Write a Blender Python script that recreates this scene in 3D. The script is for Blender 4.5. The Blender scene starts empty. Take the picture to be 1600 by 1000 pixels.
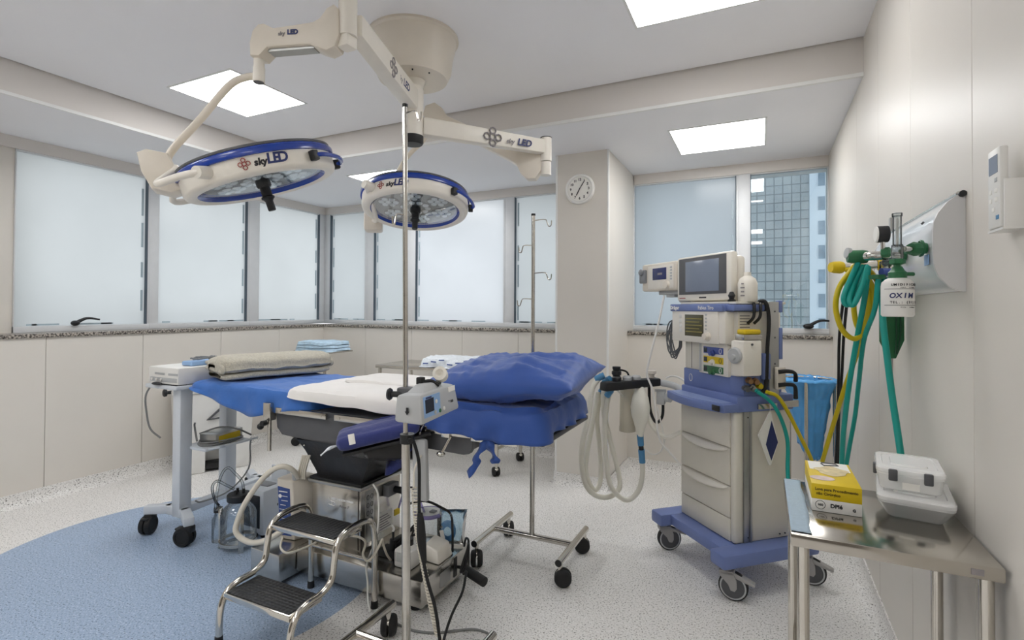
import bpy, bmesh, math, random
from mathutils import Matrix, Vector, noise
random.seed(7)
SC = bpy.context.scene
COL = SC.collection
R_ = math.radians

# ---------------------------------------------------------------- camera
cd = bpy.data.cameras.new('camera'); cam = bpy.data.objects.new('camera', cd); COL.objects.link(cam)
cd.sensor_fit = 'HORIZONTAL'; cd.sensor_width = 36.0
cd.lens = 36.0 * 812.495 / 1600.0
cd.shift_y = -29.24 / 1600.0
cd.clip_start = 0.02; cd.clip_end = 500
_r = Vector((0.90169793, 0.43234095, 0.00470602)); _u = Vector((0.00137331, -0.01374814, 0.99990455)); _f = Vector((-0.43236438, 0.9016054, 0.01299041))
cam.matrix_world = Matrix(((_r.x, _u.x, -_f.x, 0), (_r.y, _u.y, -_f.y, 0), (_r.z, _u.z, -_f.z, 1.25), (0, 0, 0, 1)))
SC.camera = cam

# ---------------------------------------------------------------- light and exposure
SC.view_settings.view_transform = 'Standard'
SC.view_settings.look = 'None'
SC.view_settings.gamma = 1.0
SC.view_settings.use_curve_mapping = False
SC.view_settings.exposure = 0.66
SKY_STRENGTH = 1.0          # overcast daylight outside the windows
PANEL_STRENGTH = 8.5         # ceiling LED panels
wd = bpy.data.worlds.new('overcast_sky'); SC.world = wd; wd.use_nodes = True
_n = wd.node_tree.nodes; _l = wd.node_tree.links
_bg = _n['Background']; _bg.inputs['Strength'].default_value = SKY_STRENGTH
_tc = _n.new('ShaderNodeTexCoord'); _sx = _n.new('ShaderNodeSeparateXYZ'); _rp = _n.new('ShaderNodeValToRGB')
_l.new(_tc.outputs['Generated'], _sx.inputs[0]); _l.new(_sx.outputs['Z'], _rp.inputs[0]); _l.new(_rp.outputs[0], _bg.inputs['Color'])
_rp.color_ramp.elements[0].position = 0.0; _rp.color_ramp.elements[0].color = (0.74, 0.76, 0.77, 1)
_rp.color_ramp.elements[1].position = 0.5; _rp.color_ramp.elements[1].color = (0.95, 0.975, 1.0, 1)
SC.cycles.use_denoising = True
SC.cycles.max_bounces = 10; SC.cycles.diffuse_bounces = 6; SC.cycles.glossy_bounces = 4
SC.cycles.transmission_bounces = 6; SC.cycles.transparent_max_bounces = 12
SC.cycles.sample_clamp_indirect = 6.0
SC.cycles.caustics_reflective = False; SC.cycles.caustics_refractive = False

# ---------------------------------------------------------------- materials
def lin(c):
    if isinstance(c, str):
        c = [int(c[i:i + 2], 16) / 255 for i in (0, 2, 4)]
    return tuple((x / 12.92 if x <= 0.04045 else ((x + 0.055) / 1.055) ** 2.4) for x in c) + (1.0,)
MAT = {}
def mat(name, col, rough=0.5, metal=0.0, var=0.06, scale=14.0, bump=0.0, bscale=120.0, spec=0.5, coat=0.0, trans=0.0, alpha=1.0, ior=1.45, sheen=0.0, stretch=None):
    """procedural principled material: a soft noise varies colour and roughness, optional bump"""
    m = bpy.data.materials.new(name); m.use_nodes = True; MAT[name] = m
    nt = m.node_tree; N = nt.nodes; L = nt.links; b = N['Principled BSDF']
    b.inputs['Metallic'].default_value = metal; b.inputs['Specular IOR Level'].default_value = spec
    b.inputs['Coat Weight'].default_value = coat; b.inputs['Transmission Weight'].default_value = trans
    b.inputs['Alpha'].default_value = alpha; b.inputs['IOR'].default_value = ior; b.inputs['Sheen Weight'].default_value = sheen
    tc = N.new('ShaderNodeTexCoord'); src = tc.outputs['Object']
    if stretch:
        mp = N.new('ShaderNodeMapping'); mp.inputs['Scale'].default_value = stretch; L.new(src, mp.inputs[0]); src = mp.outputs[0]
    nz = N.new('ShaderNodeTexNoise'); nz.inputs['Scale'].default_value = scale; nz.inputs['Detail'].default_value = 3; L.new(src, nz.inputs['Vector'])
    c = lin(col); rp = N.new('ShaderNodeValToRGB'); e = rp.color_ramp.elements
    e[0].position = 0.3; e[1].position = 0.7
    e[0].color = tuple(max(0, x * (1 - var)) for x in c[:3]) + (1,); e[1].color = tuple(min(1, x * (1 + var)) for x in c[:3]) + (1,)
    L.new(nz.outputs['Fac'], rp.inputs[0]); L.new(rp.outputs[0], b.inputs['Base Color'])
    mr = N.new('ShaderNodeMapRange'); mr.inputs['To Min'].default_value = max(0.02, rough * 0.88); mr.inputs['To Max'].default_value = min(1, rough * 1.12)
    L.new(nz.outputs['Fac'], mr.inputs['Value']); L.new(mr.outputs[0], b.inputs['Roughness'])
    if bump:
        n2 = N.new('ShaderNodeTexNoise'); n2.inputs['Scale'].default_value = bscale; L.new(src, n2.inputs['Vector'])
        bp = N.new('ShaderNodeBump'); bp.inputs['Strength'].default_value = bump; bp.inputs['Distance'].default_value = 0.01
        L.new(n2.outputs['Fac'], bp.inputs['Height']); L.new(bp.outputs[0], b.inputs['Normal'])
    return m
def emat(name, col, s):
    m = bpy.data.materials.new(name); m.use_nodes = True; MAT[name] = m
    b = m.node_tree.nodes['Principled BSDF']; b.inputs['Base Color'].default_value = lin(col)
    b.inputs['Emission Color'].default_value = lin(col); b.inputs['Emission Strength'].default_value = s
    return m
def thin_glass(name, tint, gloss=0.04, rough=0.02, mixmax=1.0):
    """sheet of clear plastic or glass: see-through with a mirror-like fresnel sheen"""
    m = bpy.data.materials.new(name); m.use_nodes = True; MAT[name] = m
    nt = m.node_tree; N = nt.nodes; L = nt.links; N.remove(N['Principled BSDF']); out = N['Material Output']
    t = N.new('ShaderNodeBsdfTransparent'); t.inputs[0].default_value = lin(tint)
    g = N.new('ShaderNodeBsdfGlossy'); g.inputs['Roughness'].default_value = rough
    lw = N.new('ShaderNodeFresnel'); lw.inputs['IOR'].default_value = 1.45
    nz = N.new('ShaderNodeTexNoise'); nz.inputs['Scale'].default_value = 5
    ma = N.new('ShaderNodeMath'); ma.operation = 'MULTIPLY_ADD'; ma.inputs[1].default_value = mixmax; ma.inputs[2].default_value = gloss
    L.new(lw.outputs[0], ma.inputs[0]); mx = N.new('ShaderNodeMixShader')
    L.new(ma.outputs[0], mx.inputs[0]); L.new(t.outputs[0], mx.inputs[1]); L.new(g.outputs[0], mx.inputs[2]); L.new(mx.outputs[0], out.inputs[0])
    return m

# room surfaces
WALL_C = 'dad5cd'
mat('wall_panel', WALL_C, 0.42, var=0.015, scale=3)
mat('panel_joint', '7b756e', 0.8)
mat('ceiling_paint', 'f1f1f4', 0.8, var=0.012, scale=2)
mat('beam_paint', 'd8d3ce', 0.7, var=0.012, scale=2)
mat('soffit_paint', 'ececef', 0.8, var=0.012, scale=2)
mat('white_trim', 'e6e6e4', 0.45, var=0.02)
mat('window_frame', 'd8dadc', 0.4, var=0.02)
mat('dark_gasket', '55616b', 0.6)
mat('shadow_gap', '4a4644', 0.9)
# metals and plastics
mat('stainless', 'c3c0ba', 0.22, 1.0, var=0.05, scale=9, stretch=(1, 1, 6))
mat('stainless_mirror', 'c3bfb8', 0.10, 1.0, var=0.04, scale=5)
mat('chrome', 'd0ccc4', 0.12, 1.0, var=0.04)
mat('aluminium', 'b4b4b2', 0.38, 1.0, var=0.05)
mat('cream', 'dbd3c6', 0.36, var=0.02)
mat('cream_light', 'e7e2d8', 0.38, var=0.02)
mat('machine_beige', 'dad5c9', 0.42, var=0.02)
mat('white_plastic', 'e3e2de', 0.4, var=0.02)
mat('grey_plastic', 'b4b6b7', 0.45, var=0.03)
mat('cart_grey', 'd0d5db', 0.4, var=0.02)
mat('mid_grey', '85878a', 0.5, var=0.04)
mat('dark_grey', '56575a', 0.5, var=0.06)
mat('black_plastic', '1f2022', 0.45, var=0.1)
mat('black_rubber', '1b1b1c', 0.62, var=0.1)
mat('bellows_black', '2b2b2d', 0.36, var=0.15, scale=8, bump=0.15, bscale=30)
mat('lamp_blue', '1c3f9c', 0.25, var=0.05, coat=0.3)
mat('machine_blue', '6d7db0', 0.45, var=0.04)
mat('ink_blue', '2b3566', 0.5)
mat('ink_black', '26262a', 0.5)
mat('ink_grey', '8b8688', 0.5)
mat('ink_red', 'a0524c', 0.5)
mat('ink_white', 'f0f0f0', 0.5)
mat('paper_white', 'eeece6', 0.6, var=0.02)
mat('yellow', 'ddbf1f', 0.45, var=0.04)
mat('green', '2c6b45', 0.4, var=0.05)
mat('hose_teal', '12958a', 0.35, var=0.06)
mat('hose_yellow', 'c5b012', 0.35, var=0.06)
mat('hose_cream', 'efece0', 0.4, var=0.03, alpha=0.92)
mat('tube_white', 'dcd9d2', 0.4, var=0.03)
mat('cable_beige', 'd9d3c5', 0.5, var=0.04)
mat('cable_grey', '7c7d7c', 0.5, var=0.06)
mat('connector_blue', '4d88b3', 0.4, var=0.05)
mat('screen_grey', '7d8799', 0.2, var=0.05, scale=6)
mat('screen_dark', '32353c', 0.2)
mat('screen_navy', '262f66', 0.2)
mat('screen_olive', '4d4a34', 0.25, var=0.1)
mat('label_blue', '39508f', 0.5, var=0.06, scale=40)
mat('panel_sky', '8fb0d8', 0.5, var=0.03)
# cloth
def cloth(name, col, sheen=0.2, rough=0.75, bump=0.35, bscale=26, var=0.07):
    return mat(name, col, rough, var=var, scale=9, bump=bump, bscale=bscale, sheen=sheen, spec=0.3)
cloth('drape_blue', '3a6db9', bscale=20, rough=0.55)
cloth('cushion_blue', '36569f', bscale=14, rough=0.5)
cloth('navy_cloth', '343c74', bscale=40)
cloth('sheet_white', 'ece9e5', bscale=14, bump=0.15, var=0.02)
mat('fleece', 'c9c3b2', 0.95, var=0.12, scale=90, bump=0.9, bscale=220, sheen=0.4, spec=0.1)
mat('bag_blue', '58a3de', 0.35, var=0.08, scale=12, bump=0.4, bscale=25, spec=0.5)
mat('wrap_blue', 'b9d3e6', 0.5, var=0.12, scale=30, bump=0.3, bscale=60)
mat('wrap_white', 'e4e9ee', 0.3, var=0.08, scale=40, bump=0.3, bscale=60)
mat('cloth_paleblue', 'a9bccb', 0.8, var=0.05, scale=80, bump=0.3, bscale=300)
# clear plastics
thin_glass('clear_plastic', 'eef1f2', 0.05, 0.12)
thin_glass('clear_blue', 'd8eaf4', 0.10, 0.2)
thin_glass('clear_violet', 'c9c4e6', 0.10, 0.15)
thin_glass('lamp_glass', 'eef5f8', 0.03, 0.03, 0.4)
thin_glass('jar_glass', 'f0f4f6', 0.06, 0.05, 0.7)
thin_glass('window_glass', 'dfe9ee', 0.07, 0.005, 1.2)
mat('tub_plastic', 'fbfbfa', 0.22, var=0.02, alpha=0.5)

# frosted window film: scatters the daylight behind it, slightly streaked
def frosted(name, col):
    m = bpy.data.materials.new(name); m.use_nodes = True; MAT[name] = m
    nt = m.node_tree; N = nt.nodes; L = nt.links; N.remove(N['Principled BSDF']); out = N['Material Output']
    tc = N.new('ShaderNodeTexCoord'); nz = N.new('ShaderNodeTexNoise'); nz.inputs['Scale'].default_value = 1.3; nz.inputs['Detail'].default_value = 4
    L.new(tc.outputs['Object'], nz.inputs['Vector'])
    rp = N.new('ShaderNodeValToRGB'); c = lin(col); e = rp.color_ramp.elements; e[0].position = 0.3; e[1].position = 0.7
    e[0].color = tuple(x * 0.94 for x in c[:3]) + (1,); e[1].color = c
    L.new(nz.outputs['Fac'], rp.inputs[0])
    tl = N.new('ShaderNodeBsdfTranslucent'); L.new(rp.outputs[0], tl.inputs[0])
    g = N.new('ShaderNodeBsdfGlossy'); g.inputs['Roughness'].default_value = 0.25
    mx = N.new('ShaderNodeMixShader'); mx.inputs[0].default_value = 0.04
    L.new(tl.outputs[0], mx.inputs[1]); L.new(g.outputs[0], mx.inputs[2]); L.new(mx.outputs[0], out.inputs[0])
    return m
frosted('frosted_film', 'e6e9ea')
frosted('frosted_film_blue', 'd9dfe3')
frosted('frosted_film_white', 'f4f6f8')

# floor: speckled vinyl with a blue round inlay
def floor_mat():
    m = bpy.data.materials.new('speckled_vinyl'); m.use_nodes = True; MAT['speckled_vinyl'] = m
    nt = m.node_tree; N = nt.nodes; L = nt.links; b = N['Principled BSDF']
    g = N.new('ShaderNodeNewGeometry'); P = g.outputs['Position']
    def speck(scale, lo, hi):
        v = N.new('ShaderNodeTexNoise'); v.inputs['Scale'].default_value = scale; v.inputs['Detail'].default_value = 2; v.inputs['Roughness'].default_value = 0.6
        L.new(P, v.inputs['Vector']); r = N.new('ShaderNodeMapRange'); r.inputs['From Min'].default_value = lo; r.inputs['From Max'].default_value = hi
        L.new(v.outputs['Fac'], r.inputs['Value']); return r.outputs[0]
    mp = N.new('ShaderNodeVectorMath'); mp.operation = 'SUBTRACT'; mp.inputs[1].default_value = (-2.555, 1.64, 0); L.new(P, mp.inputs[0])
    mq = N.new('ShaderNodeVectorMath'); mq.operation = 'MULTIPLY'; mq.inputs[1].default_value = (1 / 0.985, 1 / 0.90, 0); L.new(mp.outputs[0], mq.inputs[0])
    ln = N.new('ShaderNodeVectorMath'); ln.operation = 'LENGTH'; L.new(mq.outputs[0], ln.inputs[0])
    cm = N.new('ShaderNodeMath'); cm.operation = 'LESS_THAN'; cm.inputs[1].default_value = 1.0; L.new(ln.outputs['Value'], cm.inputs[0])
    def mix(fac, a, c, mode='MIX'):
        x = N.new('ShaderNodeMix'); x.data_type = 'RGBA'; x.blend_type = mode
        if hasattr(fac, 'links'): L.new(fac, x.inputs[0])
        else: x.inputs[0].default_value = fac
        for k, s in ((6, a), (7, c)):
            if isinstance(s, tuple): x.inputs[k].default_value = s
            else: L.new(s, x.inputs[k])
        return x.outputs[2]
    base = mix(cm.outputs[0], lin('e6e4e1'), lin('9db1cb'))
    lite = mix(cm.outputs[0], lin('f3f2f0'), lin('bccbdf'))
    c1 = mix(speck(125, 0.55, 0.62), base, lite)
    midc = mix(cm.outputs[0], lin('8f8b86'), lin('667b99'))
    c2 = mix(speck(150, 0.58, 0.63), c1, midc)
    c3 = mix(speck(150, 0.655, 0.68), c2, lin('3a3836'))
    L.new(c3, b.inputs['Base Color']); b.inputs['Roughness'].default_value = 0.42; b.inputs['Specular IOR Level'].default_value = 0.4
floor_mat()
def granite():
    m = mat('granite', '8d857b', 0.3, var=0.0)
    N = m.node_tree.nodes; L = m.node_tree.links; b = N['Principled BSDF']
    v = N.new('ShaderNodeTexNoise'); v.inputs['Scale'].default_value = 85; v.inputs['Detail'].default_value = 3
    r = N.new('ShaderNodeValToRGB'); e = r.color_ramp.elements; e[0].position = 0.40; e[0].color = lin('3b3733'); e[1].position = 0.6; e[1].color = lin('b5ada3')
    tc = N.new('ShaderNodeTexCoord'); L.new(tc.outputs['Object'], v.inputs['Vector']); L.new(v.outputs['Fac'], r.inputs[0]); L.new(r.outputs[0], b.inputs['Base Color'])
granite()

# ---------------------------------------------------------------- mesh builder
def frame(zdir, xhint=(1, 0, 0), o=(0, 0, 0)):
    z = Vector(zdir).normalized(); x = Vector(xhint); x = x - z * x.dot(z)
    if x.length < 1e-5: x = Vector((0, 1, 0)) - z * z.y
    x.normalize(); y = z.cross(x)
    M = Matrix((x, y, z)).transposed().to_4x4(); M.translation = Vector(o); return M
def rotz(a): return Matrix.Rotation(R_(a), 4, 'Z')
def smooth_path(pts, sub=6, closed=False):
    P = [Vector(p) for p in pts]; n = len(P); out = []
    if n < 3: return P
    for i in range(n if closed else n - 1):
        p0 = P[(i - 1) % n] if closed or i > 0 else P[0] * 2 - P[1]
        p1 = P[i]; p2 = P[(i + 1) % n]
        p3 = P[(i + 2) % n] if closed or i + 2 < n else P[-1] * 2 - P[-2]
        for k in range(sub):
            t = k / sub
            out.append(0.5 * ((2 * p1) + (p2 - p0) * t + (2 * p0 - 5 * p1 + 4 * p2 - p3) * t * t + (3 * p1 - p0 - 3 * p2 + p3) * t ** 3))
    if not closed: out.append(P[-1])
    return out
class MB:
    def __init__(self): self.bm = bmesh.new(); self.T = Matrix.Identity(4)
    def _add(self, verts, faces, m):
        vs = [self.bm.verts.new(self.T @ Vector(v)) for v in verts]
        for f in faces:
            try: fc = self.bm.faces.new([vs[i] for i in f]); fc.material_index = m; fc.smooth = True
            except ValueError: pass
        return self
    def _merge(self, b2, m):
        b2.verts.index_update()
        return self._add([v.co.copy() for v in b2.verts], [[v.index for v in f.verts] for f in b2.faces], m)
    def box(self, lo, hi, bev=0.0, m=0, seg=2, M=None):
        lo = Vector(lo); hi = Vector(hi); c = (lo + hi) / 2; s = hi - lo
        b2 = bmesh.new(); bmesh.ops.create_cube(b2, size=1.0)
        for v in b2.verts: v.co = Vector((v.co.x * s.x, v.co.y * s.y, v.co.z * s.z)) + c
        if bev > 0: bmesh.ops.bevel(b2, geom=b2.edges[:], offset=min(bev, 0.49 * min(abs(x) for x in s)), segments=seg, affect='EDGES', profile=0.5)
        if M is not None: bmesh.ops.transform(b2, matrix=M, verts=b2.verts)
        self._merge(b2, m); b2.free(); return self
    def hexa(self, bot, top, m=0, bev=0.0):
        """eight corner solid: bot and top are four points each, counter-clockwise from above"""
        b2 = bmesh.new(); vs = [b2.verts.new(p) for p in list(bot) + list(top)]
        for f in ((3, 2, 1, 0), (4, 5, 6, 7), (0, 1, 5, 4), (1, 2, 6, 5), (2, 3, 7, 6), (3, 0, 4, 7)): b2.faces.new([vs[i] for i in f])
        if bev > 0: bmesh.ops.bevel(b2, geom=b2.edges[:], offset=bev, segments=2, affect='EDGES', profile=0.5)
        self._merge(b2, m); b2.free(); return self
    def prism(self, poly, d0, d1, M=None, m=0, bev=0.0):
        """polygon in local xy, extruded along local z"""
        b2 = bmesh.new(); n = len(poly); a = [b2.verts.new((x, y, d0)) for x, y in poly]; b = [b2.verts.new((x, y, d1)) for x, y in poly]
        b2.faces.new(a[::-1]); b2.faces.new(b)
        for i in range(n): b2.faces.new((a[i], a[(i + 1) % n], b[(i + 1) % n], b[i]))
        bmesh.ops.recalc_face_normals(b2, faces=b2.faces)
        if bev > 0:
            ed = [e for e in b2.edges if abs(e.verts[0].co.z - e.verts[1].co.z) < 1e-6]
            bmesh.ops.bevel(b2, geom=ed, offset=bev, segments=2, affect='EDGES', profile=0.5)
        if M is not None: bmesh.ops.transform(b2, matrix=M, verts=b2.verts)
        self._merge(b2, m); b2.free(); return self
    def tube(self, pts, r, n=12, m=0, sub=0, closed=False, cap=True):
        P = smooth_path(pts, sub, closed) if sub else [Vector(p) for p in pts]
        k = len(P); rr = r if isinstance(r, (list, tuple)) else None
        def rad(i):
            if rr is None: return r
            t = i / (k - 1) * (len(rr) - 1); j = min(int(t), len(rr) - 2); return rr[j] + (rr[j + 1] - rr[j]) * (t - j)
        T = []
        for i in range(k):
            a = P[(i - 1) % k] if closed or i > 0 else P[i]; b = P[(i + 1) % k] if closed or i < k - 1 else P[i]
            d = (b - a); T.append(d.normalized() if d.length > 1e-9 else Vector((0, 0, 1)))
        x = T[0].orthogonal().normalized(); V = []
        for i in range(k):
            x = x - T[i] * x.dot(T[i])
            if x.length < 1e-6: x = T[i].orthogonal()
            x.normalize(); y = T[i].cross(x)
            for j in range(n):
                a = 2 * math.pi * j / n; V.append(P[i] + (x * math.cos(a) + y * math.sin(a)) * rad(i))
        F = []
        for i in range(k if closed else k - 1):
            for j in range(n):
                F.append((i * n + j, i * n + (j + 1) % n, ((i + 1) % k) * n + (j + 1) % n, ((i + 1) % k) * n + j))
        if cap and not closed:
            F.append(tuple(range(n))[::-1]); F.append(tuple((k - 1) * n + j for j in range(n)))
        return self._add(V, F, m)
    def cyl(self, p0, p1, r0, r1=None, n=24, m=0): return self.tube([p0, p1], [r0, r0 if r1 is None else r1], n, m)
    def lathe(self, prof, M=None, n=36, m=0, a0=0.0, a1=360.0):
        M = M or Matrix.Identity(4); V = []; F = []; full = abs(a1 - a0) >= 359.9; k = n if full else n + 1
        for r, z in prof:
            for j in range(k):
                a = R_(a0 + (a1 - a0) * j / n); V.append(M @ Vector((r * math.cos(a), r * math.sin(a), z)))
        for i in range(len(prof) - 1):
            for j in range(n):
                j2 = (j + 1) % k if full else j + 1
                F.append((i * k + j, i * k + j2, (i + 1) * k + j2, (i + 1) * k + j))
        return self._add(V, F, m)
    def ball(self, c, r, s=(1, 1, 1), m=0, u=16, v=10):
        b2 = bmesh.new(); bmesh.ops.create_uvsphere(b2, u_segments=u, v_segments=v, radius=r)
        for w in b2.verts: w.co = Vector((w.co.x * s[0], w.co.y * s[1], w.co.z * s[2])) + Vector(c)
        self._merge(b2, m); b2.free(); return self
    def grid(self, fn, nu, nv, m=0):
        V = [fn(i / nu, j / nv) for i in range(nu + 1) for j in range(nv + 1)]
        F = [(i * (nv + 1) + j, (i + 1) * (nv + 1) + j, (i + 1) * (nv + 1) + j + 1, i * (nv + 1) + j + 1) for i in range(nu) for j in range(nv)]
        return self._add(V, F, m)
    def build(self, name, mats, parent=None, local=False, sharp=38, solid=0.0, label=None, subs=0, recalc=True):
        bmesh.ops.remove_doubles(self.bm, verts=self.bm.verts, dist=1e-6)
        if recalc: bmesh.ops.recalc_face_normals(self.bm, faces=self.bm.faces)
        me = bpy.data.meshes.new(name); self.bm.to_mesh(me); self.bm.free()
        for k in ([mats] if isinstance(mats, str) else mats): me.materials.append(MAT[k])
        root = parent
        while root is not None and root.parent is not None: root = root.parent
        if root is not None and not local: me.transform(root.matrix_basis.inverted())
        me.set_sharp_from_angle(angle=R_(sharp))
        o = bpy.data.objects.new(name, me); COL.objects.link(o)
        if parent is not None: o.parent = parent
        if solid: md = o.modifiers.new('thickness', 'SOLIDIFY'); md.thickness = solid; md.offset = 0
        if subs: md = o.modifiers.new('smooth', 'SUBSURF'); md.levels = subs; md.render_levels = subs
        if label: o['label'] = label
        return o
def tag(o, label, cat, group=None, kind=None):
    if label: o['label'] = label
    if cat: o['category'] = cat
    if group: o['group'] = group
    if kind: o['kind'] = kind
    return o
def thing(name, label, cat, loc=(0, 0, 0), rz=0, group=None):
    o = bpy.data.objects.new(name, None); COL.objects.link(o); o.empty_display_size = 0.1
    o.location = loc; o.rotation_euler = (0, 0, R_(rz)); return tag(o, label, cat, group)
def struct(mb, name, mats, parent=None, **k):
    o = mb.build(name, mats, parent, **k); o['kind'] = 'structure'; return o
def origin_to(o, p):
    """move a one-mesh thing's origin to its base"""
    p = Vector(p); o.data.transform(Matrix.Translation(-p)); o.location = p; return o
def copy_tree(o, parent=None):
    c = o.copy(); COL.objects.link(c)
    if parent is not None: c.parent = parent
    for ch in list(o.children): copy_tree(ch, c)
    return c
def text(s, size, M, mt, parent, name='lettering', ext=0.0006, local=False, italic=0.0, bold=0.0, align='CENTER', xs=1.0):
    cu = bpy.data.curves.new(name, 'FONT'); cu.body = s; cu.size = size; cu.align_x = align; cu.align_y = 'CENTER'; cu.extrude = ext; cu.shear = italic; cu.offset = bold; cu.resolution_u = 3
    to = bpy.data.objects.new('text_tmp', cu); COL.objects.link(to); bpy.context.view_layer.update()
    me = bpy.data.meshes.new_from_object(to.evaluated_get(bpy.context.evaluated_depsgraph_get()))
    bpy.data.objects.remove(to); bpy.data.curves.remove(cu); me.name = name; me.materials.clear(); me.materials.append(MAT[mt])
    root = parent
    while root is not None and root.parent is not None: root = root.parent
    X = M @ Matrix.Diagonal((xs, 1, 1, 1))
    if root is not None and not local: X = root.matrix_basis.inverted() @ X
    me.transform(X); o = bpy.data.objects.new(name, me); COL.objects.link(o)
    if parent is not None: o.parent = parent
    return o
def print_bar(M, w, h, mt, parent, name='printed_line'):
    """one line of print too small to read, as a thin raised strip"""
    b = MB(); b.box((-w / 2, -h / 2, 0), (w / 2, h / 2, 0.0006), M=M); return b.build(name, mt, parent)
def plate(o, right, up):
    """matrix for lettering lying on a plane: origin, reading direction, up direction"""
    x = Vector(right).normalized(); y = Vector(up); y = (y - x * y.dot(x)).normalized(); z = x.cross(y)
    M = Matrix((x, y, z)).transposed().to_4x4(); M.translation = Vector(o); return M
# more materials
mat('canister_clear', 'cfc9b8', 0.3, var=0.05, alpha=0.75)
mat('mid_grey2', 'a2a09e', 0.45, var=0.03)
mat('panel_blue2', '8a9ac4', 0.45, var=0.03)
mat('valve_blue', '4a5ba0', 0.4); mat('valve_green', '3f6e4a', 0.4)
mat('screen_row', '8f8440', 0.4)
mat('cap_copper', '9a7653', 0.4, 0.6)
mat('cable_dark', '55575a', 0.5, var=0.1)
mat('bag_cream', 'e8e6da', 0.45, var=0.04)
mat('rail_white', 'e4e6e8', 0.18, var=0.01, coat=0.3)
mat('grey_light', 'cbcbcb', 0.4, var=0.01)
mat('dark_green', '1d4a33', 0.5)
mat('table_steel', 'bdb8b0', 0.15, 1.0, var=0.03, scale=4)
mat('latex', 'd9c9a0', 0.6, var=0.15, scale=60)
mat('latex_pale', 'd9c6c0', 0.6, var=0.1, scale=60)
mat('ink_brown', '4a3b14', 0.6)
mat('violet_plastic', '8d84b8', 0.3, var=0.05)
mat('mask_blue', '7fb0dc', 0.35, var=0.05)
# ---------------------------------------------------------------- the room
XL, XR, YB = -4.177, 0.434, 4.10
XW, YW = -4.39, 4.32                 # window planes behind the sills
ZC, ZS = 2.529, 2.352                # main ceiling, lowered perimeter
XBM, YBM = -3.533, 2.899             # faces of the drop
YF = -3.2                            # wall behind the camera
b = MB(); b.box((-4.7, YF - 0.1, -0.06), (0.6, 4.6, 0.0)); struct(b, 'floor', 'speckled_vinyl')
b = MB()
b.box((XBM + 0.012, YF - 0.1, ZC), (XR + 0.15, YBM - 0.012, ZC + 0.06), m=0)
b.box((XBM - 0.05, YF - 0.1, ZC + 0.05), (XR + 0.15, YBM + 0.05, ZC + 0.11), m=3)
b.box((XBM - 0.10, YF - 0.1, ZS + 0.006), (XBM, 4.6, ZC + 0.06), m=1)
b.box((XBM - 0.0, YBM, ZS + 0.006), (XR + 0.15, YBM + 0.10, ZC + 0.06), m=1)
b.box((-4.7, YF - 0.1, ZS), (XBM - 0.004, 4.6, ZS + 0.05), m=2)
b.box((XBM - 0.006, YBM + 0.004, ZS), (XR + 0.15, 4.6, ZS + 0.05), m=2)
struct(b, 'ceiling', ['ceiling_paint', 'beam_paint', 'soffit_paint', 'shadow_gap'])
b = MB(); b.box((XBM - 0.016, YF, ZS - 0.005), (XBM + 0.004, YBM - 0.0, ZS + 0.012)); b.box((XBM - 0.016, YBM - 0.004, ZS - 0.005), (XR, YBM + 0.016, ZS + 0.012)); struct(b, 'trim_1', 'white_trim')
def panels_x(x0, x1, ys, z0, z1, gap=0.0026):        # panel cladding on a wall that runs along Y
    b = MB(); f = 1 if x1 > x0 else -1
    for a, c in zip(ys[:-1], ys[1:]): b.box((min(x0, x1), a + gap / 2, z0), (max(x0, x1), c - gap / 2, z1), bev=0.0015, seg=1)
    b.box((min(x0 + f * 0.006, x1), ys[0], z0), (max(x0 + f * 0.006, x1), ys[-1], z1), m=1); return b
def panels_y(y0, y1, xs, z0, z1, gap=0.0026):
    b = MB()
    for a, c in zip(xs[:-1], xs[1:]): b.box((a + gap / 2, y0, z0), (c - gap / 2, y1, z1), bev=0.0015, seg=1)
    b.box((xs[0], y0 + 0.006, z0), (xs[-1], y1, z1), m=1); return b
WM = ['wall_panel', 'panel_joint']
b = panels_x(XL, -4.6, [YF, -2.6, -2.0, -1.45, -0.9, -0.3, 0.3, 1.0, 1.736, 2.322, 2.945, 3.542, YB + 0.3], 0.08, 1.047)
b.box((-4.6, YF, 1.047), (-4.395, 1.645, ZS))                     # solid pier beside the first window
struct(b, 'wall_left', WM)
b = panels_y(YB, 4.45, [XL - 0.1, -3.605, -3.036, -2.471, -1.903, -1.33], 0.08, 1.047)
b.box((-0.96, YB, 0.08), (XR + 0.1, 4.45, 1.047)); struct(b, 'wall_back', WM)
b = panels_x(XR, XR + 0.12, [YF, -2.7, -2.15, -1.62, -1.1, -0.56, -0.04, 0.48, 1.0, 1.517, 2.06, 2.571, 3.1, 3.62, 4.5], 0.08, ZC + 0.05); struct(b, 'wall_right', WM)
b = panels_y(YF - 0.1, YF - 0.101, [-4.6, -3.4, -2.2, -1.0, 0.5], 0.0, ZC); b.box((-4.6, YF - 0.15, 0), (0.55, YF - 0.1, ZC + 0.05)); struct(b, 'wall_front', WM)
CX0, CX1, CY = -1.339, -0.948, 3.512
b = MB(); b.box((CX0 + 0.006, CY + 0.002, 0.08), (CX1 - 0.006, 4.5, ZS)); b.box((CX0, CY, 0.08), (CX0 + 0.016, CY + 0.03, ZS), m=1, bev=0.003); b.box((CX1 - 0.014, CY, 0.08), (CX1, CY + 0.02, ZS), m=1, bev=0.003)
struct(b, 'wall_column', ['wall_panel', 'white_trim'])
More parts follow.
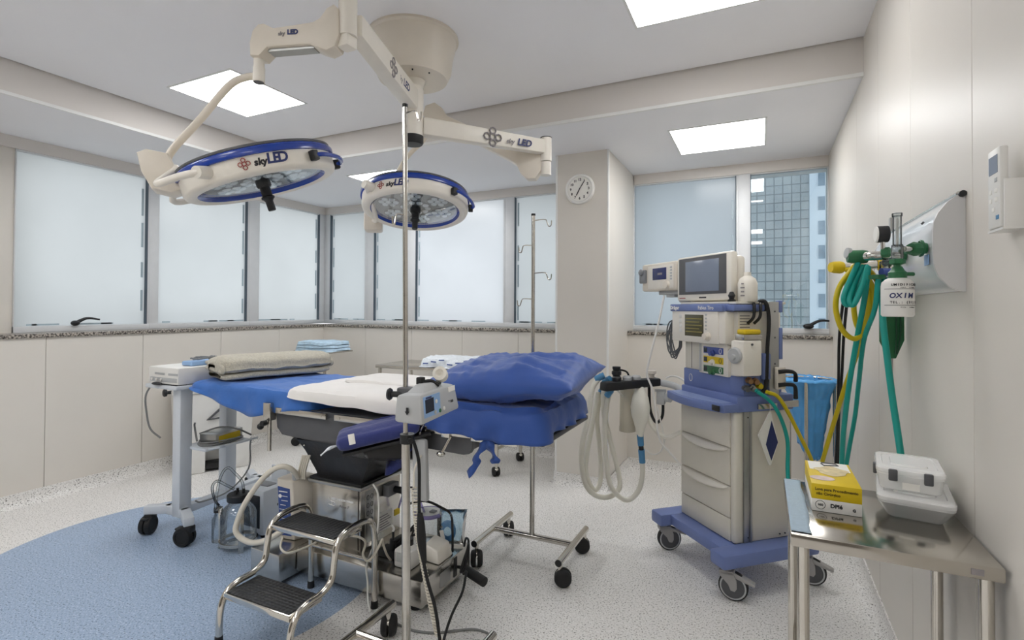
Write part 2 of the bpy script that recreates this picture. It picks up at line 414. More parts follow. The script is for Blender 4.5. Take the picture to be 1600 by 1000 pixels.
def cove(name, segs):                                              # coved vinyl skirting, floor material climbing the wall
    b = MB()
    prof = [(0.0, 0.0)] + [(0.05 - 0.044 * math.sin(R_(a)) , 0.05 - 0.05 * math.cos(R_(a))) for a in (0, 25, 50, 70, 90)] + [(0.006, 0.083), (0.0, 0.083)]
    for p, q, nrm in segs:
        p = Vector(p); q = Vector(q); d = (q - p); n = Vector(nrm)
        M = Matrix((n, Vector((0, 0, 1)), n.cross(Vector((0, 0, 1))))).transposed().to_4x4(); M.translation = p
        L = d.dot(n.cross(Vector((0, 0, 1))))
        b.prism(prof, min(0, L), max(0, L), M)
    struct(b, name, 'speckled_vinyl')
cove('baseboard_left', [((XL, YF, 0), (XL, YB, 0), (1, 0, 0))])
cove('baseboard_back', [((XL, YB, 0), (CX0, YB, 0), (0, -1, 0)), ((CX1, YB, 0), (XR, YB, 0), (0, -1, 0)), ((CX0, CY, 0), (CX1, CY, 0), (0, -1, 0)), ((CX0, CY, 0), (CX0, YB, 0), (-1, 0, 0)), ((CX1, CY, 0), (CX1, YB, 0), (1, 0, 0))])
cove('baseboard_right', [((XR, YF, 0), (XR, YB, 0), (-1, 0, 0))])
# granite sills
b = MB(); b.box((-4.5, YF, 1.045), (XL + 0.014, YB + 0.014, 1.072), bev=0.003); b.box((XL - 0.02, YB - 0.014, 1.045), (CX0 + 0.003, 4.4, 1.072), bev=0.003)
b.box((CX1 - 0.003, YB - 0.014, 1.045), (XR, 4.4, 1.072), bev=0.003); struct(b, 'trim_2', 'granite')
# header strips above the windows
b = MB(); b.box((-4.5, YF, 2.275), (XW + 0.02, 4.5, ZS)); b.box((-4.5, YW - 0.02, 2.275), (CX0, 4.5, ZS)); b.box((CX1, YW - 0.02, 2.275), (XR, 4.5, ZS)); struct(b, 'trim_3', 'beam_paint')
# windows: frames and panes
WZ0, WZ1 = 1.072, 2.278
def window(n, axis, a, c, film, wide0=0.02, wide1=0.02, hinge=0):
    """axis 'x': in the left wall between y=a..c, axis 'y': in the back wall between x=a..c"""
    def bx(b, s0, s1, d0, d1, z0, z1, m=0, bev=0.002):
        if axis == 'x': b.box((XW - d1, s0, z0), (XW - d0, s1, z1), bev=bev, m=m)
        else: b.box((s0, YW + d0, z0), (s1, YW + d1, z1), bev=bev, m=m)
    b = MB()
    bx(b, a, c, -0.015, 0.05, WZ0, WZ0 + 0.04); bx(b, a, c, -0.005, 0.05, WZ1 - 0.012, WZ1)
    bx(b, a, a + wide0, -0.01, 0.05, WZ0, WZ1); bx(b, c - wide1, c, -0.01, 0.05, WZ0, WZ1)
    o = struct(b, 'window_%d' % n, ['window_frame'])
    g = MB(); e = 0.005
    s = (a + wide0 - 0.004) if hinge <= 0 else (c - wide1 - 0.002); bx(g, s, s + e, -0.014, 0.02, WZ0 + 0.04, WZ1 - 0.01, bev=0); g.build('gasket', 'dark_gasket', o)
    p = MB(); bx(p, a + wide0, c - wide1, 0.018, 0.024, WZ0 + 0.038, WZ1 - 0.01, bev=0); p.build('pane', film, o)
    if film != 'window_glass':                                     # the film stops short of the frame in places
        q = MB(); rnd = random.Random(n)
        s0 = a + wide0 + 0.012; L = c - wide1 - a - wide0
        for k in range(5):
            t = rnd.random() * 0.8; bx(q, s0 + L * t, s0 + L * t + 0.05 + rnd.random() * 0.12, 0.013, 0.0175, WZ0 + 0.045, WZ0 + 0.056, bev=0)
        sx = (a + wide0 + 0.016) if hinge <= 0 else (c - wide1 - 0.03)
        for k in range(4):
            zz = WZ0 + 0.06 + 0.27 * k + 0.1 * rnd.random(); bx(q, sx, sx + 0.014, 0.013, 0.0175, zz, zz + 0.12 + 0.1 * rnd.random(), bev=0)
        q.build('film_gap', 'film_gap', o)
    return o
mat('film_gap', 'aabac3', 0.3)
window(1, 'x', 1.645, 2.475, 'frosted_film', 0.006, 0.02, 1)
window(2, 'x', 2.475, 3.37, 'frosted_film', 0.07, 0.03, 1)
window(3, 'x', 3.37, 4.31, 'frosted_film', 0.105, 0.08, 1)
window(4, 'y', -4.385, -3.79, 'frosted_film', 0.09, 0.02, -1)
window(5, 'y', -3.79, -3.245, 'frosted_film', 0.11, 0.02, -1)
window(6, 'y', -3.245, -2.14, 'frosted_film_white', 0.10, 0.02, -1)
window(7, 'y', -2.14, CX0 + 0.02, 'frosted_film', 0.10, 0.02, -1)
window(8, 'y', CX1 - 0.02, -0.155, 'frosted_film_blue', 0.02, 0.02, 1)
window(9, 'y', -0.155, XR, 'window_glass', 0.085, 0.006, -1)
# curved black catches on the sill side of two windows
def catch(win, p, ax):
    b = MB(); p = Vector(p); ax = Vector(ax)
    b.ball(p + Vector((0, 0, 0.012)), 0.035, (1, 0.7, 0.55))
    b.tube([p + Vector((0, 0, 0.012)), p + ax * 0.07 + Vector((0, 0, 0.045)), p + ax * 0.15 + Vector((0, 0, 0.035))], [0.014, 0.009, 0.006], 8, sub=5)
    b.build('catch', 'black_plastic', win)
catch(bpy.data.objects['window_1'], (XW + 0.02, 1.98, WZ0 + 0.045), (0, 1, 0))
catch(bpy.data.objects['window_9'], (0.305, YW - 0.03, WZ0 + 0.045), (1, 0, 0.1))
# ceiling lamps
emat('led_diffuser', 'ffffff', PANEL_STRENGTH); emat('led_diffuser_dim', 'ffffff', PANEL_STRENGTH * 0.75)      # right-side panels turned down to tame the bright spot on the right wall
def ceiling_light(x0, x1, y0, y1, z, label, mt='led_diffuser'):
    t = thing('ceiling_light', label, 'ceiling light', ((x0 + x1) / 2, (y0 + y1) / 2, z), group='square ceiling panels')
    b = MB(); w = 0.012
    for lo, hi in (((x0 - w, y0 - w), (x1 + w, y0)), ((x0 - w, y1), (x1 + w, y1 + w)), ((x0 - w, y0), (x0, y1)), ((x1, y0), (x1 + w, y1))):
        b.box((lo[0], lo[1], z - 0.004), (hi[0], hi[1], z - 0.0005))
    b.build('frame', 'white_trim', t)
    b = MB(); b.box((x0, y0, z - 0.003), (x1, y1, z - 0.0005)); b.build('diffuser', mt, t)
ceiling_light(-3.11, -2.58, 1.855, 2.36, ZC, 'square white ceiling panel above the left surgical lamp head')
ceiling_light(-0.505, 0.02, 1.855, 2.356, ZC, 'square white ceiling panel cut off by the top edge of the photo', 'led_diffuser_dim')
ceiling_light(-0.51, 0.02, 3.312, 3.845, ZS, 'square white ceiling panel over the anesthesia machine, in front of the clear window')
ceiling_light(-3.12, -2.60, 3.325, 3.85, ZS, 'square white ceiling panel half hidden behind the smaller surgical lamp head')
for k, (x0, y0) in enumerate(((-3.11, 0.1), (-1.81, -0.5), (-3.11, -1.5), (-0.505, -1.0), (-1.81, -2.2), (-0.505, -2.6))):  # unseen panels, added as fill light from beside and behind the camera
    ceiling_light(x0, x0 + 0.525, y0, y0 + 0.5, ZC, ('added unseen ceiling fill panel above the left wall, level with the camera', 'added unseen fill panel mid-ceiling just behind the camera', 'added unseen ceiling fill panel at the left wall, behind the camera', 'added unseen ceiling fill panel by the right wall, behind the camera', 'added unseen fill panel mid-ceiling near the rear wall', 'added unseen ceiling fill panel by the right wall near the rear wall')[k], 'led_diffuser_dim' if k in (3, 5) else 'led_diffuser')
# clock on the pillar
t = thing('wall_clock', 'round white wall clock on the beige pillar', 'clock', (-1.152, CY, 2.09))
M = frame((0, -1, 0), (1, 0, 0), (-1.152, CY + 0.001, 2.09))
b = MB(); b.lathe([(0, 0), (0.106, 0.0), (0.108, 0.012), (0.104, 0.026), (0.096, 0.03), (0.088, 0.026), (0.086, 0.018), (0, 0.018)], M); b.build('case', 'white_plastic', t)
b = MB(); b.lathe([(0.0, 0.0185), (0.086, 0.0185)], M); b.build('dial', 'paper_white', t)
for k in range(1, 13):
    a = R_(90 - 30 * k); text(str(k), 0.024, plate(M @ Vector((0.066 * math.cos(a), 0.066 * math.sin(a), 0.0195)), (1, 0, 0), (0, 0, 1)), 'ink_black', t, 'numeral', bold=0.0008)
for nm, ang, L, w in (('hour_hand', 210 + 32, 0.05, 0.0035), ('minute_hand', 57, 0.068, 0.0028)):
    a = R_(ang); d = M.to_3x3() @ Vector((math.cos(a), math.sin(a), 0)); c = M @ Vector((0, 0, 0.022)); b = MB(); b.tube([c - d * 0.008, c + d * L], w, 6); b.build(nm, 'ink_black', t)
# buildings outside
def tile_mat():
    m = mat('facade_tiles', '8f979b', 0.5)
    N = m.node_tree.nodes; L = m.node_tree.links; bs = N['Principled BSDF']
    tc = N.new('ShaderNodeTexCoord'); mp = N.new('ShaderNodeMapping'); mp.inputs['Rotation'].default_value = (R_(90), 0, 0); L.new(tc.outputs['Object'], mp.inputs[0])
    br = N.new('ShaderNodeTexBrick'); br.offset = 0.0; br.inputs['Scale'].default_value = 1.0; br.inputs['Brick Width'].default_value = 0.8; br.inputs['Row Height'].default_value = 0.9; br.inputs['Mortar Size'].default_value = 0.055
    br.inputs['Color1'].default_value = lin('a2a9ac'); br.inputs['Color2'].default_value = lin('b3b7b7'); br.inputs['Mortar'].default_value = lin('666e74')
    L.new(mp.outputs[0], br.inputs['Vector'])
    nz = N.new('ShaderNodeTexNoise'); nz.inputs['Scale'].default_value = 0.35; nz.inputs['Detail'].default_value = 5; L.new(tc.outputs['Object'], nz.inputs['Vector'])
    mx = N.new('ShaderNodeMix'); mx.data_type = 'RGBA'; mx.inputs[0].default_value = 0.25; L.new(br.outputs['Color'], mx.inputs[6]); L.new(nz.outputs['Fac'], mx.inputs[7]); L.new(mx.outputs[2], bs.inputs['Base Color'])
tile_mat(); mat('facade_white', 'dfe6ee', 0.6, var=0.03, scale=0.4); mat('facade_glass', '8b9dac', 0.2, var=0.25, scale=0.8)
YO = 60.0
b = MB(); b.box((-40, YO, -40), (4.35, YO + 20, 45)); o = b.build('office_building', 'facade_tiles'); tag(o, 'grey tiled office block seen through the clear window', 'building'); origin_to(o, (-18, YO + 10, -40))
t = thing('apartment_building', 'white apartment block with rows of windows, right of the grey tiled block outside', 'building', (12, YO + 10, -40))
b = MB(); b.box((4.36, YO - 0.3, -40), (20, YO + 19, 45)); b.build('facade', 'facade_white', t)
for k in range(-3, 9):
    z = 1.25 + 2.42 * k + 0.2
    b = MB(); b.box((5.05, YO - 0.36, z), (9.5, YO - 0.28, z + 1.35)); w = b.build('window', 'facade_glass', t)
    b = MB()
    for q in range(7): b.box((5.05 + q * 0.64, YO - 0.4, z), (5.1 + q * 0.64, YO - 0.35, z + 1.35))
    b.build('mullion', 'facade_white', w)
# ---------------------------------------------------------------- surgical light
CAXIS = Vector((-1.49, 2.01, 0))
SL = thing('surgical_light', 'double-headed cream and blue surgical light hanging from a round ceiling mount', 'surgical light', (CAXIS.x, CAXIS.y, ZC))
o_ = lambda x, y, z: CAXIS + Vector((x, y, z))
b = MB(); b.lathe([(0, ZC), (0.212, ZC), (0.214, ZC - 0.012), (0.203, ZC - 0.02), (0.196, ZC - 0.06), (0.186, ZC - 0.10), (0.180, ZC - 0.16), (0.160, ZC - 0.20), (0.06, ZC - 0.206), (0, ZC - 0.206)], Matrix.Translation(CAXIS), 56)
cn = b.build('ceiling_mount', 'cream', SL, sharp=30)
for a in (200, 235, 270, 305, 340): b = MB(); b.ball(CAXIS + Vector((0.13 * math.cos(R_(a)), 0.13 * math.sin(R_(a)), ZC - 0.206)), 0.004, u=8, v=5); b.build('screw', 'black_plastic', cn)
b = MB(); b.lathe([(0, 2.34), (0.058, 2.34), (0.06, 2.325), (0.05, 2.30), (0.046, 2.295), (0.046, 2.283), (0.049, 2.283), (0.049, 2.06), (0.0, 2.06)], Matrix.Translation(CAXIS), 32); b.build('column', 'cream_light', SL)
b = MB(); b.lathe([(0, 2.062), (0.050, 2.062), (0.050, 2.03), (0.044, 2.022), (0, 2.02)], Matrix.Translation(CAXIS), 32); b.build('end_cap', 'black_plastic', SL)
def arm_box(b, p, q, w0, h0, w1, h1, bev=0.008, m=0):
    p = Vector(p); q = Vector(q); d = (q - p).normalized(); s = d.cross(Vector((0, 0, 1))).normalized(); u = s.cross(d)
    def ring(c, w, h): return [c + s * w / 2 - u * h / 2, c - s * w / 2 - u * h / 2, c - s * w / 2 + u * h / 2, c + s * w / 2 + u * h / 2]
    a = ring(p, w0, h0); e = ring(q, w1, h1); b.hexa(a, e, m, bev)
def cross_logo(b, M, s, m=0):                                       # small cross made of rounded loops
    for dx, dy in ((0, 0), (1, 0), (-1, 0), (0, 1), (0, -1)):
        b.tube([M @ Vector((s * (0.5 * dx + 0.27 * math.cos(R_(a))), s * (0.5 * dy + 0.27 * math.sin(R_(a))), 0.001)) for a in range(0, 360, 45)], s * 0.07, 6, m, closed=True)
# arm towards the camera
A1 = Vector((-1.262, 1.335, 2.20))
b = MB(); arm_box(b, o_(0.012, -0.03, 2.225), A1 + Vector((0, 0.03, 0.02)), 0.07, 0.095, 0.06, 0.075); a1 = b.build('swing_arm', 'cream_light', SL)
dd = (A1 - o_(0, 0, 2.2)); dd.z = 0; dd.normalize(); side = Vector((dd.y, -dd.x, 0))
Mx = plate(o_(0.012, -0.03, 2.225) + dd * 0.23 + Vector((0, 0, -0.0)) - side * 0.036, -dd, (0, 0, 1))
Mx = plate(o_(0.012, -0.03, 2.225) + dd * 0.25 - side * 0.0355, -dd, (0, 0, 1))
text('sky', 0.034, Mx @ Matrix.Translation((0.0, -0.012, 0)), 'ink_grey', a1, bold=0.001, italic=0.2); text('LED', 0.046, Mx @ Matrix.Translation((0.075, -0.010, 0)), 'ink_blue', a1, bold=0.0015, italic=0.2)
bb = MB(); cross_logo(bb, Mx @ Matrix.Translation((-0.09, -0.008, 0)), 0.05); bb.build('emblem', 'ink_grey', a1)
# elbow and spring arm of head one
b = MB(); b.cyl(A1 + Vector((0.0, 0.0, 0.10)), A1 + Vector((0, 0, -0.035)), 0.031); b.box(A1 + Vector((-0.03, -0.026, -0.075)), A1 + Vector((0.022, 0.026, -0.03)), bev=0.008); b.build('elbow', 'cream_light', SL)
S1 = Vector((-1.572, 1.229, 2.16))
b = MB(); dS = (S1 - A1); dS.z = 0; dS.normalize(); nS = Vector((dS.y, -dS.x, 0))
M = Matrix((dS, Vector((0, 0, 1)), dS.cross(Vector((0, 0, 1))))).transposed().to_4x4(); M.translation = A1 + Vector((0, 0, -0.01))
L1 = (S1 - A1).length
poly = [(0.02, 0.055), (0.035, 0.072), (0.06, 0.06), (0.085, 0.028), (0.11, 0.016), (0.25, 0.004), (0.285, 0.022), (0.305, 0.02), (0.325, 0.0), (0.335, -0.04), (0.333, -0.085), (0.30, -0.088), (0.27, -0.060), (0.12, -0.058), (0.09, -0.072), (0.06, -0.082), (0.03, -0.07), (0.015, -0.03)]
b.prism(poly, -0.034, 0.034, M, bev=0.006); sp1 = b.build('spring_arm', 'cream', SL)
b = MB(); b.prism([(0.11, -0.056), (0.275, -0.058), (0.275, -0.070), (0.11, -0.066)], -0.02, 0.02, M); b.build('spring_cover', 'aluminium', sp1)
Mt = plate(M @ Vector((0.20, -0.016, -0.0352)), -dS, (0, 0, 1)) if (M.to_3x3() @ Vector((0, 0, -1))).dot(Vector((0, -1, 0))) > 0 else plate(M @ Vector((0.20, -0.016, 0.0352)), -dS, (0, 0, 1))
text('sky', 0.018, Mt @ Matrix.Translation((-0.018, -0.003, 0)), 'ink_grey', sp1, bold=0.0006); text('LED', 0.022, Mt @ Matrix.Translation((0.022, 0, 0)), 'ink_blue', sp1, bold=0.001)
P1 = S1 + Vector((0.008, 0.002, 0))
b = MB(); b.cyl(P1 + Vector((0, 0, -0.05)), P1 + Vector((0, 0, -0.135)), 0.0175); b.cyl(P1 + Vector((0, 0, -0.085)), P1 + Vector((0, 0, -0.134)), 0.0195); b.build('drop_tube', 'cream_light', SL)
b = MB(); b.cyl(P1 + Vector((0, 0, -0.133)), P1 + Vector((0, 0, -0.137)), 0.017); b.build('end_cap', 'dark_grey', SL)
Q1 = P1 + Vector((0, 0, -0.115))

def lamp_head(center, n, toward, k, name_cat):
    """LED disc: centre of the lower rim, outward normal, direction (roughly) of the carrying yoke"""
    n = Vector(n).normalized(); z = -n; x = Vector(toward); x = (x - z * x.dot(z)).normalized(); y = z.cross(x)
    M = Matrix((x, y, z)).transposed().to_4x4(); M.translation = Vector(center)
    M = M @ Matrix.Scale(k, 4)
    h = MB()
    h.lathe([(0.253, 0.004), (0.262, -0.004), (0.285, -0.003), (0.297, 0.004), (0.302, 0.016), (0.302, 0.066)], M, 72); hd = h.build('lamp_head', 'cream_light', SL, sharp=50)
    h = MB(); h.lathe([(0.302, 0.066), (0.311, 0.068), (0.312, 0.088), (0.306, 0.096), (0.296, 0.098)], M, 72); h.build('band', 'lamp_blue', hd, sharp=60)
    h = MB(); h.lathe([(0.298, 0.097), (0.294, 0.104), (0.22, 0.116), (0.10, 0.122), (0.0, 0.123)], M, 72); h.build('back_shell', 'cream', hd, sharp=50)
    h = MB(); h.lathe([(0.305, 0.098), (0.304, 0.107), (0.296, 0.109), (0.293, 0.103)], M, 72); h.build('seal', 'dark_grey', hd)
    h = MB(); h.lathe([(0.254, 0.003), (0.250, 0.006), (0.239, 0.018), (0.236, 0.030)], M, 72); h.build('inner_ring', 'lamp_blue', hd, sharp=60)
    h = MB(); h.lathe([(0.0, 0.032), (0.238, 0.032)], M, 64); h.build('reflector_plate', 'mid_grey', hd)
    h = MB(); h.lathe([(0.0, 0.012), (0.24, 0.014)], M, 64); h.build('cover_glass', 'lamp_glass', hd)
    for j in range(7):
        h = MB(); cx, cy = (0.160 * math.cos(R_(60 * j + 20)), 0.160 * math.sin(R_(60 * j + 20))) if j < 6 else (0.0, 0.0)
        nl = [(0, 0)] + [(0.040 * math.cos(R_(q)), 0.040 * math.sin(R_(q))) for q in range(0, 360, 60)] if j < 6 else [(0.070 * math.cos(R_(q)), 0.070 * math.sin(R_(q))) for q in range(0, 360, 36)]
        h.T = M @ Matrix.Translation((cx, cy, 0)); h.lathe([(0.0, 0.029), (0.062 if j < 6 else 0.092, 0.029), (0.062 if j < 6 else 0.092, 0.033), (0, 0.033)], n=28, m=1)
        for dx, dy in nl:
            h.T = M @ Matrix.Translation((cx + dx, cy + dy, 0.031)); h.lathe([(0.0185, 0.0), (0.0175, -0.006), (0.012, -0.011), (0.005, -0.0125), (0, -0.013)], n=12)
        h.T = Matrix.Identity(4); h.build('led_module', ['led_lens', 'dark_grey'], hd)
    h = MB(); h.lathe([(0.0, -0.005), (0.026, -0.005), (0.030, 0.002), (0.030, 0.022), (0.034, 0.03), (0, 0.03)], M, 28); h.build('hub', 'black_plastic', hd)
    h = MB(); h.lathe([(0.0, -0.105), (0.014, -0.105), (0.016, -0.10), (0.016, -0.065), (0.020, -0.058), (0.027, -0.052), (0.027, -0.046), (0.021, -0.042), (0.021, -0.004), (0, -0.004)], M, 28); h.build('sterile_handle', 'black_plastic', hd)
    return M, hd
mat('led_lens', 'f2f5f8', 0.12, 0.0, var=0.02, spec=1.0, coat=0.6)
def rim(M, ang, r, z): return M @ Vector((r * math.cos(R_(ang)), r * math.sin(R_(ang)), z))
def rim_logo(M, hd, ang, sgn, k=1.0):
    """lettering along the cream band, starting at an angle"""
    for s, da, size, mt in (('s', 0.0, 0.030, 'ink_black'), ('k', 3.3, 0.030, 'ink_black'), ('y', 6.4, 0.030, 'ink_black'), ('L', 10.4, 0.046, 'ink_blue'), ('E', 15.0, 0.046, 'ink_blue'), ('D', 20.0, 0.046, 'ink_blue')):
        a = ang + sgn * da * 0.92; p = rim(M, a, 0.3028, 0.036 if size < 0.04 else 0.041)
        tang = (M.to_3x3() @ Vector((-math.sin(R_(a)), math.cos(R_(a)), 0))) * sgn; up = M.to_3x3() @ Vector((0, 0, 1))
        text(s, size * k, plate(p, tang, up), mt, hd, bold=0.0014, italic=0.15)
    a = ang - sgn * 7.5; p = rim(M, a, 0.3028, 0.039); tang = (M.to_3x3() @ Vector((-math.sin(R_(a)), math.cos(R_(a)), 0))) * sgn
    g = MB(); cross_logo(g, plate(p, tang, M.to_3x3() @ Vector((0, 0, 1))), 0.024 * k); g.build('emblem', 'ink_red', hd)
def rim_grip(M, hd, a0, a1):
    g = MB(); g.tube([rim(M, a0, 0.312, 0.035)] + [rim(M, a0 + (a1 - a0) * t, 0.335, 0.035) for t in (0.08, 0.3, 0.5, 0.7, 0.92)] + [rim(M, a1, 0.312, 0.035)], 0.008, 8, sub=4); gp = g.build('grip', 'lamp_blue', hd)
    for a in (a0, a1): g = MB(); c = rim(M, a, 0.318, 0.035); g.box((-0.014, -0.014, -0.02), (0.014, 0.014, 0.02), bev=0.004, M=Matrix.Translation(c) @ M.to_3x3().to_4x4() @ rotz(a)); g.build('grip_end', 'black_plastic', hd)
# head one
C1 = Vector((-1.637, 1.316, 1.690)); N1 = Vector((0.180, 0.2535, -0.950))
cam_dir1 = Vector((C1.x, C1.y, 0)).normalized()
left1 = Vector((-cam_dir1.y, cam_dir1.x, 0))                       # image left as seen from the camera side
M1, H1 = lamp_head(C1, N1, left1, 0.86, 1)
def ang_of(M, v): w = M.to_3x3().inverted() @ Vector(v); return math.degrees(math.atan2(w.y, w.x))
near1 = ang_of(M1, -cam_dir1); s1 = 1 if ang_of(M1, -left1 * 0.2 - cam_dir1) > near1 else -1
rim_logo(M1, H1, near1 - s1 * 4, s1)
rim_grip(M1, H1, near1 + s1 * 38, near1 + s1 * 92)
# yoke of head one: bent pipe from the drop tube, pivot housing, fork to the disc rim
B1 = Vector((-1.832, 1.085, 1.700))
b = MB(); b.tube([Q1 + Vector((0.01, 0.003, 0)), Q1 + Vector((-0.045, -0.015, 0.0)), Q1 + Vector((-0.10, -0.04, -0.03)), Vector((-1.745, 1.147, 1.90)), Vector((-1.838, 1.104, 1.785)), Vector((-1.846, 1.10, 1.74)), B1 + Vector((0.005, 0.01, 0.0))], 0.0125, 12, sub=6); b.build('yoke_pipe', 'cream', SL)
Mh = Matrix((-left1, Vector((0, 0, 1)), -cam_dir1)).transposed().to_4x4(); Mh.translation = B1      # x to the image right, y up, z towards the camera
b = MB(); q = 0.00215; b.prism([(x * q, -y * q) for x, y in ((-36, -26), (-24, -33), (4, -30), (14, -10), (20, 4), (35, 8), (33, 22), (10, 33), (-16, 28), (-30, 2))], -0.055, 0.05, Mh, bev=0.012); b.build('pivot_housing', 'cream', SL)
for da, zz in ((-38, 0.030), (-142, -0.04)):
    E1 = rim(M1, near1 + s1 * da, 0.345, 0.045); ct = rim(M1, near1 + s1 * da, 0.302, 0.045)
    b = MB(); b.tube([Mh @ Vector((0.0, 0.015, zz)), Mh @ Vector((0.035, 0.012, zz * 1.6)), rim(M1, near1 + s1 * (da + (-24 if da > -90 else 24)), 0.40, 0.05), rim(M1, near1 + s1 * (da + (-10 if da > -90 else 10)), 0.372, 0.047), E1], 0.0115, 12, sub=5); b.cyl(E1 + (E1 - ct) * 0.25, ct, 0.019, 0.021); b.build('fork', 'cream_light', SL)
# arm of head two, running away from the camera
A2 = Vector((-1.045, 2.595, 2.115))
b = MB(); arm_box(b, o_(0.03, 0.03, 2.112), A2 + Vector((-0.012, -0.015, -0.0)), 0.06, 0.085, 0.05, 0.075); a2 = b.build('swing_arm', 'cream_light', SL)
d2 = A2 - o_(0, 0, 2.115); d2.z = 0; d2.normalize(); n2 = Vector((d2.y, -d2.x, 0))
Mx = plate(o_(0.03, 0.03, 2.112) + d2 * 0.46 + n2 * 0.0285, d2, (0, 0, 1))
text('sky', 0.034, Mx @ Matrix.Translation((0.0, -0.008, 0)), 'ink_grey', a2, bold=0.001, italic=0.2); text('LED', 0.048, Mx @ Matrix.Translation((0.082, -0.004, 0)), 'ink_blue', a2, bold=0.0015, italic=0.2)
bb = MB(); cross_logo(bb, Mx @ Matrix.Translation((-0.10, 0.0, 0)), 0.062); bb.build('emblem', 'ink_grey', a2)
b = MB(); b.cyl(A2 + Vector((0, 0, 0.05)), A2 + Vector((0, 0, -0.075)), 0.03); b.cyl(A2 + Vector((0, 0, -0.08)), A2 + Vector((0, 0, -0.15)), 0.028); b.build('elbow', 'cream_light', SL)
b = MB(); b.cyl(A2 + Vector((0, 0, 0.05)), A2 + Vector((0, 0, 0.054)), 0.031); b.build('end_cap', 'black_plastic', SL)
F2 = Vector((-1.70, 2.43, 2.345)); G2 = A2 + Vector((-0.04, 0.01, -0.105))
dS = (F2 - G2).normalized(); sd = dS.cross(Vector((0, 0, 1))).normalized(); up = sd.cross(dS)
M = Matrix((dS, up, sd)).transposed().to_4x4(); M.translation = G2; LL = (F2 - G2).length
poly = [(-0.01, -0.065), (0.03, -0.085), (0.075, -0.075), (0.12, -0.04), (0.17, -0.034), (LL - 0.16, -0.026), (LL - 0.03, -0.04), (LL + 0.01, -0.02), (LL + 0.02, 0.03), (LL - 0.02, 0.068), (LL - 0.07, 0.06), (LL - 0.12, 0.032), (0.17, 0.038), (0.11, 0.05), (0.06, 0.07), (0.01, 0.06), (-0.02, 0.0)]
b = MB(); b.prism(poly, -0.034, 0.034, M, bev=0.006); b.build('spring_arm', 'cream', SL)
C2 = Vector((-1.643, 2.244, 1.752)); N2 = Vector((0.103, -0.195, -0.975)); cd2 = Vector((C2.x, C2.y, 0)).normalized(); left2 = Vector((-cd2.y, cd2.x, 0))
M2, H2 = lamp_head(C2, N2, left2, 0.91, 2)
near2 = ang_of(M2, -cd2); s2 = 1 if ang_of(M2, -left2 * 0.2 - cd2) > near2 else -1
rim_logo(M2, H2, near2 - s2 * 30, s2)
rim_grip(M2, H2, near2 + s2 * 40, near2 + s2 * 84)
b = MB(); T2 = F2 + Vector((0.0, -0.01, -0.03)); b.cyl(T2, T2 + Vector((0, 0, -0.10)), 0.018); b.build('drop_tube', 'cream_light', SL)
B2 = Vector((-1.97, 2.30, 1.735))
b = MB(); b.tube([T2 + Vector((0, 0, -0.09)), T2 + Vector((-0.02, -0.01, -0.13)), Vector((-1.80, 2.37, 2.09)), Vector((-1.885, 2.34, 1.94)), Vector((-1.96, 2.31, 1.82)), B2], 0.0125, 12, sub=6); b.build('yoke_pipe', 'cream', SL)
b = MB(); XI = left2; Mb = Matrix((XI, Vector((0, 0, 1)).cross(XI), Vector((0, 0, 1)))).transposed().to_4x4(); Mb.translation = B2
b.box((-0.05, -0.055, -0.06), (0.05, 0.055, 0.055), bev=0.016, M=Mb); b.build('pivot_housing', 'cream', SL)
for da, q in ((-50, -1), (-140, 1)):
    E = rim(M2, near2 + s2 * da, 0.34, 0.045); ct = rim(M2, near2 + s2 * da, 0.302, 0.045)
    b = MB(); b.tube([B2 + cd2 * 0.04 * q, B2 + cd2 * 0.12 * q - left2 * 0.02, E], 0.0125, 12, sub=5); b.cyl(E + (E - ct) * 0.4, ct, 0.021, 0.023); b.build('fork', 'cream_light', SL)
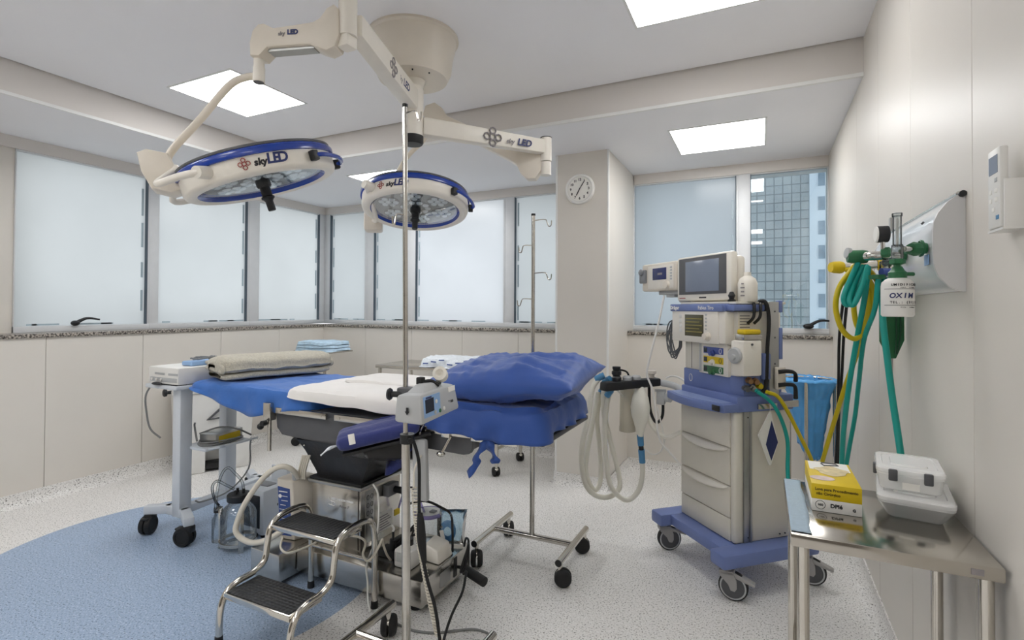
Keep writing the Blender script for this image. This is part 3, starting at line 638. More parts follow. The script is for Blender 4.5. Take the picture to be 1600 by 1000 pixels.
# ---------------------------------------------------------------- cloth shapes
def nz(v, s, seed=0.0): return noise.noise(Vector(v) * s + Vector((seed, seed * 1.7, seed * 0.3)))
def drape(b, x0, x1, y0, y1, ztop, hang, r=0.02, bulge=0.0, wr=0.004, seed=1.0, flare=0.012, N=140, rc=0.04, top=None, fold=30.0):
    """sheet lying over a slab: top surface, rounded edge, skirt hanging to z = hang(x, y)"""
    per = []
    for cx, cy, a0 in ((x1 - rc, y1 - rc, 0), (x0 + rc, y1 - rc, 90), (x0 + rc, y0 + rc, 180), (x1 - rc, y0 + rc, 270)):
        for k in range(7): a = R_(a0 + 15 * k); per.append((Vector((cx + rc * math.cos(a), cy + rc * math.sin(a), 0)), Vector((math.cos(a), math.sin(a), 0))))
    L = [0.0]
    for i in range(len(per)): L.append(L[-1] + (per[(i + 1) % len(per)][0] - per[i][0]).length)
    P = []; j = 0
    for k in range(N):
        s = L[-1] * k / N
        while L[j + 1] < s: j += 1
        t = (s - L[j]) / max(1e-9, L[j + 1] - L[j]); a = per[j % len(per)]; c = per[(j + 1) % len(per)]
        P.append((a[0].lerp(c[0], t), a[1].lerp(c[1], t).normalized(), s))
    C = Vector(((x0 + x1) / 2, (y0 + y1) / 2, 0)); V = []; F = []
    zt = top or (lambda x, y: 0.0)
    V.append(C + Vector((0, 0, ztop + bulge + zt(C.x, C.y))))
    rings = [0.12, 0.25, 0.38, 0.5, 0.6, 0.7, 0.79, 0.87, 0.93, 0.97]
    for f in rings:
        for p, n, s in P:
            q = C.lerp(p, f); w = nz((q.x, q.y, 0), 7, seed) * wr + nz((q.x, q.y * 2, 1), 16, seed) * wr * 0.5
            V.append(Vector((q.x, q.y, ztop + bulge * (1 - f * f) + w + zt(q.x, q.y) - (0.25 * r if f > 0.95 else 0))))
    for q, (t, dn) in enumerate(((0.35, 0.4), (0.8, 0.9), (1, 1.6))):
        for p, n, s in P: V.append(p + n * r * t * 0.6 + Vector((0, 0, ztop - r * dn + zt(p.x, p.y) + nz((p.x, p.y, 2), 12, seed) * wr)))
    for q in range(1, 6):
        t = q / 5
        for p, n, s in P:
            zb = hang(p.x, p.y); z0 = ztop - r * 1.6; zz = z0 + (zb - z0) * t
            w = math.sin(s * fold + 3 * nz((s, 0, 0), 2.2, seed)) * flare * t * (0.5 + 0.9 * abs(nz((s, 1, 0), 3.1, seed)))
            V.append(p + n * (r * 0.6 + w + flare * 0.4 * t) + Vector((0, 0, zz + nz((s, 2, 0), 5, seed) * 0.012 * t)))
    for i in range(N): F.append((0, 1 + i, 1 + (i + 1) % N))
    nr = len(rings) + 3 + 5
    for k in range(nr - 1):
        for i in range(N): a = 1 + k * N; c = a + N; F.append((a + i, c + i, c + (i + 1) % N, a + (i + 1) % N))
    b._add(V, F, 0); return b
def cushion(b, M, a, c, T, wr=0.012, seed=3.0, pinch=0.05, p=2.6, n=46, flat=0.0):
    """stuffed pillow shape, corners drawn out"""
    for sgn in (1, -1):
        def fn(u, v, sgn=sgn):
            u = u * 2 - 1; v = v * 2 - 1
            u = math.copysign(1 - (1 - abs(u)) ** 1.5, u); v = math.copysign(1 - (1 - abs(v)) ** 1.5, v)
            t = max(0.0, (1 - abs(u) ** p) * (1 - abs(v) ** p)) ** 0.5
            x = a * u * (1 - pinch * (1 - v * v)); y = c * v * (1 - pinch * (1 - u * u))
            w = (nz((x, y, sgn), 5.5, seed) + 0.6 * nz((x * 0.6 + y, y * 2.2, 3 * sgn), 11, seed)) * wr * min(1.0, t * 1.6) + 0.35 * wr * nz((x * 3, y, 0), 16, seed) * min(1, 2 * t)
            return M @ Vector((x, y, sgn * T * t * (1 - (flat if sgn < 0 else 0)) + w))
        b.grid(fn, n, n)
    return b
# ---------------------------------------------------------------- operating table
OT = thing('operating_table', 'operating table with stainless steel pedestal base and black bellows, carrying the sheets and pillow', 'operating table', (-1.66, 2.05, 0))
b = MB(); b.box((-1.93, 1.745, 0.035), (-1.235, 2.135, 0.145), bev=0.006); b.box((-2.12, 1.652, 0.02), (-1.936, 2.22, 0.145), bev=0.005)
bs = b.build('base', 'stainless', OT)
for x, y in ((-1.30, 1.80), (-1.30, 2.08), (-2.05, 1.72), (-2.05, 2.16)): b = MB(); b.cyl((x, y, 0), (x, y, 0.036), 0.024, n=16); b.build('foot', 'black_rubber', bs)
b = MB(); b.box((-1.236, 1.99, 0.05), (-1.233, 2.015, 0.135)); b.build('slot', 'black_plastic', bs)
b = MB(); b.box((-1.2355, 1.88, 0.055), (-1.2335, 1.96, 0.115)); b.build('hatch', 'aluminium', bs)
b = MB(); b.cyl((-1.24, 2.04, 0.075), (-1.19, 2.03, 0.072), 0.007); b.cyl((-1.205, 2.035, 0.073), (-1.085, 2.0, 0.06), 0.021, n=18); b.build('brake_pedal', 'black_rubber', OT)
PX0, PX1, PY0, PY1 = -1.935, -1.636, 1.838, 2.125
b = MB(); b.box((PX0, PY0, 0.144), (PX1, PY1, 0.422), bev=0.004); pd = b.build('pedestal', 'stainless', OT)
b = MB(); b.box((PX1 - 0.014, PY0 - 0.0035, 0.15), (PX1 - 0.0105, PY0 + 0.0, 0.415)); b.build('seam', 'shadow_gap', pd)
Mp = plate((-1.775, PY0 - 0.0006, 0.352), (1, 0, 0), (0, 0, 1))
text('NEW FASHION DESIGN', 0.0125, Mp @ Matrix.Translation((0.03, 0.006, 0)), 'ink_white', pd, bold=0.0006); text('Nova T', 0.018, Mp @ Matrix.Translation((0.04, -0.022, 0)), 'ink_grey', pd, italic=0.4)
b = MB(); b.tube([Mp @ Vector(v) for v in ((-0.055, 0.012, 0), (-0.045, -0.006, 0), (-0.015, -0.010, 0))], 0.0018, 6); b.tube([Mp @ Vector(v) for v in ((-0.032, -0.008, 0), (-0.034, -0.022, 0))], 0.003, 6); b.tube([Mp @ Vector(v) for v in ((-0.055, -0.023, 0), (-0.018, -0.026, 0))], 0.0022, 6); b.build('emblem', 'ink_white', pd)
b = MB(); b.box((PX1, 1.868, 0.17), (PX1 + 0.004, 1.925, 0.405), bev=0.001); sp = b.build('switch_plate', 'aluminium', pd)
for i in range(4):
    for j in range(2):
        b = MB(); y = 1.882 + 0.026 * j; z = 0.375 - 0.036 * i; b.tube([(PX1 + 0.0045, y + 0.008 * math.cos(R_(a)), z + 0.011 * math.sin(R_(a))) for a in range(0, 360, 40)], 0.0014, 5, closed=True); b.build('switch_mark', 'ink_black', sp)
b = MB(); b.box((PX1, 1.96, 0.18), (PX1 + 0.002, 2.06, 0.27)); rp = b.build('rating_plate', 'paper_white', pd)
for k in range(6): b = MB(); b.box((PX1 + 0.0018, 1.967, 0.19 + 0.012 * k), (PX1 + 0.0026, 2.05 - 0.012 * (k % 3), 0.1945 + 0.012 * k)); b.build('printed_line', 'ink_grey', rp)
b = MB(); b.box((PX1, 2.08, 0.22), (PX1 + 0.002, 2.12, 0.25)); b.build('sticker', 'yellow', pd)
b = MB(); b.box((PX1, 1.99, 0.345), (PX1 + 0.035, 2.07, 0.40), bev=0.003); sk = b.build('socket', 'mid_grey', pd); b = MB(); b.cyl((PX1 + 0.035, 2.04, 0.37), (PX1 + 0.075, 2.04, 0.37), 0.016, n=14); b.build('plug', 'black_plastic', sk)
b = MB(); b.box((PX0 - 0.014, PY0 - 0.016, 0.420), (PX1 + 0.014, PY1 + 0.01, 0.436), bev=0.004); b.build('collar', 'aluminium', OT)
b = MB(); b.box((PX0 - 0.008, PY0 - 0.01, 0.434), (PX1 + 0.008, PY1 + 0.005, 0.448), bev=0.004); b.build('gasket', 'black_rubber', OT)
b = MB()
bot = [(-1.925, 1.862), (-1.648, 1.862), (-1.648, 2.11), (-1.925, 2.11)]; top = [(-1.995, 1.792), (-1.53, 1.792), (-1.53, 2.315), (-1.995, 2.315)]
V = []; F = []; nN = 24; lv = 9
def rrect(c4, k, r=0.12):
    (x0, y0), (x1, _), (_, y1), _ = c4; s = k / 64 * 4; e = int(s) % 4; t = s - int(s)
    q = [(x0, y0), (x1, y0), (x1, y1), (x0, y1)]; a = q[e]; c = q[(e + 1) % 4]; return Vector((a[0] + (c[0] - a[0]) * t, a[1] + (c[1] - a[1]) * t, 0))
for i in range(lv + 1):
    t = i / lv; z = 0.440 + (0.625 - 0.440) * t
    for k in range(64):
        p = rrect(bot, k).lerp(rrect(top, k), t ** 1.25); c = Vector((-1.78, 2.05, 0)); d = (p - c).normalized()
        w = 0.012 * nz((p.x, p.y, z), 9, 5) * (1 - abs(2 * t - 1) ** 3); V.append(p + d * w + Vector((0, 0, z)))
for i in range(lv):
    for k in range(64): F.append((i * 64 + k, i * 64 + (k + 1) % 64, (i + 1) * 64 + (k + 1) % 64, (i + 1) * 64 + k))
b._add(V, F, 0); bl = b.build('bellows', 'bellows_black', OT, sharp=50)
for x, z in ((-1.665, 0.60), (-1.94, 0.60)): b = MB(); b.ball((x, 1.793, z), 0.005, u=8, v=5); b.build('snap', 'chrome', bl)
# table-top frame: dark side panels and steel rails
b = MB(); MF = frame((0, -1, 0), (1, 0, 0)); MF = Matrix(((1, 0, 0, 0), (0, 0, 1, 0), (0, 1, 0, 0), (0, 0, 0, 1)))    # prism xy -> world x,z ; depth -> y
b.prism([(-2.14, 0.742), (-2.13, 0.665), (-2.095, 0.632), (-1.45, 0.60), (-1.45, 0.742)], 1.80, 1.828, MF); b.prism([(-2.14, 0.742), (-2.13, 0.665), (-2.095, 0.632), (-1.45, 0.60), (-1.45, 0.742)], 2.29, 2.318, MF)
b.box((-2.09, 1.82, 0.64), (-1.45, 2.30, 0.66)); b.build('seat_frame', 'dark_grey', OT)
pr2 = [(-1.46, 0.742), (-1.46, 0.672), (-1.075, 0.662), (-1.05, 0.668), (-1.036, 0.69), (-1.036, 0.742)]
for y in (1.80, 2.29): b = MB(); b.prism(pr2, y, y + 0.026, MF); b.build('back_frame', 'dark_grey', OT)
b = MB(); b.box((-2.13, 1.80, 0.742), (-1.03, 2.33, 0.765), bev=0.003); b.build('table_deck', 'dark_grey', OT)
b = MB(); b.box((-1.10, 1.79, 0.735), (-0.725, 2.335, 0.757), bev=0.006); b.build('head_board', 'dark_grey', OT)
b = MB(); b.box((-2.77, 1.83, 0.772), (-2.16, 2.31, 0.795), bev=0.006); b.build('leg_board', 'dark_grey', OT)
b = MB(); b.box((-2.14, 1.79, 0.735), (-2.0, 1.84, 0.775), bev=0.004); b.box((-2.2, 1.79, 0.74), (-2.12, 2.33, 0.775), bev=0.004); b.build('leg_hinge', 'dark_grey', OT)
for x0, x1 in ((-2.115, -1.79), (-1.74, -1.28), (-1.27, -1.03)):
    b = MB(); b.box((x0, 1.775, 0.737), (x1, 1.787, 0.765), bev=0.002); b.cyl((x0 + 0.03, 1.787, 0.751), (x0 + 0.03, 1.805, 0.751), 0.008, n=12); b.cyl((x1 - 0.03, 1.787, 0.751), (x1 - 0.03, 1.805, 0.751), 0.008, n=12); b.cyl((x0 + 0.03, 1.774, 0.751), (x0 + 0.03, 1.777, 0.751), 0.006, n=12); b.cyl((x1 - 0.03, 1.774, 0.751), (x1 - 0.03, 1.777, 0.751), 0.006, n=12); b.build('side_rail', 'stainless', OT)
    b = MB(); b.box((x0, 2.343, 0.737), (x1, 2.355, 0.765), bev=0.002); b.cyl((x0 + 0.03, 2.325, 0.751), (x0 + 0.03, 2.345, 0.751), 0.008, n=12); b.build('side_rail', 'stainless', OT)
b = MB(); b.box((-1.03, 1.778, 0.726), (-0.83, 1.79, 0.742), bev=0.002); b.build('head_rail', 'chrome', OT)
b = MB(); b.box((-2.185, 1.762, 0.70), (-2.135, 1.80, 0.785), bev=0.004); b.cyl((-2.16, 1.781, 0.71), (-2.16, 1.781, 0.55), 0.0095, n=14); b.build('post_clamp', 'stainless', OT)
b = MB(); b.cyl((-2.16, 1.76, 0.69), (-2.16, 1.735, 0.69), 0.013, n=12); b.ball((-2.185, 1.75, 0.672), 0.016); b.build('clamp_knob', 'black_plastic', OT)
b = MB(); b.box((-1.16, 1.765, 0.73), (-1.12, 1.79, 0.775), bev=0.003); b.cyl((-1.12, 1.775, 0.735), (-1.145, 1.75, 0.675), 0.006, n=10); b.ball((-1.15, 1.75, 0.668), 0.014, (1.4, 1, 0.8)); b.build('rail_clamp', 'chrome', OT)
b = MB(); b.box((-1.43, 1.845, 0.668), (-1.06, 2.27, 0.735), bev=0.01); b.build('gear_case', 'dark_grey', OT)
# sheets on the table
def one(b, name, mats, label, cat, base, group=None, **k): o = b.build(name, mats, **k); origin_to(o, base); return tag(o, label, cat, group)
b = MB(); drape(b, -2.785, -1.90, 1.795, 2.34, 0.85, lambda x, y: (0.815 - 0.115 * min(1, max(0, (x + 2.785) / 0.45)) + 0.055 * max(0, min(1, (x + 2.3) / 0.3))) if y < 2.0 else 0.77, r=0.022, wr=0.010, seed=2.0, flare=0.018, fold=26)
one(b, 'blue_sheet', 'drape_blue', 'blue sheet over the left end of the operating table, hanging at its corner', 'sheet', (-2.35, 2.07, 0.80), solid=0.002)
b = MB(); drape(b, -2.045, -1.24, 1.778, 2.33, 0.866, lambda x, y: 0.822 - 0.03 * (x + 2.045) / 0.8, r=0.026, wr=0.006, seed=4.0, flare=0.004, fold=14, rc=0.05, bulge=0.006)
one(b, 'white_sheet', 'sheet_white', 'white sheet spread over the middle of the operating table', 'sheet', (-1.65, 2.05, 0.80), solid=0.002)
b = MB(); drape(b, -1.93, -1.25, 2.03, 2.315, 0.885, lambda x, y: 0.868, r=0.008, wr=0.006, seed=6.0, flare=0.003, fold=10, rc=0.04)
one(b, 'folded_sheet', 'sheet_white', 'second white sheet folded in a strip along the far edge of the table', 'sheet', (-1.6, 2.17, 0.866), solid=0.002)
# fleece blanket rolled at the foot end
Mf = Matrix.Translation((-2.565, 2.125, 0.915)) @ rotz(72)
b = MB()
prof = []
def fleece(u, v):
    s = u * 4.0 - 2.0                                                # along the roll
    L = 0.315; x = (u - 0.5) * 2 * L; a = v * 2 * math.pi
    w = 0.155 * (1 + 0.10 * math.sin(a * 1.0)); h = 0.056
    k = (max(0.0, 1 - abs(2 * u - 1) ** 14)) ** 0.5
    ca, sa = math.cos(a), math.sin(a); y = w * math.copysign(abs(ca) ** 0.7, ca); z = h * math.copysign(abs(sa) ** 0.8, sa)
    z = max(z, -0.03) + 0.012; g = nz((x, y, z), 9, 8) * 0.009 + nz((x, y, z), 24, 8) * 0.004
    dent = -0.014 * math.exp(-((z / 0.008) ** 2)) if abs(ca) > 0.5 else 0.0
    return Mf @ Vector((x, (y + math.copysign(dent, y)) * (0.35 + 0.65 * k), z * (0.5 + 0.5 * k) + g))
b.grid(fleece, 60, 48)
def lower_fold(u, v):
    L = 0.30; x = (u - 0.5) * 2 * L; a = v * 2 * math.pi; ca, sa = math.cos(a), math.sin(a); k = (max(0.0, 1 - abs(2 * u - 1) ** 14)) ** 0.5
    y = 0.160 * math.copysign(abs(ca) ** 0.7, ca); z = -0.034 + 0.021 * math.copysign(abs(sa) ** 0.6, sa) * (0.5 + 0.5 * k)
    return Mf @ Vector((x, y * (0.6 + 0.4 * k), z + nz((x, y, z), 9, 18) * 0.006))
b.grid(lower_fold, 50, 40)
def spiral(u, v): return None
for ex in (-1, 1):
    b.tube([Mf @ Vector((ex * 0.300, y, z)) for y, z in ((0.13, 0.026), (0.0, 0.030), (-0.11, 0.022), (-0.135, 0.0), (-0.11, -0.010), (0.02, -0.006), (0.12, -0.004))], 0.011, 8, sub=5)
b.tube([Mf @ Vector((ex2, 0.150, -0.002)) for ex2 in (-0.30, 0, 0.30)], 0.006, 8)
one(b, 'fleece_blanket', 'fleece', 'folded cream fleece blanket at the left end of the operating table', 'blanket', (-2.58, 2.14, 0.86), sharp=80)
# head cushion and pillow
b = MB(); drape(b, -1.25, -0.745, 1.79, 2.335, 0.868, lambda x, y: (0.768 if (x > -0.79 and y > 1.86) else 0.742) if x > -1.0 else 0.752, r=0.045, wr=0.015, seed=9.0, flare=0.018, fold=46, rc=0.05, bulge=0.01)
HC = one(b, 'head_cushion', 'cushion_blue', 'blue covered head cushion tied under the head end, below the large pillow', 'cushion', (-1.0, 2.06, 0.757), solid=0.003)
def ribbon(pts, w, parent, mt, nm):
    P = smooth_path(pts, 5); b = MB(); V = []; F = []
    for i, p in enumerate(P):
        d = (P[min(i + 1, len(P) - 1)] - P[max(i - 1, 0)]).normalized(); s = d.cross(Vector((0.25, 1, 0))).normalized(); tw = 0.5 * math.sin(i * 0.55)
        s = (s * math.cos(tw) + Vector((0, 1, 0)) * math.sin(tw)).normalized(); ww = w * (1 - 0.25 * math.sin(i * 0.9)); V += [p - s * ww / 2, p + s * ww / 2]
    for i in range(len(P) - 1): F.append((2 * i, 2 * i + 1, 2 * i + 3, 2 * i + 2))
    b._add(V, F, 0); return b.build(nm, mt, parent, solid=0.003)
ribbon([(-0.955, 1.775, 0.742), (-0.965, 1.765, 0.72), (-0.99, 1.76, 0.68), (-0.995, 1.76, 0.645), (-1.03, 1.76, 0.60)], 0.03, HC, 'cushion_blue', 'tie')
ribbon([(-0.955, 1.775, 0.745), (-0.935, 1.765, 0.72), (-0.915, 1.76, 0.685), (-0.91, 1.76, 0.66)], 0.035, HC, 'cushion_blue', 'tie')
b = MB(); Mpil = Matrix.Translation((-0.955, 2.055, 0.95)) @ Matrix.Rotation(R_(3), 4, 'X') @ Matrix.Rotation(R_(-3), 4, 'Y') @ rotz(3)
cushion(b, Mpil, 0.325, 0.285, 0.092, wr=0.024, seed=11, pinch=0.035, p=3.0, flat=0.25)
one(b, 'pillow', 'cushion_blue', 'large puffy blue pillow on the head end of the operating table', 'pillow', (-0.955, 2.055, 0.87), sharp=60)
# padded arm board sticking out towards the steps
Ma = Matrix.Translation((-1.412, 1.692, 0.742)) @ rotz(39) @ Matrix.Rotation(R_(-11), 4, 'Y')
AB = thing('arm_pad', 'navy padded arm pad sticking out from the near side of the operating table', 'arm pad', (-1.412, 1.692, 0.70))
b = MB()
def padf(u, v):
    L = 0.165; x = (u - 0.5) * 2 * L; a = v * 2 * math.pi; ca, sa = math.cos(a), math.sin(a); k = max(0, 1 - abs(2 * u - 1) ** 10) ** 0.5
    y = 0.098 * math.copysign(abs(ca) ** 0.75, ca); z = 0.036 * math.copysign(abs(sa) ** 0.7, sa)
    z += 0.006 * abs(math.sin(y * 42)) * (1 if sa > 0 else 0) * k
    return Ma @ Vector((x, y * (0.55 + 0.45 * k), z * (0.25 + 0.75 * k) + 0.004 * nz((x, y, z), 14, 2)))
b.grid(padf, 40, 48); b.build('pad', 'navy_cloth', AB, sharp=80)
b = MB(); b.tube([Ma @ Vector(v) for v in ((-0.10, 0.045, 0.038), (0.02, 0.05, 0.041), (0.15, 0.048, 0.038))], 0.003, 6); b.build('seam', 'navy_cloth', AB)
b = MB(); b.box((-0.012, -0.02, 0), (0.012, 0.02, 0.003), bev=0.001, M=Ma @ Matrix.Translation((-0.10, -0.094, 0.016)) @ Matrix.Rotation(R_(72), 4, 'X')); b.build('care_tag', 'paper_white', AB)
b = MB(); b.box((-0.15, -0.075, -0.05), (0.2, 0.075, -0.037), bev=0.004, M=Ma); b.build('board', 'black_plastic', AB)
ribbon([Ma @ Vector((-0.155, 0.02, -0.02)), Ma @ Vector((-0.20, 0.0, -0.02)), Ma @ Vector((-0.235, -0.02, -0.035))], 0.012, AB, 'wrap_white', 'strap')
b = MB(); b.hexa([(-1.62, 1.75, 0.60), (-1.40, 1.60, 0.655), (-1.27, 1.80, 0.62), (-1.47, 1.83, 0.57)], [(-1.56, 1.74, 0.675), (-1.44, 1.615, 0.69), (-1.25, 1.80, 0.73), (-1.45, 1.83, 0.73)], bev=0.01); b.build('skirt', 'bellows_black', AB)
ribbon([(-1.30, 1.775, 0.73), (-1.31, 1.765, 0.69), (-1.33, 1.76, 0.64), (-1.36, 1.755, 0.60), (-1.42, 1.745, 0.575)], 0.05, AB, 'navy_cloth', 'fastening_strap')
# ---------------------------------------------------------------- casters, stands, steps
def small_caster(parent, x, y, ztop, ang=0, r=0.039):
    """twin-wheel swivel caster: stem and fork, wheels below"""
    d = Vector((math.cos(R_(ang)), math.sin(R_(ang)), 0)); s = Vector((-d.y, d.x, 0)); c = Vector((x, y, r)) + d * 0.012
    b = MB(); b.cyl((x, y, ztop), (x, y, r * 1.35), 0.010, n=14); b.ball((x, y, r * 1.5), 0.02, (1, 1, 0.7)); b.tube([Vector((x, y, r * 1.5)), c], 0.010, 8); f = b.build('caster', 'chrome', parent)
    for q in (-1, 1):
        b = MB(); M = frame(s * q, (0, 0, 1), c + s * q * 0.004); b.lathe([(0, 0), (r, 0), (r, 0.012), (r * 0.93, 0.019), (r * 0.75, 0.024), (r * 0.45, 0.026), (0.0, 0.026)], M, 28); b.build('wheel', 'black_rubber', f)
def iv_stand(cx, cy, yaw, label, loc_near, sx, top, r0, r1, split, lean=(0, 0), hooks=()):
    t = thing('iv_stand', label, 'iv stand', (cx, cy, 0), group='steel iv stands on casters')
    X = Vector((1, 0, 0)); zb = 0.112
    for q, nm in ((-1, 'side_bar'), (1, 'side_bar')):
        b = MB(); x = cx + q * sx; b.cyl((x, cy - 0.205, zb), (x, cy + 0.205, zb), 0.0155, n=20); b.cyl((x, cy - 0.2055, zb), (x, cy - 0.203, zb), 0.0158, n=20, m=1); b.build(nm, ['chrome', 'black_plastic'], t)
        for e in (-1, 1): small_caster(t, x, cy + e * 0.178, zb - 0.012, 70 + 90 * e + 40 * q)
    b = MB(); b.cyl((cx - sx, cy, zb), (cx + sx, cy, zb), 0.0145, n=20); b.build('cross_bar', 'chrome', t)
    tp = Vector((cx + lean[0], cy + lean[1], top)); bt = Vector((cx, cy, zb)); sp = bt.lerp(tp, (split - zb) / (top - zb))
    b = MB(); b.cyl(bt, sp, r0, n=20); lo = b.build('lower_pole', 'stainless', t)
    b = MB(); b.cyl(sp - Vector((0, 0, 0.05)), tp, r1, n=18); b.build('upper_pole', 'stainless', t)
    b = MB(); b.cyl(tp, tp + Vector((0, 0, 0.01)), r1 * 1.15, n=16); b.build('end_cap', 'black_plastic', t)
    for z, dirx, L in hooks:
        c = bt.lerp(tp, (z - zb) / (top - zb)); d = Vector((dirx, 0.0, 0)).normalized() if not isinstance(dirx, tuple) else Vector(dirx).normalized()
        b = MB(); b.tube([c, c + d * L * 0.75 + Vector((0, 0, 0.002)), c + d * L * 0.9 + Vector((0, 0, -0.012)), c + d * L * 1.0 + Vector((0, 0, -0.032)), c + d * (L * 1.16) + Vector((0, 0, -0.030)), c + d * (L * 1.2) + Vector((0, 0, -0.006))], 0.0028, 8, sub=4); b.build('hook', 'chrome', t)
    return t
IV1 = iv_stand(-1.06, 1.415, 0, 'tall steel iv stand in front of the operating table, holding the pump', None, 0.217, 1.925, 0.0145, 0.0085, 0.80, (-0.022, 0), [(1.905, 1, 0.055), (1.56, (-1, -0.9, 0), 0.035)])
b = MB(); b.cyl((-1.063, 1.415, 0.80), (-1.063, 1.415, 0.83), 0.024, n=18); b.cyl((-1.063, 1.415, 0.815), (-1.03, 1.39, 0.815), 0.008, n=10); b.build('height_clamp', 'black_plastic', IV1)
IV2 = iv_stand(-1.034, 2.40, 0, 'steel iv stand behind the operating table pillow, with four hooks and nothing on it', None, 0.216, 1.715, 0.0125, 0.0095, 0.9, (0, 0), [(1.69, 1, 0.082), (1.565, -1, 0.066), (1.425, 1, 0.082), (1.295, -1, 0.072)])
# pump clamped on the near stand
PU = thing('infusion_pump', 'grey infusion pump with small screen clamped on the near iv stand', 'pump', (-1.0, 1.45, 0.885))
Mf2 = Matrix(((0, 0, 1, 0), (1, 0, 0, 0), (0, 1, 0, 0), (0, 0, 0, 1)))      # prism x -> y, y -> z, z -> x
b = MB()
b.hexa([(-1.052, 1.328, 0.886), (-0.948, 1.338, 0.882), (-0.955, 1.575, 0.896), (-1.04, 1.57, 0.896)], [(-1.046, 1.332, 0.972), (-0.957, 1.340, 0.978), (-0.965, 1.555, 0.984), (-1.035, 1.555, 0.99)], bev=0.011)
b.hexa([(-1.035, 1.36, 0.970), (-0.965, 1.36, 0.973), (-0.975, 1.50, 0.98), (-1.03, 1.50, 0.98)], [(-1.02, 1.40, 1.0), (-0.985, 1.40, 1.0), (-0.985, 1.48, 1.003), (-1.02, 1.48, 1.003)], bev=0.006)
body = b.build('case', 'grey_plastic', PU)
def on_front(y, z, off=0.0012): return Vector((-0.9505 - (z - 0.884) * 0.085 - (y - 1.338) * 0.03 + off, y, z))
rt = Vector((0.0, 1, 0.03)); upv = Vector((-0.085, 0, 1))
def fp(y0, y1, z0, z1, mt, nm, off=0.0012, th=0.0012, par=None):
    b = MB(); q = [on_front(y0, z0, off), on_front(y1, z0 + 0.003, off), on_front(y1, z1 + 0.003, off), on_front(y0, z1, off)]; n = Vector((th, 0, 0)); b.hexa([q[0] - n, q[0] + n, q[1] + n, q[1] - n], [q[3] - n, q[3] + n, q[2] + n, q[2] - n]); return b.build(nm, mt, par or body)
fp(1.352, 1.45, 0.902, 0.968, 'panel_sky', 'control_panel'); fp(1.362, 1.41, 0.916, 0.958, 'screen_dark', 'screen', 0.0026)
for y, z, m_ in ((1.425, 0.945, 'white_plastic'), (1.417, 0.912, 'grey_plastic'), (1.445, 0.912, 'green'), (1.47, 0.915, 'white_plastic')):
    b = MB(); b.lathe([(0.0065, 0), (0.0065, 0.002), (0.005, 0.003), (0, 0.003)], frame((1, 0, 0.085), (0, 1, 0), on_front(y, z, 0.002)), 16); b.build('button', m_, body)
text('ST 800', 0.012, plate(on_front(1.515, 0.93, 0.0018), rt, upv), 'ink_black', body, bold=0.0004); print_bar(plate(on_front(1.382, 0.9635, 0.003), rt, upv), 0.032, 0.005, 'ink_blue', body)
b = MB(); Mk = plate((-0.998, 1.3275, 0.925), (1, 0.09, 0), (0, 0.05, 1)); b.prism([(-0.004, 0.012), (0.004, 0.012), (0.004, 0), (0.008, 0), (0, -0.011), (-0.008, 0), (-0.004, 0)], -0.001, 0.0012, Mk); b.build('arrow_mark', 'ink_black', body)
fp(1.505, 1.55, 0.962, 0.978, 'paper_white', 'sticker')
b = MB(); b.cyl((-1.062, 1.40, 0.963), (-1.105, 1.385, 0.963), 0.010, n=14); b.lathe([(0, 0), (0.017, 0.0), (0.021, 0.006), (0.017, 0.013), (0, 0.014)], frame((-1, -0.35, 0), (0, 0, 1), (-1.105, 1.385, 0.963)), 20); b.build('clamp_knob', 'black_plastic', PU)
b = MB(); b.box((-1.09, 1.39, 0.94), (-1.03, 1.44, 0.985), bev=0.006); b.build('pole_clamp', 'dark_grey', PU)
b = MB(); b.lathe([(0.0, 0.0), (0.022, 0.0), (0.024, 0.012), (0.018, 0.03), (0.024, 0.04), (0.014, 0.042), (0, 0.02)], frame((0.3, -0.8, 0.35), (0, 0, 1), (-0.99, 1.51, 1.015)), 24); b.build('drip_sensor', 'cream_light', PU)
b = MB(); b.tube([(-0.992, 1.49, 0.985), (-0.995, 1.50, 1.01)], 0.010, 10); b.build('sensor_mount', 'dark_grey', PU)
b = MB(); b.box((-1.03, 1.415, 0.995), (-1.008, 1.44, 1.02), bev=0.004); b.tube([(-1.02, 1.43, 1.0), (-0.995, 1.45, 1.005), (-0.975, 1.47, 0.99)], 0.007, 8, sub=4); b.build('cable_boot', 'black_rubber', PU)
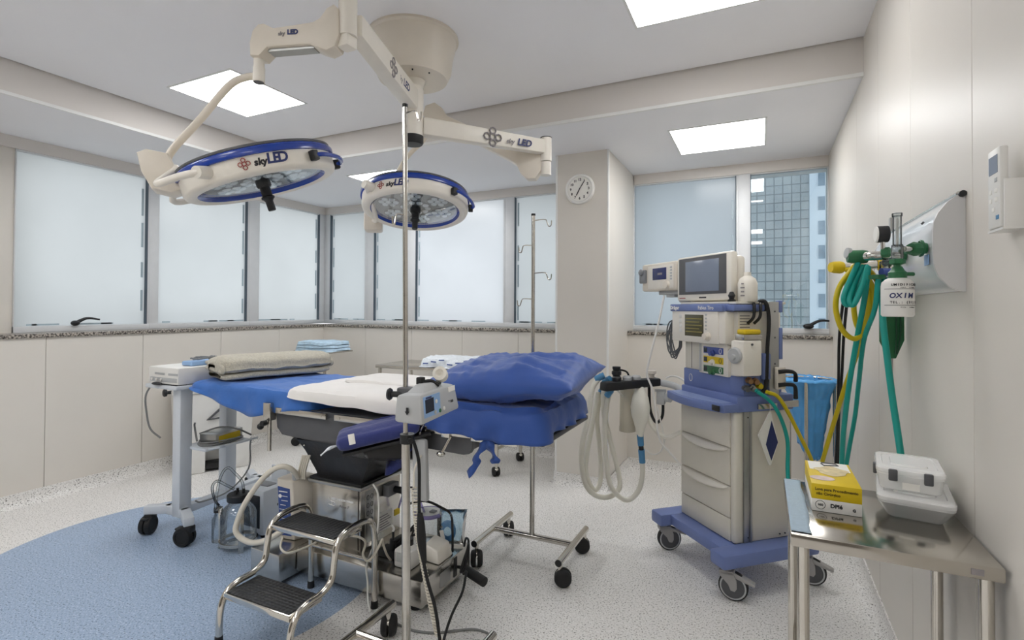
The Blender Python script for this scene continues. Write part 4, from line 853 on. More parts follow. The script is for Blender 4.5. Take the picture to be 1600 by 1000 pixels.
# two-step stool
ST = thing('step_stool', 'two-step chrome stool with black ribbed treads in front of the operating table base', 'step stool', (-1.63, 1.5, 0))
def rail(x): return [(x, 1.285, 0.012), (x, 1.290, 0.12), (x, 1.315, 0.175), (x, 1.36, 0.195), (x, 1.43, 0.20), (x, 1.478, 0.225), (x, 1.492, 0.29), (x, 1.505, 0.345), (x, 1.55, 0.378), (x, 1.64, 0.383), (x, 1.695, 0.365), (x, 1.718, 0.30), (x, 1.722, 0.15), (x, 1.722, 0.012)]
for x in (-1.815, -1.455):
    b = MB(); b.tube(rail(x), 0.0125, 14, sub=5); rl = b.build('side_rail', 'chrome', ST)
    for y in (1.285, 1.722): b = MB(); b.cyl((x, y, 0), (x, y, 0.03), 0.0150, 0.0140, n=16); b.build('rubber_foot', 'black_rubber', rl)
def tread_mat():
    m = mat('tread_rubber', '232426', 0.45, var=0.1); N = m.node_tree.nodes; L = m.node_tree.links
    tc = N.new('ShaderNodeTexCoord'); v = N.new('ShaderNodeTexVoronoi'); v.inputs['Scale'].default_value = 52; mp = N.new('ShaderNodeMapping'); mp.inputs['Scale'].default_value = (1, 1.3, 0); L.new(tc.outputs['Object'], mp.inputs[0]); L.new(mp.outputs[0], v.inputs['Vector']); v.inputs['Randomness'].default_value = 0.0
    bp = N.new('ShaderNodeBump'); bp.inputs['Strength'].default_value = 0.9; bp.inputs['Distance'].default_value = 0.004; bp.invert = True; L.new(v.outputs['Distance'], bp.inputs['Height']); L.new(bp.outputs[0], N['Principled BSDF'].inputs['Normal'])
tread_mat()
for y0, y1, z in ((1.295, 1.445, 0.185), (1.50, 1.655, 0.363)):
    b = MB(); b.box((-1.805, y0, z - 0.022), (-1.465, y1, z), bev=0.003); st = b.build('step', 'chrome', ST)
    b = MB(); b.box((-1.797, y0 + 0.006, z), (-1.473, y1 - 0.006, z + 0.004), bev=0.0015); b.build('tread', 'tread_rubber', st)
b = MB(); b.cyl((-1.815, 1.722, 0.19), (-1.455, 1.722, 0.19), 0.008, n=12); b.build('stretcher', 'chrome', ST)
# front left rack cart
CT = thing('equipment_cart', 'grey two-column equipment cart with black casters, left of the operating table', 'cart', (-2.90, 1.95, 0))
gx = 'cart_grey'
b = MB(); b.box((-2.915, 1.775, 0.10), (-2.845, 1.845, 0.80), bev=0.008); b.build('column', gx, CT)
b = MB(); b.box((-2.955, 2.075, 0.10), (-2.885, 2.145, 0.80), bev=0.008); b.build('column', gx, CT)
def foot_bar(pts, w=0.05, z0=0.105, z1=0.15):
    b = MB(); 
    for p, q in zip(pts[:-1], pts[1:]):
        p = Vector((*p, 0)); q = Vector((*q, 0)); d = (q - p).normalized(); s = Vector((-d.y, d.x, 0)) * w / 2; e = d * w * 0.3
        c4 = [p - e - s, q + e - s, q + e + s, p - e + s]; b.hexa([v + Vector((0, 0, z0)) for v in c4], [v + Vector((0, 0, z1)) for v in c4], bev=0.006)
    return b
foot_bar([(-3.06, 1.74), (-2.97, 1.80), (-2.83, 1.80), (-2.70, 1.735)]).build('front_foot', gx, CT)
foot_bar([(-2.88, 1.81), (-2.915, 2.12), (-2.94, 2.36)]).build('spine', gx, CT)
foot_bar([(-3.12, 2.42), (-3.0, 2.36), (-2.88, 2.36), (-2.76, 2.42)]).build('rear_foot', gx, CT)
def cart_caster(x, y, ang):
    d = Vector((math.cos(R_(ang)), math.sin(R_(ang)), 0)); s = Vector((-d.y, d.x, 0)); c = Vector((x, y, 0.05)) + d * 0.018
    b = MB(); b.cyl((x, y, 0.075), (x, y, 0.108), 0.016, n=16); b.box((-0.03, -0.022, 0.07), (0.03, 0.022, 0.106), bev=0.008, M=Matrix.Translation((x, y, 0)) @ rotz(ang)); b.box((0.03, -0.02, 0.085), (0.06, 0.02, 0.095), bev=0.003, M=Matrix.Translation((x, y, 0)) @ rotz(ang)); f = b.build('caster', 'black_plastic', CT)
    for q in (-1, 1):
        b = MB(); M = frame(s * q, (0, 0, 1), c + s * q * 0.004); b.lathe([(0, 0), (0.05, 0), (0.05, 0.016), (0.045, 0.024), (0.034, 0.025), (0.032, 0.021), (0.0, 0.021)], M, 32); b.build('wheel', 'black_rubber', f)
for x, y, a in ((-3.05, 1.745, -60), (-2.705, 1.735, 200), (-3.11, 2.415, 30), (-2.77, 2.415, 80)): cart_caster(x, y, a)
b = MB(); b.box((-3.09, 1.73, 0.80), (-2.812, 2.20, 0.822), bev=0.006); b.build('top_shelf', gx, CT)
b = MB(); b.box((-2.90, 1.83, 0.462), (-2.71, 2.10, 0.478), bev=0.004); b.hexa([(-2.72, 1.84, 0.466), (-2.665, 1.88, 0.478), (-2.665, 2.12, 0.478), (-2.72, 2.10, 0.466)], [(-2.72, 1.84, 0.476), (-2.665, 1.88, 0.490), (-2.665, 2.12, 0.490), (-2.72, 2.10, 0.476)], bev=0.002); b.build('lower_shelf', gx, CT)
GEN = thing('electrosurgical_unit', 'flat white electronic unit on top of the grey equipment cart', 'medical device', (-2.93, 1.95, 0.822))
b = MB(); b.box((-3.08, 1.742, 0.826), (-2.815, 2.12, 0.918), bev=0.008); ge = b.build('case', 'white_plastic', GEN)
for k in range(2): b = MB(); b.box((-3.02 + 0.12 * k, 1.7405, 0.875), (-2.93 + 0.11 * k, 1.744, 0.888), bev=0.001); b.build('display', 'grey_plastic', ge)
b = MB(); b.box((-3.06, 1.7405, 0.838), (-2.825, 1.744, 0.862), bev=0.001); pn = b.build('front_panel', 'grey_plastic', ge)
for k in range(3): b = MB(); b.cyl((-3.04 + 0.04 * k, 1.741, 0.85), (-3.04 + 0.04 * k, 1.736, 0.85), 0.007, n=14); b.build('socket', 'white_plastic', pn)
b = MB(); b.box((-3.0, 1.742, 0.822), (-2.83, 1.80, 0.827)); b.build('rubber_feet', 'black_rubber', GEN)
b = MB(); b.ball((-2.965, 1.72, 0.8315), 0.03, (1.2, 0.6, 0.30)); o = one(b, 'foot_switch_mouse', 'black_plastic', 'small black oval controller lying on the cart edge before the white unit', 'controller', (-2.965, 1.72, 0.822))
b = MB(); b.box((-2.93, 1.83, 0.919), (-2.84, 2.0, 0.945), bev=0.008); M_ = None
o = one(b, 'cable_case', 'panel_sky', 'small blue case with coiled cable on the flat white unit of the cart', 'case', (-2.885, 1.92, 0.918))
b = MB(); b.tube([(-2.885 + 0.045 * math.cos(a / 3), 1.93 + 0.07 * math.sin(a / 3), 0.953 + 0.002 * (a % 5)) for a in range(0, 48)], 0.004, 6); one(b, 'lead_coil', 'cable_grey', 'grey lead coiled on top of the small blue case', 'cable', (-2.885, 1.93, 0.947))
b = MB(); b.tube([(-3.085, 1.86, 0.85), (-3.10, 1.80, 0.83), (-3.095, 1.74, 0.76), (-3.08, 1.735, 0.66), (-3.06, 1.745, 0.57), (-3.01, 1.77, 0.52)], 0.005, 8, sub=5); one(b, 'grey_cable', 'cable_grey', 'grey cord hanging down the left side of the equipment cart', 'cable', (-3.06, 1.745, 0.52))
AD = thing('power_adapter', 'metal power adapter with yellow label on the lower cart shelf, wrapped in cables', 'power adapter', (-2.80, 1.97, 0.478))
b = MB(); b.box((-0.055, -0.10, 0), (0.055, 0.10, 0.06), bev=0.003, M=Matrix.Translation((-2.80, 1.985, 0.479)) @ rotz(12)); ad = b.build('case', 'aluminium', AD)
b = MB(); b.box((0.0552, -0.08, 0.014), (0.0562, 0.08, 0.048), M=Matrix.Translation((-2.80, 1.985, 0.479)) @ rotz(12)); b.build('label_plate', 'yellow', ad)
b = MB()
for k in range(3): b.tube([(-2.79 + (0.080 + 0.007 * k) * math.cos(a), 1.975 + (0.125 - 0.006 * k) * math.sin(a), 0.484 + 0.008 * k + 0.006 * math.sin(2 * a + k)) for a in [2 * math.pi * q / 28 for q in range(28)]], 0.0042, 7, closed=True)
b.tube([(-2.83, 1.86, 0.50), (-2.86, 1.865, 0.58), (-2.85, 1.86, 0.60)], 0.005, 7, sub=5); b.tube([(-2.87, 1.9, 0.53), (-2.80, 1.97, 0.56), (-2.72, 2.02, 0.55), (-2.70, 2.1, 0.50)], 0.005, 7, sub=5)
one(b, 'cable_coil', 'cable_grey', 'grey cables looped round the power adapter on the lower cart shelf', 'cable', (-2.79, 1.96, 0.478))
b = MB(); b.tube([(-2.84, 1.86, 0.17), (-2.82, 1.89, 0.16), (-2.74, 1.99, 0.20), (-2.72, 2.10, 0.30), (-2.76, 2.14, 0.42), (-2.74, 2.13, 0.47)], 0.0045, 7, sub=6); one(b, 'thin_cord', 'cable_grey', 'thin grey cord drooping between the two columns of the equipment cart', 'cable', (-2.82, 1.89, 0.15))
# white pedal bin by the left wall
BN = thing('pedal_bin', 'tall white bin with pedal recess against the left wall behind the cart', 'bin', (-3.86, 2.62, 0))
Mb = Matrix.Translation((-3.86, 2.66, 0)) @ rotz(62)
b = MB(); b.hexa([Mb @ Vector(v) for v in ((-0.235, -0.13, 0.0), (-0.06, -0.13, 0), (-0.06, 0.16, 0), (-0.235, 0.16, 0))], [Mb @ Vector(v) for v in ((-0.25, -0.14, 0.20), (-0.06, -0.14, 0.20), (-0.06, 0.17, 0.20), (-0.25, 0.17, 0.20))], bev=0.01)
b.hexa([Mb @ Vector(v) for v in ((0.06, -0.13, 0.0), (0.235, -0.13, 0), (0.235, 0.16, 0), (0.06, 0.16, 0))], [Mb @ Vector(v) for v in ((0.06, -0.14, 0.20), (0.25, -0.14, 0.20), (0.25, 0.17, 0.20), (0.06, 0.17, 0.20))], bev=0.01)
b.hexa([Mb @ Vector(v) for v in ((-0.25, -0.14, 0.19), (0.25, -0.14, 0.19), (0.25, 0.17, 0.19), (-0.25, 0.17, 0.19))], [Mb @ Vector(v) for v in ((-0.27, -0.155, 0.60), (0.27, -0.155, 0.60), (0.27, 0.18, 0.60), (-0.27, 0.18, 0.60))], bev=0.014)
b.hexa([Mb @ Vector(v) for v in ((-0.08, 0.0, 0.0), (0.08, 0.0, 0), (0.08, 0.16, 0), (-0.08, 0.16, 0))], [Mb @ Vector(v) for v in ((-0.08, 0.0, 0.2), (0.08, 0.0, 0.2), (0.08, 0.17, 0.2), (-0.08, 0.17, 0.2))])
bb = b.build('body', 'white_plastic', BN)
b = MB(); b.box((-0.28, -0.17, 0.60), (0.28, 0.19, 0.64), bev=0.015, M=Mb); b.build('lid', 'white_plastic', BN)
b = MB(); b.box((-0.055, -0.12, 0.02), (0.055, 0.0, 0.06), bev=0.006, M=Mb); b.build('pedal', 'black_rubber', BN)
b = MB(); b.tube([Mb @ Vector(v) for v in ((0.06, -0.158, 0.50), (-0.05, -0.157, 0.40), (0.07, -0.156, 0.41))], 0.010, 8); b.build('printed_mark', 'dark_grey', bb)
b = MB(); M_ = frame(Mb.to_3x3() @ Vector((-1, -0.2, 0)), (0, 0, 1), Mb @ Vector((-0.275, -0.10, 0.62))); b.lathe([(0, 0), (0.012, 0), (0.012, 0.03), (0.026, 0.034), (0.028, 0.05), (0.02, 0.056), (0, 0.056)], M_, 20); b.build('side_knob', 'black_plastic', BN)
# mayo stand and its pack
MY = thing('mayo_stand', 'small instrument stand on a single post in the far left corner', 'stand', (-3.60, 3.55, 0))
b = MB(); b.box((-3.83, 3.40, 0.842), (-3.40, 3.70, 0.856), bev=0.005); b.build('tray', 'stainless', MY)
b = MB(); b.cyl((-3.595, 3.55, 0.10), (-3.595, 3.55, 0.845), 0.013, n=16); b.build('post', 'stainless', MY)
b = MB(); b.cyl((-3.62, 3.55, 0.805), (-3.57, 3.53, 0.805), 0.018, n=12); b.ball((-3.565, 3.525, 0.80), 0.022); b.build('clamp_knob', 'black_plastic', MY)
b = MB(); b.cyl((-3.80, 3.55, 0.09), (-3.40, 3.55, 0.09), 0.014, n=12); b.cyl((-3.80, 3.38, 0.09), (-3.80, 3.72, 0.09), 0.014, n=12); b.cyl((-3.40, 3.38, 0.09), (-3.40, 3.72, 0.09), 0.014, n=12); b.build('base', 'stainless', MY)
for x in (-3.80, -3.40):
    for y in (3.40, 3.70): small_caster(MY, x, y, 0.085, 30)
b = MB()
for k in range(3): drape(b, -3.82 + 0.01 * k, -3.41 - 0.008 * k, 3.41, 3.69, 0.885 + 0.028 * k, (lambda z: (lambda x, y: z))(0.859 + 0.028 * k), r=0.012, wr=0.008, seed=20 + k, flare=0.008, fold=30, N=90)
one(b, 'wrapped_pack', 'wrap_blue', 'pale blue wrapped instrument pack on the small stand in the far corner', 'pack', (-3.6, 3.55, 0.858))
# back steel table with a plastic-wrapped pack
BT = thing('steel_table', 'stainless steel table on casters behind the operating table, along the window wall', 'table', (-2.33, 3.66, 0))
b = MB(); b.box((-2.90, 3.42, 0.748), (-1.74, 3.90, 0.775), bev=0.004); b.build('tabletop', 'stainless_mirror', BT)
for x in (-2.87, -1.775):
    for y in (3.445, 3.875): b = MB(); b.cyl((x, y, 0.075), (x, y, 0.75), 0.0145, n=16); b.build('leg', 'chrome', BT); small_caster(BT, x, y, 0.085, 130, 0.034)
b = MB(); b.cyl((-1.775, 3.445, 0.20), (-1.775, 3.875, 0.20), 0.011, n=12); b.cyl((-2.87, 3.445, 0.20), (-2.87, 3.875, 0.20), 0.011, n=12); b.cyl((-2.87, 3.66, 0.20), (-1.775, 3.66, 0.20), 0.011, n=12); b.build('stretcher', 'chrome', BT)
b = MB(); drape(b, -2.47, -1.93, 3.46, 3.76, 0.845, lambda x, y: 0.78, r=0.04, wr=0.02, seed=31, flare=0.02, fold=24, rc=0.06)
PK = one(b, 'plastic_pack', 'wrap_white', 'crumpled clear plastic pack with blue print on the back steel table', 'pack', (-2.2, 3.6, 0.776))
for k in range(6): print_bar(plate((-2.40 + 0.075 * k, 3.425, 0.808 + 0.016 * (k % 3)), (1, 0, 0.05 * (-1) ** k), (0, 0.5, 1)), 0.05, 0.010, 'label_blue', PK)
# ---------------------------------------------------------------- anesthesia machine (built in its own axes: x right along its front, y towards its back)
AC = Vector((-0.143, 2.769, 0)); AM = thing('anesthesia_machine', 'large beige and blue anesthesia machine on wheels with drawers, in front of the window', 'anesthesia machine', AC, -47)
AMX = AM.matrix_basis.copy()
def Lw(p): return AMX @ Vector(p)
def lb(lo, hi, nm, mt, parent=None, bev=0.004, **k): b = MB(); b.box(lo, hi, bev=bev); return b.build(nm, mt, parent or AM, local=True, **k)
b = MB(); b.box((-0.20, -0.205, 0.145), (0.20, 0.255, 0.195), bev=0.008); b.box((-0.28, -0.262, 0.138), (-0.185, 0.262, 0.20), bev=0.012); b.box((0.185, -0.262, 0.138), (0.28, 0.262, 0.20), bev=0.012); b.build('base', 'machine_blue', AM, local=True)
def big_caster(x, y, ang):
    d = Vector((math.cos(R_(ang)), math.sin(R_(ang)), 0)); s = Vector((-d.y, d.x, 0)); r = 0.060; c = Vector((x, y, r)) + d * 0.03
    b = MB(); b.cyl((x, y, 0.118), (x, y, 0.142), 0.024, n=18)
    M = Matrix((d, Vector((0, 0, 1)), d.cross(Vector((0, 0, 1))))).transposed().to_4x4(); M.translation = Vector((x, y, 0))
    for q in (-1, 1): b.prism([(-0.026, 0.125), (0.03, 0.125), (0.045, 0.09), (0.046, 0.058), (0.038, 0.045), (0.022, 0.047), (0.012, 0.07), (-0.02, 0.10)], q * 0.021 - 0.003, q * 0.021 + 0.003, M)
    b.box((-0.026, -0.024, 0.105), (0.035, 0.024, 0.126), bev=0.006, M=Matrix.Translation((x, y, 0)) @ rotz(ang)); f = b.build('caster', 'mid_grey2', AM, local=True)
    b = MB(); b.hexa([Vector((x, y, 0)) + d * p + s * w + Vector((0, 0, z)) for p, w, z in ((0.03, -0.018, 0.10), (0.115, -0.018, 0.078), (0.115, 0.018, 0.078), (0.03, 0.018, 0.10))], [Vector((x, y, 0)) + d * p + s * w + Vector((0, 0, z)) for p, w, z in ((0.03, -0.02, 0.122), (0.118, -0.018, 0.088), (0.118, 0.018, 0.088), (0.03, 0.02, 0.122))], bev=0.004); b.build('brake_lever', 'mid_grey2', f, local=True)
    b = MB(); b.lathe([(0.0, -0.014), (0.045, -0.014), (0.046, -0.016), (0.054, -0.016), (0.055, -0.012), (0.055, 0.012), (0.054, 0.016), (0.046, 0.016), (0.045, 0.014), (0.0, 0.014)], frame(s, (0, 0, 1), c), 36)
    w = b.build('wheel', 'dark_grey', f, local=True)
    b = MB(); b.lathe([(0.052, -0.014), (0.060, -0.010), (0.060, 0.010), (0.052, 0.014)], frame(s, (0, 0, 1), c), 36); b.lathe([(0.047, -0.0165), (0.053, -0.0165)], frame(s, (0, 0, 1), c), 36, m=1); b.lathe([(0.047, 0.0165), (0.053, 0.0165)], frame(s, (0, 0, 1), c), 36, m=1); b.build('tyre', ['black_rubber', 'grey_plastic'], f, local=True)
big_caster(0.235, -0.215, 42); big_caster(-0.235, -0.215, 75); big_caster(0.235, 0.215, 42); big_caster(-0.235, 0.215, 60)
# cabinet
lb((-0.20, -0.125, 0.198), (0.19, 0.185, 0.788), 'cabinet', 'machine_beige')
lb((-0.196, -0.134, 0.20), (0.165, -0.124, 0.300), 'kick_panel', 'machine_beige', bev=0.003)
for z0, z1, h in ((0.305, 0.446, 1), (0.450, 0.618, 1), (0.622, 0.782, 0)):
    d = lb((-0.196, -0.136, z0), (0.165, -0.124, z1), 'drawer', 'machine_beige', bev=0.003)
    if h:
        b = MB(); V = []
        def lip(u, v, z1=z1): x = -0.185 + 0.335 * u; bow = math.sin(math.pi * u) ** 0.6; return Vector((x, -0.136 - (0.002 + 0.024 * bow) * math.sin(v * math.pi * 0.5), z1 - 0.004 - (0.004 + 0.024 * bow) * (1 - math.cos(v * math.pi * 0.5))))
        b.grid(lip, 24, 6); b.build('drawer_pull', 'cream_light', d, local=True, solid=0.004)
b = MB(); b.box((0.163, -0.134, 0.198), (0.196, -0.088, 0.788), bev=0.012, seg=3); b.build('corner_post', 'machine_beige', AM, local=True)
b = MB(); b.box((0.186, -0.086, 0.198), (0.193, -0.05, 0.786), bev=0.001); b.box((0.190, -0.050, 0.198), (0.199, -0.042, 0.786), bev=0.001); b.box((0.190, -0.085, 0.198), (0.197, -0.079, 0.786), bev=0.001); b.build('side_profile', 'aluminium', AM, local=True)
for y, z in ((-0.06, 0.76), (-0.06, 0.22), (0.06, 0.765), (0.15, 0.215), (0.12, 0.215)): b = MB(); b.cyl((0.19, y, z), (0.1935, y, z), 0.0035, n=10); b.build('screw', 'black_plastic', AM, local=True)
# blue worktop and pull-out tray
lb((-0.205, -0.13, 0.786), (0.205, 0.19, 0.858), 'worktop', 'machine_blue', bev=0.008)
b = MB()
def tray_poly(): return [(-0.225, -0.10)] + [(-0.225 + 0.43 * k / 16, -0.20 - 0.045 * math.sin(math.pi * k / 16)) for k in range(17)] + [(0.205, -0.10)]
b.prism(tray_poly(), 0.788, 0.826, bev=0.005); tr = b.build('pull_out_tray', 'machine_blue', AM, local=True)
b = MB(); b.prism([(-0.205, -0.12)] + [(-0.205 + 0.38 * k / 16, -0.188 - 0.04 * math.sin(math.pi * k / 16)) for k in range(17)] + [(0.175, -0.12)], 0.8262, 0.8275); b.build('tray_mat', 'panel_blue2', tr, local=True)
lb((0.135, -0.2185, 0.794), (0.195, -0.214, 0.820), 'connector_plate', 'black_plastic', tr, bev=0.001)
lb((0.2055, -0.02, 0.798), (0.214, 0.085, 0.822), 'side_rail', 'stainless', bev=0.001)
lb((0.206, 0.12, 0.80), (0.218, 0.205, 0.83), 'rear_rail', 'stainless', bev=0.001)
# body above the worktop
lb((-0.208, -0.112, 0.856), (0.145, 0.18, 0.945), 'lower_housing', 'machine_blue', bev=0.006)
b = MB(); b.prism([(0.14, -0.112), (0.195, -0.085), (0.198, 0.04), (0.14, 0.18)], 0.856, 0.945, bev=0.003); b.build('recess_block', 'machine_blue', AM, local=True)
b = MB(); b.tube([(-0.148 + 0.012 * math.cos(R_(a)), -0.1125, 0.90 + 0.018 * math.sin(R_(a))) for a in range(0, 360, 30)], 0.0015, 6, closed=True); b.build('pressure_mark', 'cream_light', AM, local=True)
lb((-0.195, -0.112, 0.944), (-0.06, 0.17, 1.095), 'side_cover', 'machine_beige', bev=0.006)
lb((-0.142, -0.1128, 0.95), (-0.139, -0.1118, 1.09), 'cover_seam', 'shadow_gap', bev=0)
pnl = lb((-0.066, -0.126, 0.936), (0.142, 0.17, 1.092), 'flow_panel', 'cream_light', bev=0.005)
lb((-0.062, -0.1275, 0.945), (-0.045, -0.1255, 1.08), 'flow_tube', 'grey_plastic', pnl, bev=0.003)
for z, mt, w in ((1.052, 'valve_blue', 0), (1.007, 'yellow', 0), (0.962, 'valve_green', 0)):
    v = lb((-0.028, -0.1285, z - 0.016), (0.112, -0.1255, z + 0.016), 'flow_control', mt, pnl, bev=0.004)
    lb((-0.024, -0.1295, z - 0.011), (0.0, -0.128, z + 0.011), 'gauge_window', 'screen_dark', pnl, bev=0.001)
    b = MB(); b.lathe([(0.015, 0), (0.015, 0.008), (0.010, 0.010), (0.010, 0.022), (0.0, 0.023)], frame((0, -1, -0.15), (1, 0, 0), (0.042, -0.127, z - 0.011)), 20); b.build('knob', mt if mt != 'yellow' else 'cream_light', pnl, local=True)
    b = MB(); b.tube([(0.094 + 0.008 * math.cos(R_(a)), -0.129, z + 0.012 * math.sin(R_(a))) for a in range(0, 360, 30)], 0.0013, 5, closed=True); b.build('dial_ring', 'ink_white' if mt != 'yellow' else 'ink_black', pnl, local=True)
dsp = MB(); dsp.box((-0.232, -0.158, 1.088), (0.162, 0.16, 1.242), bev=0.012); dsp.box((-0.236, -0.163, 1.086), (0.12, -0.152, 1.24), bev=0.004); dsp = dsp.build('display_unit', 'cream_light', AM, local=True)
lb((-0.126, -0.1645, 1.116), (0.018, -0.1625, 1.222), 'screen', 'screen_olive', dsp, bev=0.002)
for k in range(5): lb((-0.118, -0.1652, 1.135 + 0.016 * k), (0.008 - 0.02 * (k % 2), -0.1643, 1.140 + 0.016 * k), 'screen_row', 'screen_row', dsp, bev=0)
for k in range(4): lb((-0.173, -0.1648, 1.132 + 0.024 * k), (-0.152, -0.1625, 1.150 + 0.024 * k), 'key', 'white_plastic', dsp, bev=0.002)
for k in range(5): lb((0.03, -0.1648, 1.15 + 0.017 * k), (0.042, -0.1625, 1.158 + 0.017 * k), 'soft_key', 'grey_plastic', dsp, bev=0.001)
b = MB(); b.lathe([(0.022, 0), (0.021, 0.006), (0.017, 0.008), (0.015, 0.024), (0.0, 0.025)], frame((0, -1, 0), (1, 0, 0), (0.05, -0.163, 1.12)), 24); b.build('knob', 'cream', dsp, local=True)
b = MB(); b.box((-0.248, -0.168, 1.238), (0.155, 0.16, 1.274), bev=0.005); b.box((0.15, -0.15, 1.242), (0.21, 0.02, 1.270), bev=0.004); bd = b.build('name_band', 'machine_blue', AM, local=True)
text('Fabius Tiro', 0.026, plate((0.04, -0.169, 1.255), (1, 0, 0), (0, 0, 1)), 'ink_white', bd, local=True, xs=0.95)
text('Dräger', 0.026, plate((-0.205, -0.169, 1.255), (1, 0, 0), (0, 0, 1)), 'ink_white', bd, local=True, bold=0.0008)
lb((-0.21, -0.13, 1.272), (0.20, 0.15, 1.284), 'top_shelf', 'machine_beige')
bk = lb((0.14, -0.11, 0.945), (0.188, 0.10, 1.24), 'side_body', 'machine_beige')
for k in range(5): lb((0.1875, -0.10, 1.165 + 0.013 * k), (0.1888, -0.045, 1.170 + 0.013 * k), 'printed_line', 'ink_grey', bk, bev=0)
b = MB(); b.hexa([(0.192, -0.155, 0.955), (0.262, -0.145, 0.955), (0.262, -0.045, 0.955), (0.192, -0.012, 0.955)], [(0.192, -0.155, 1.112), (0.262, -0.145, 1.112), (0.262, -0.045, 1.112), (0.192, -0.012, 1.112)], bev=0.010); vp = b.build('vaporizer', 'cream_light', AM, local=True)
b = MB(); b.box((0.195, -0.135, 1.113), (0.255, -0.035, 1.138), bev=0.004); b.build('filler_block', 'stainless', vp, local=True)
b = MB(); b.box((0.20, -0.128, 1.138), (0.252, -0.04, 1.16), bev=0.006); b.build('filler_cap', 'yellow', vp, local=True)
b = MB(); b.lathe([(0.034, 0), (0.036, 0.008), (0.030, 0.014), (0.0, 0.015)], frame((0.2, -1, 0), (0, 0, 1), (0.222, -0.152, 1.045)), 28); b.lathe([(0.013, 0.014), (0.012, 0.024), (0, 0.025)], frame((0.2, -1, 0), (0, 0, 1), (0.222, -0.152, 1.038)), 20); b.build('dial', 'grey_plastic', vp, local=True)
b = MB(); b.cyl((0.262, -0.10, 1.095), (0.266, -0.10, 1.095), 0.005, n=12); b.build('screw', 'dark_grey', vp, local=True)
# inlets on the right side
for y, z, mt in ((-0.065, 0.93, 'cap_copper'), (-0.03, 0.925, 'cap_copper'), (-0.08, 0.895, 'dark_grey'), (-0.045, 0.893, 'aluminium'), (-0.01, 0.905, 'hose_yellow')): b = MB(); b.cyl((0.19, y, z), (0.225, y - 0.006, z - 0.003), 0.012, n=14); b.cyl((0.205, y - 0.002, z), (0.211, y - 0.003, z), 0.016, n=6); b.build('gas_inlet', mt, AM, local=True)
b = MB(); b.box((0.165, 0.050, 0.855), (0.205, 0.105, 1.285), bev=0.003); cl = b.build('column', 'aluminium', AM, local=True)
for z0, z1 in ((1.235, 1.29), (1.02, 1.165)): lb((0.185, 0.105, z0), (0.206, 0.125, z1), 'blue_insert', 'machine_blue', cl, bev=0.002)
for z in (1.24, 1.12, 1.0): b = MB(); b.cyl((0.204, 0.08, z), (0.207, 0.08, z), 0.004, n=10); b.build('screw', 'dark_grey', cl, local=True)
lb((0.205, 0.075, 0.885), (0.225, 0.125, 0.985), 'clip_block', 'cream')
for z in (0.965, 0.905): b = MB(); b.tube([(0.225, 0.08, z), (0.24, 0.12, z + 0.004), (0.235, 0.165, z - 0.008), (0.225, 0.18, z - 0.045 - 0.02 * (z < 0.93))], [0.010, 0.009, 0.008, 0.010], 8, sub=5); b.build('strap', 'black_rubber', AM, local=True)
b = MB(); b.tube([(0.19, 0.00, 1.285), (0.215, 0.02, 1.28), (0.218, 0.035, 1.20), (0.214, 0.03, 1.08), (0.215, 0.025, 0.98), (0.212, 0.02, 0.90), (0.208, 0.0, 0.862)], 0.0085, 8, sub=5); b.build('cable', 'black_rubber', AM, local=True)
for dy in (0, -0.035): b = MB(); b.tube([(0.19, 0.01 + dy, 1.277), (0.222, -0.015 + dy, 1.265), (0.222, -0.02 + dy, 1.215), (0.198, -0.03 + dy, 1.185)], 0.007, 8, sub=5); b.build('strap', 'black_rubber', AM, local=True)
b = MB(); b.box((0.19, 0.005, 0.93), (0.215, 0.05, 1.05), bev=0.006); b.build('side_bracket', 'machine_blue', AM, local=True)
# hanging card
CD = thing('instruction_card', 'folded white and navy card hanging from the right side of the anesthesia machine', 'card', Lw((0.215, 0.04, 0.55)), -47)
b = MB(); b.hexa([(0.214, 0.035, 0.545), (0.219, 0.035, 0.545), (0.219, 0.045, 0.545), (0.214, 0.045, 0.545)], [(0.214, -0.026, 0.685), (0.219, -0.026, 0.685), (0.219, 0.086, 0.645), (0.214, 0.086, 0.645)])
b.hexa([(0.214, -0.026, 0.685), (0.219, -0.026, 0.685), (0.219, 0.086, 0.645), (0.214, 0.086, 0.645)], [(0.214, 0.038, 0.785), (0.219, 0.038, 0.785), (0.219, 0.044, 0.785), (0.214, 0.044, 0.785)])
b.T = Matrix.Identity(4); b.bm.transform(AMX); b.build('sheet', 'paper_white', CD)
b = MB(); b.prism([(0.047, 0.745), (0.083, 0.645), (0.045, 0.565), (0.015, 0.64)], 0.2193, 0.2200, Matrix(((0, 0, 1, 0), (1, 0, 0, 0), (0, 1, 0, 0), (0, 0, 0, 1)))); b.bm.transform(AMX); b.build('printed_panel', 'ink_blue', CD)
b = MB(); b.tube([(0.2165, 0.041, 0.783), (0.2165, 0.042, 0.815)], 0.001, 5); b.bm.transform(AMX); b.build('string', 'paper_white', CD)
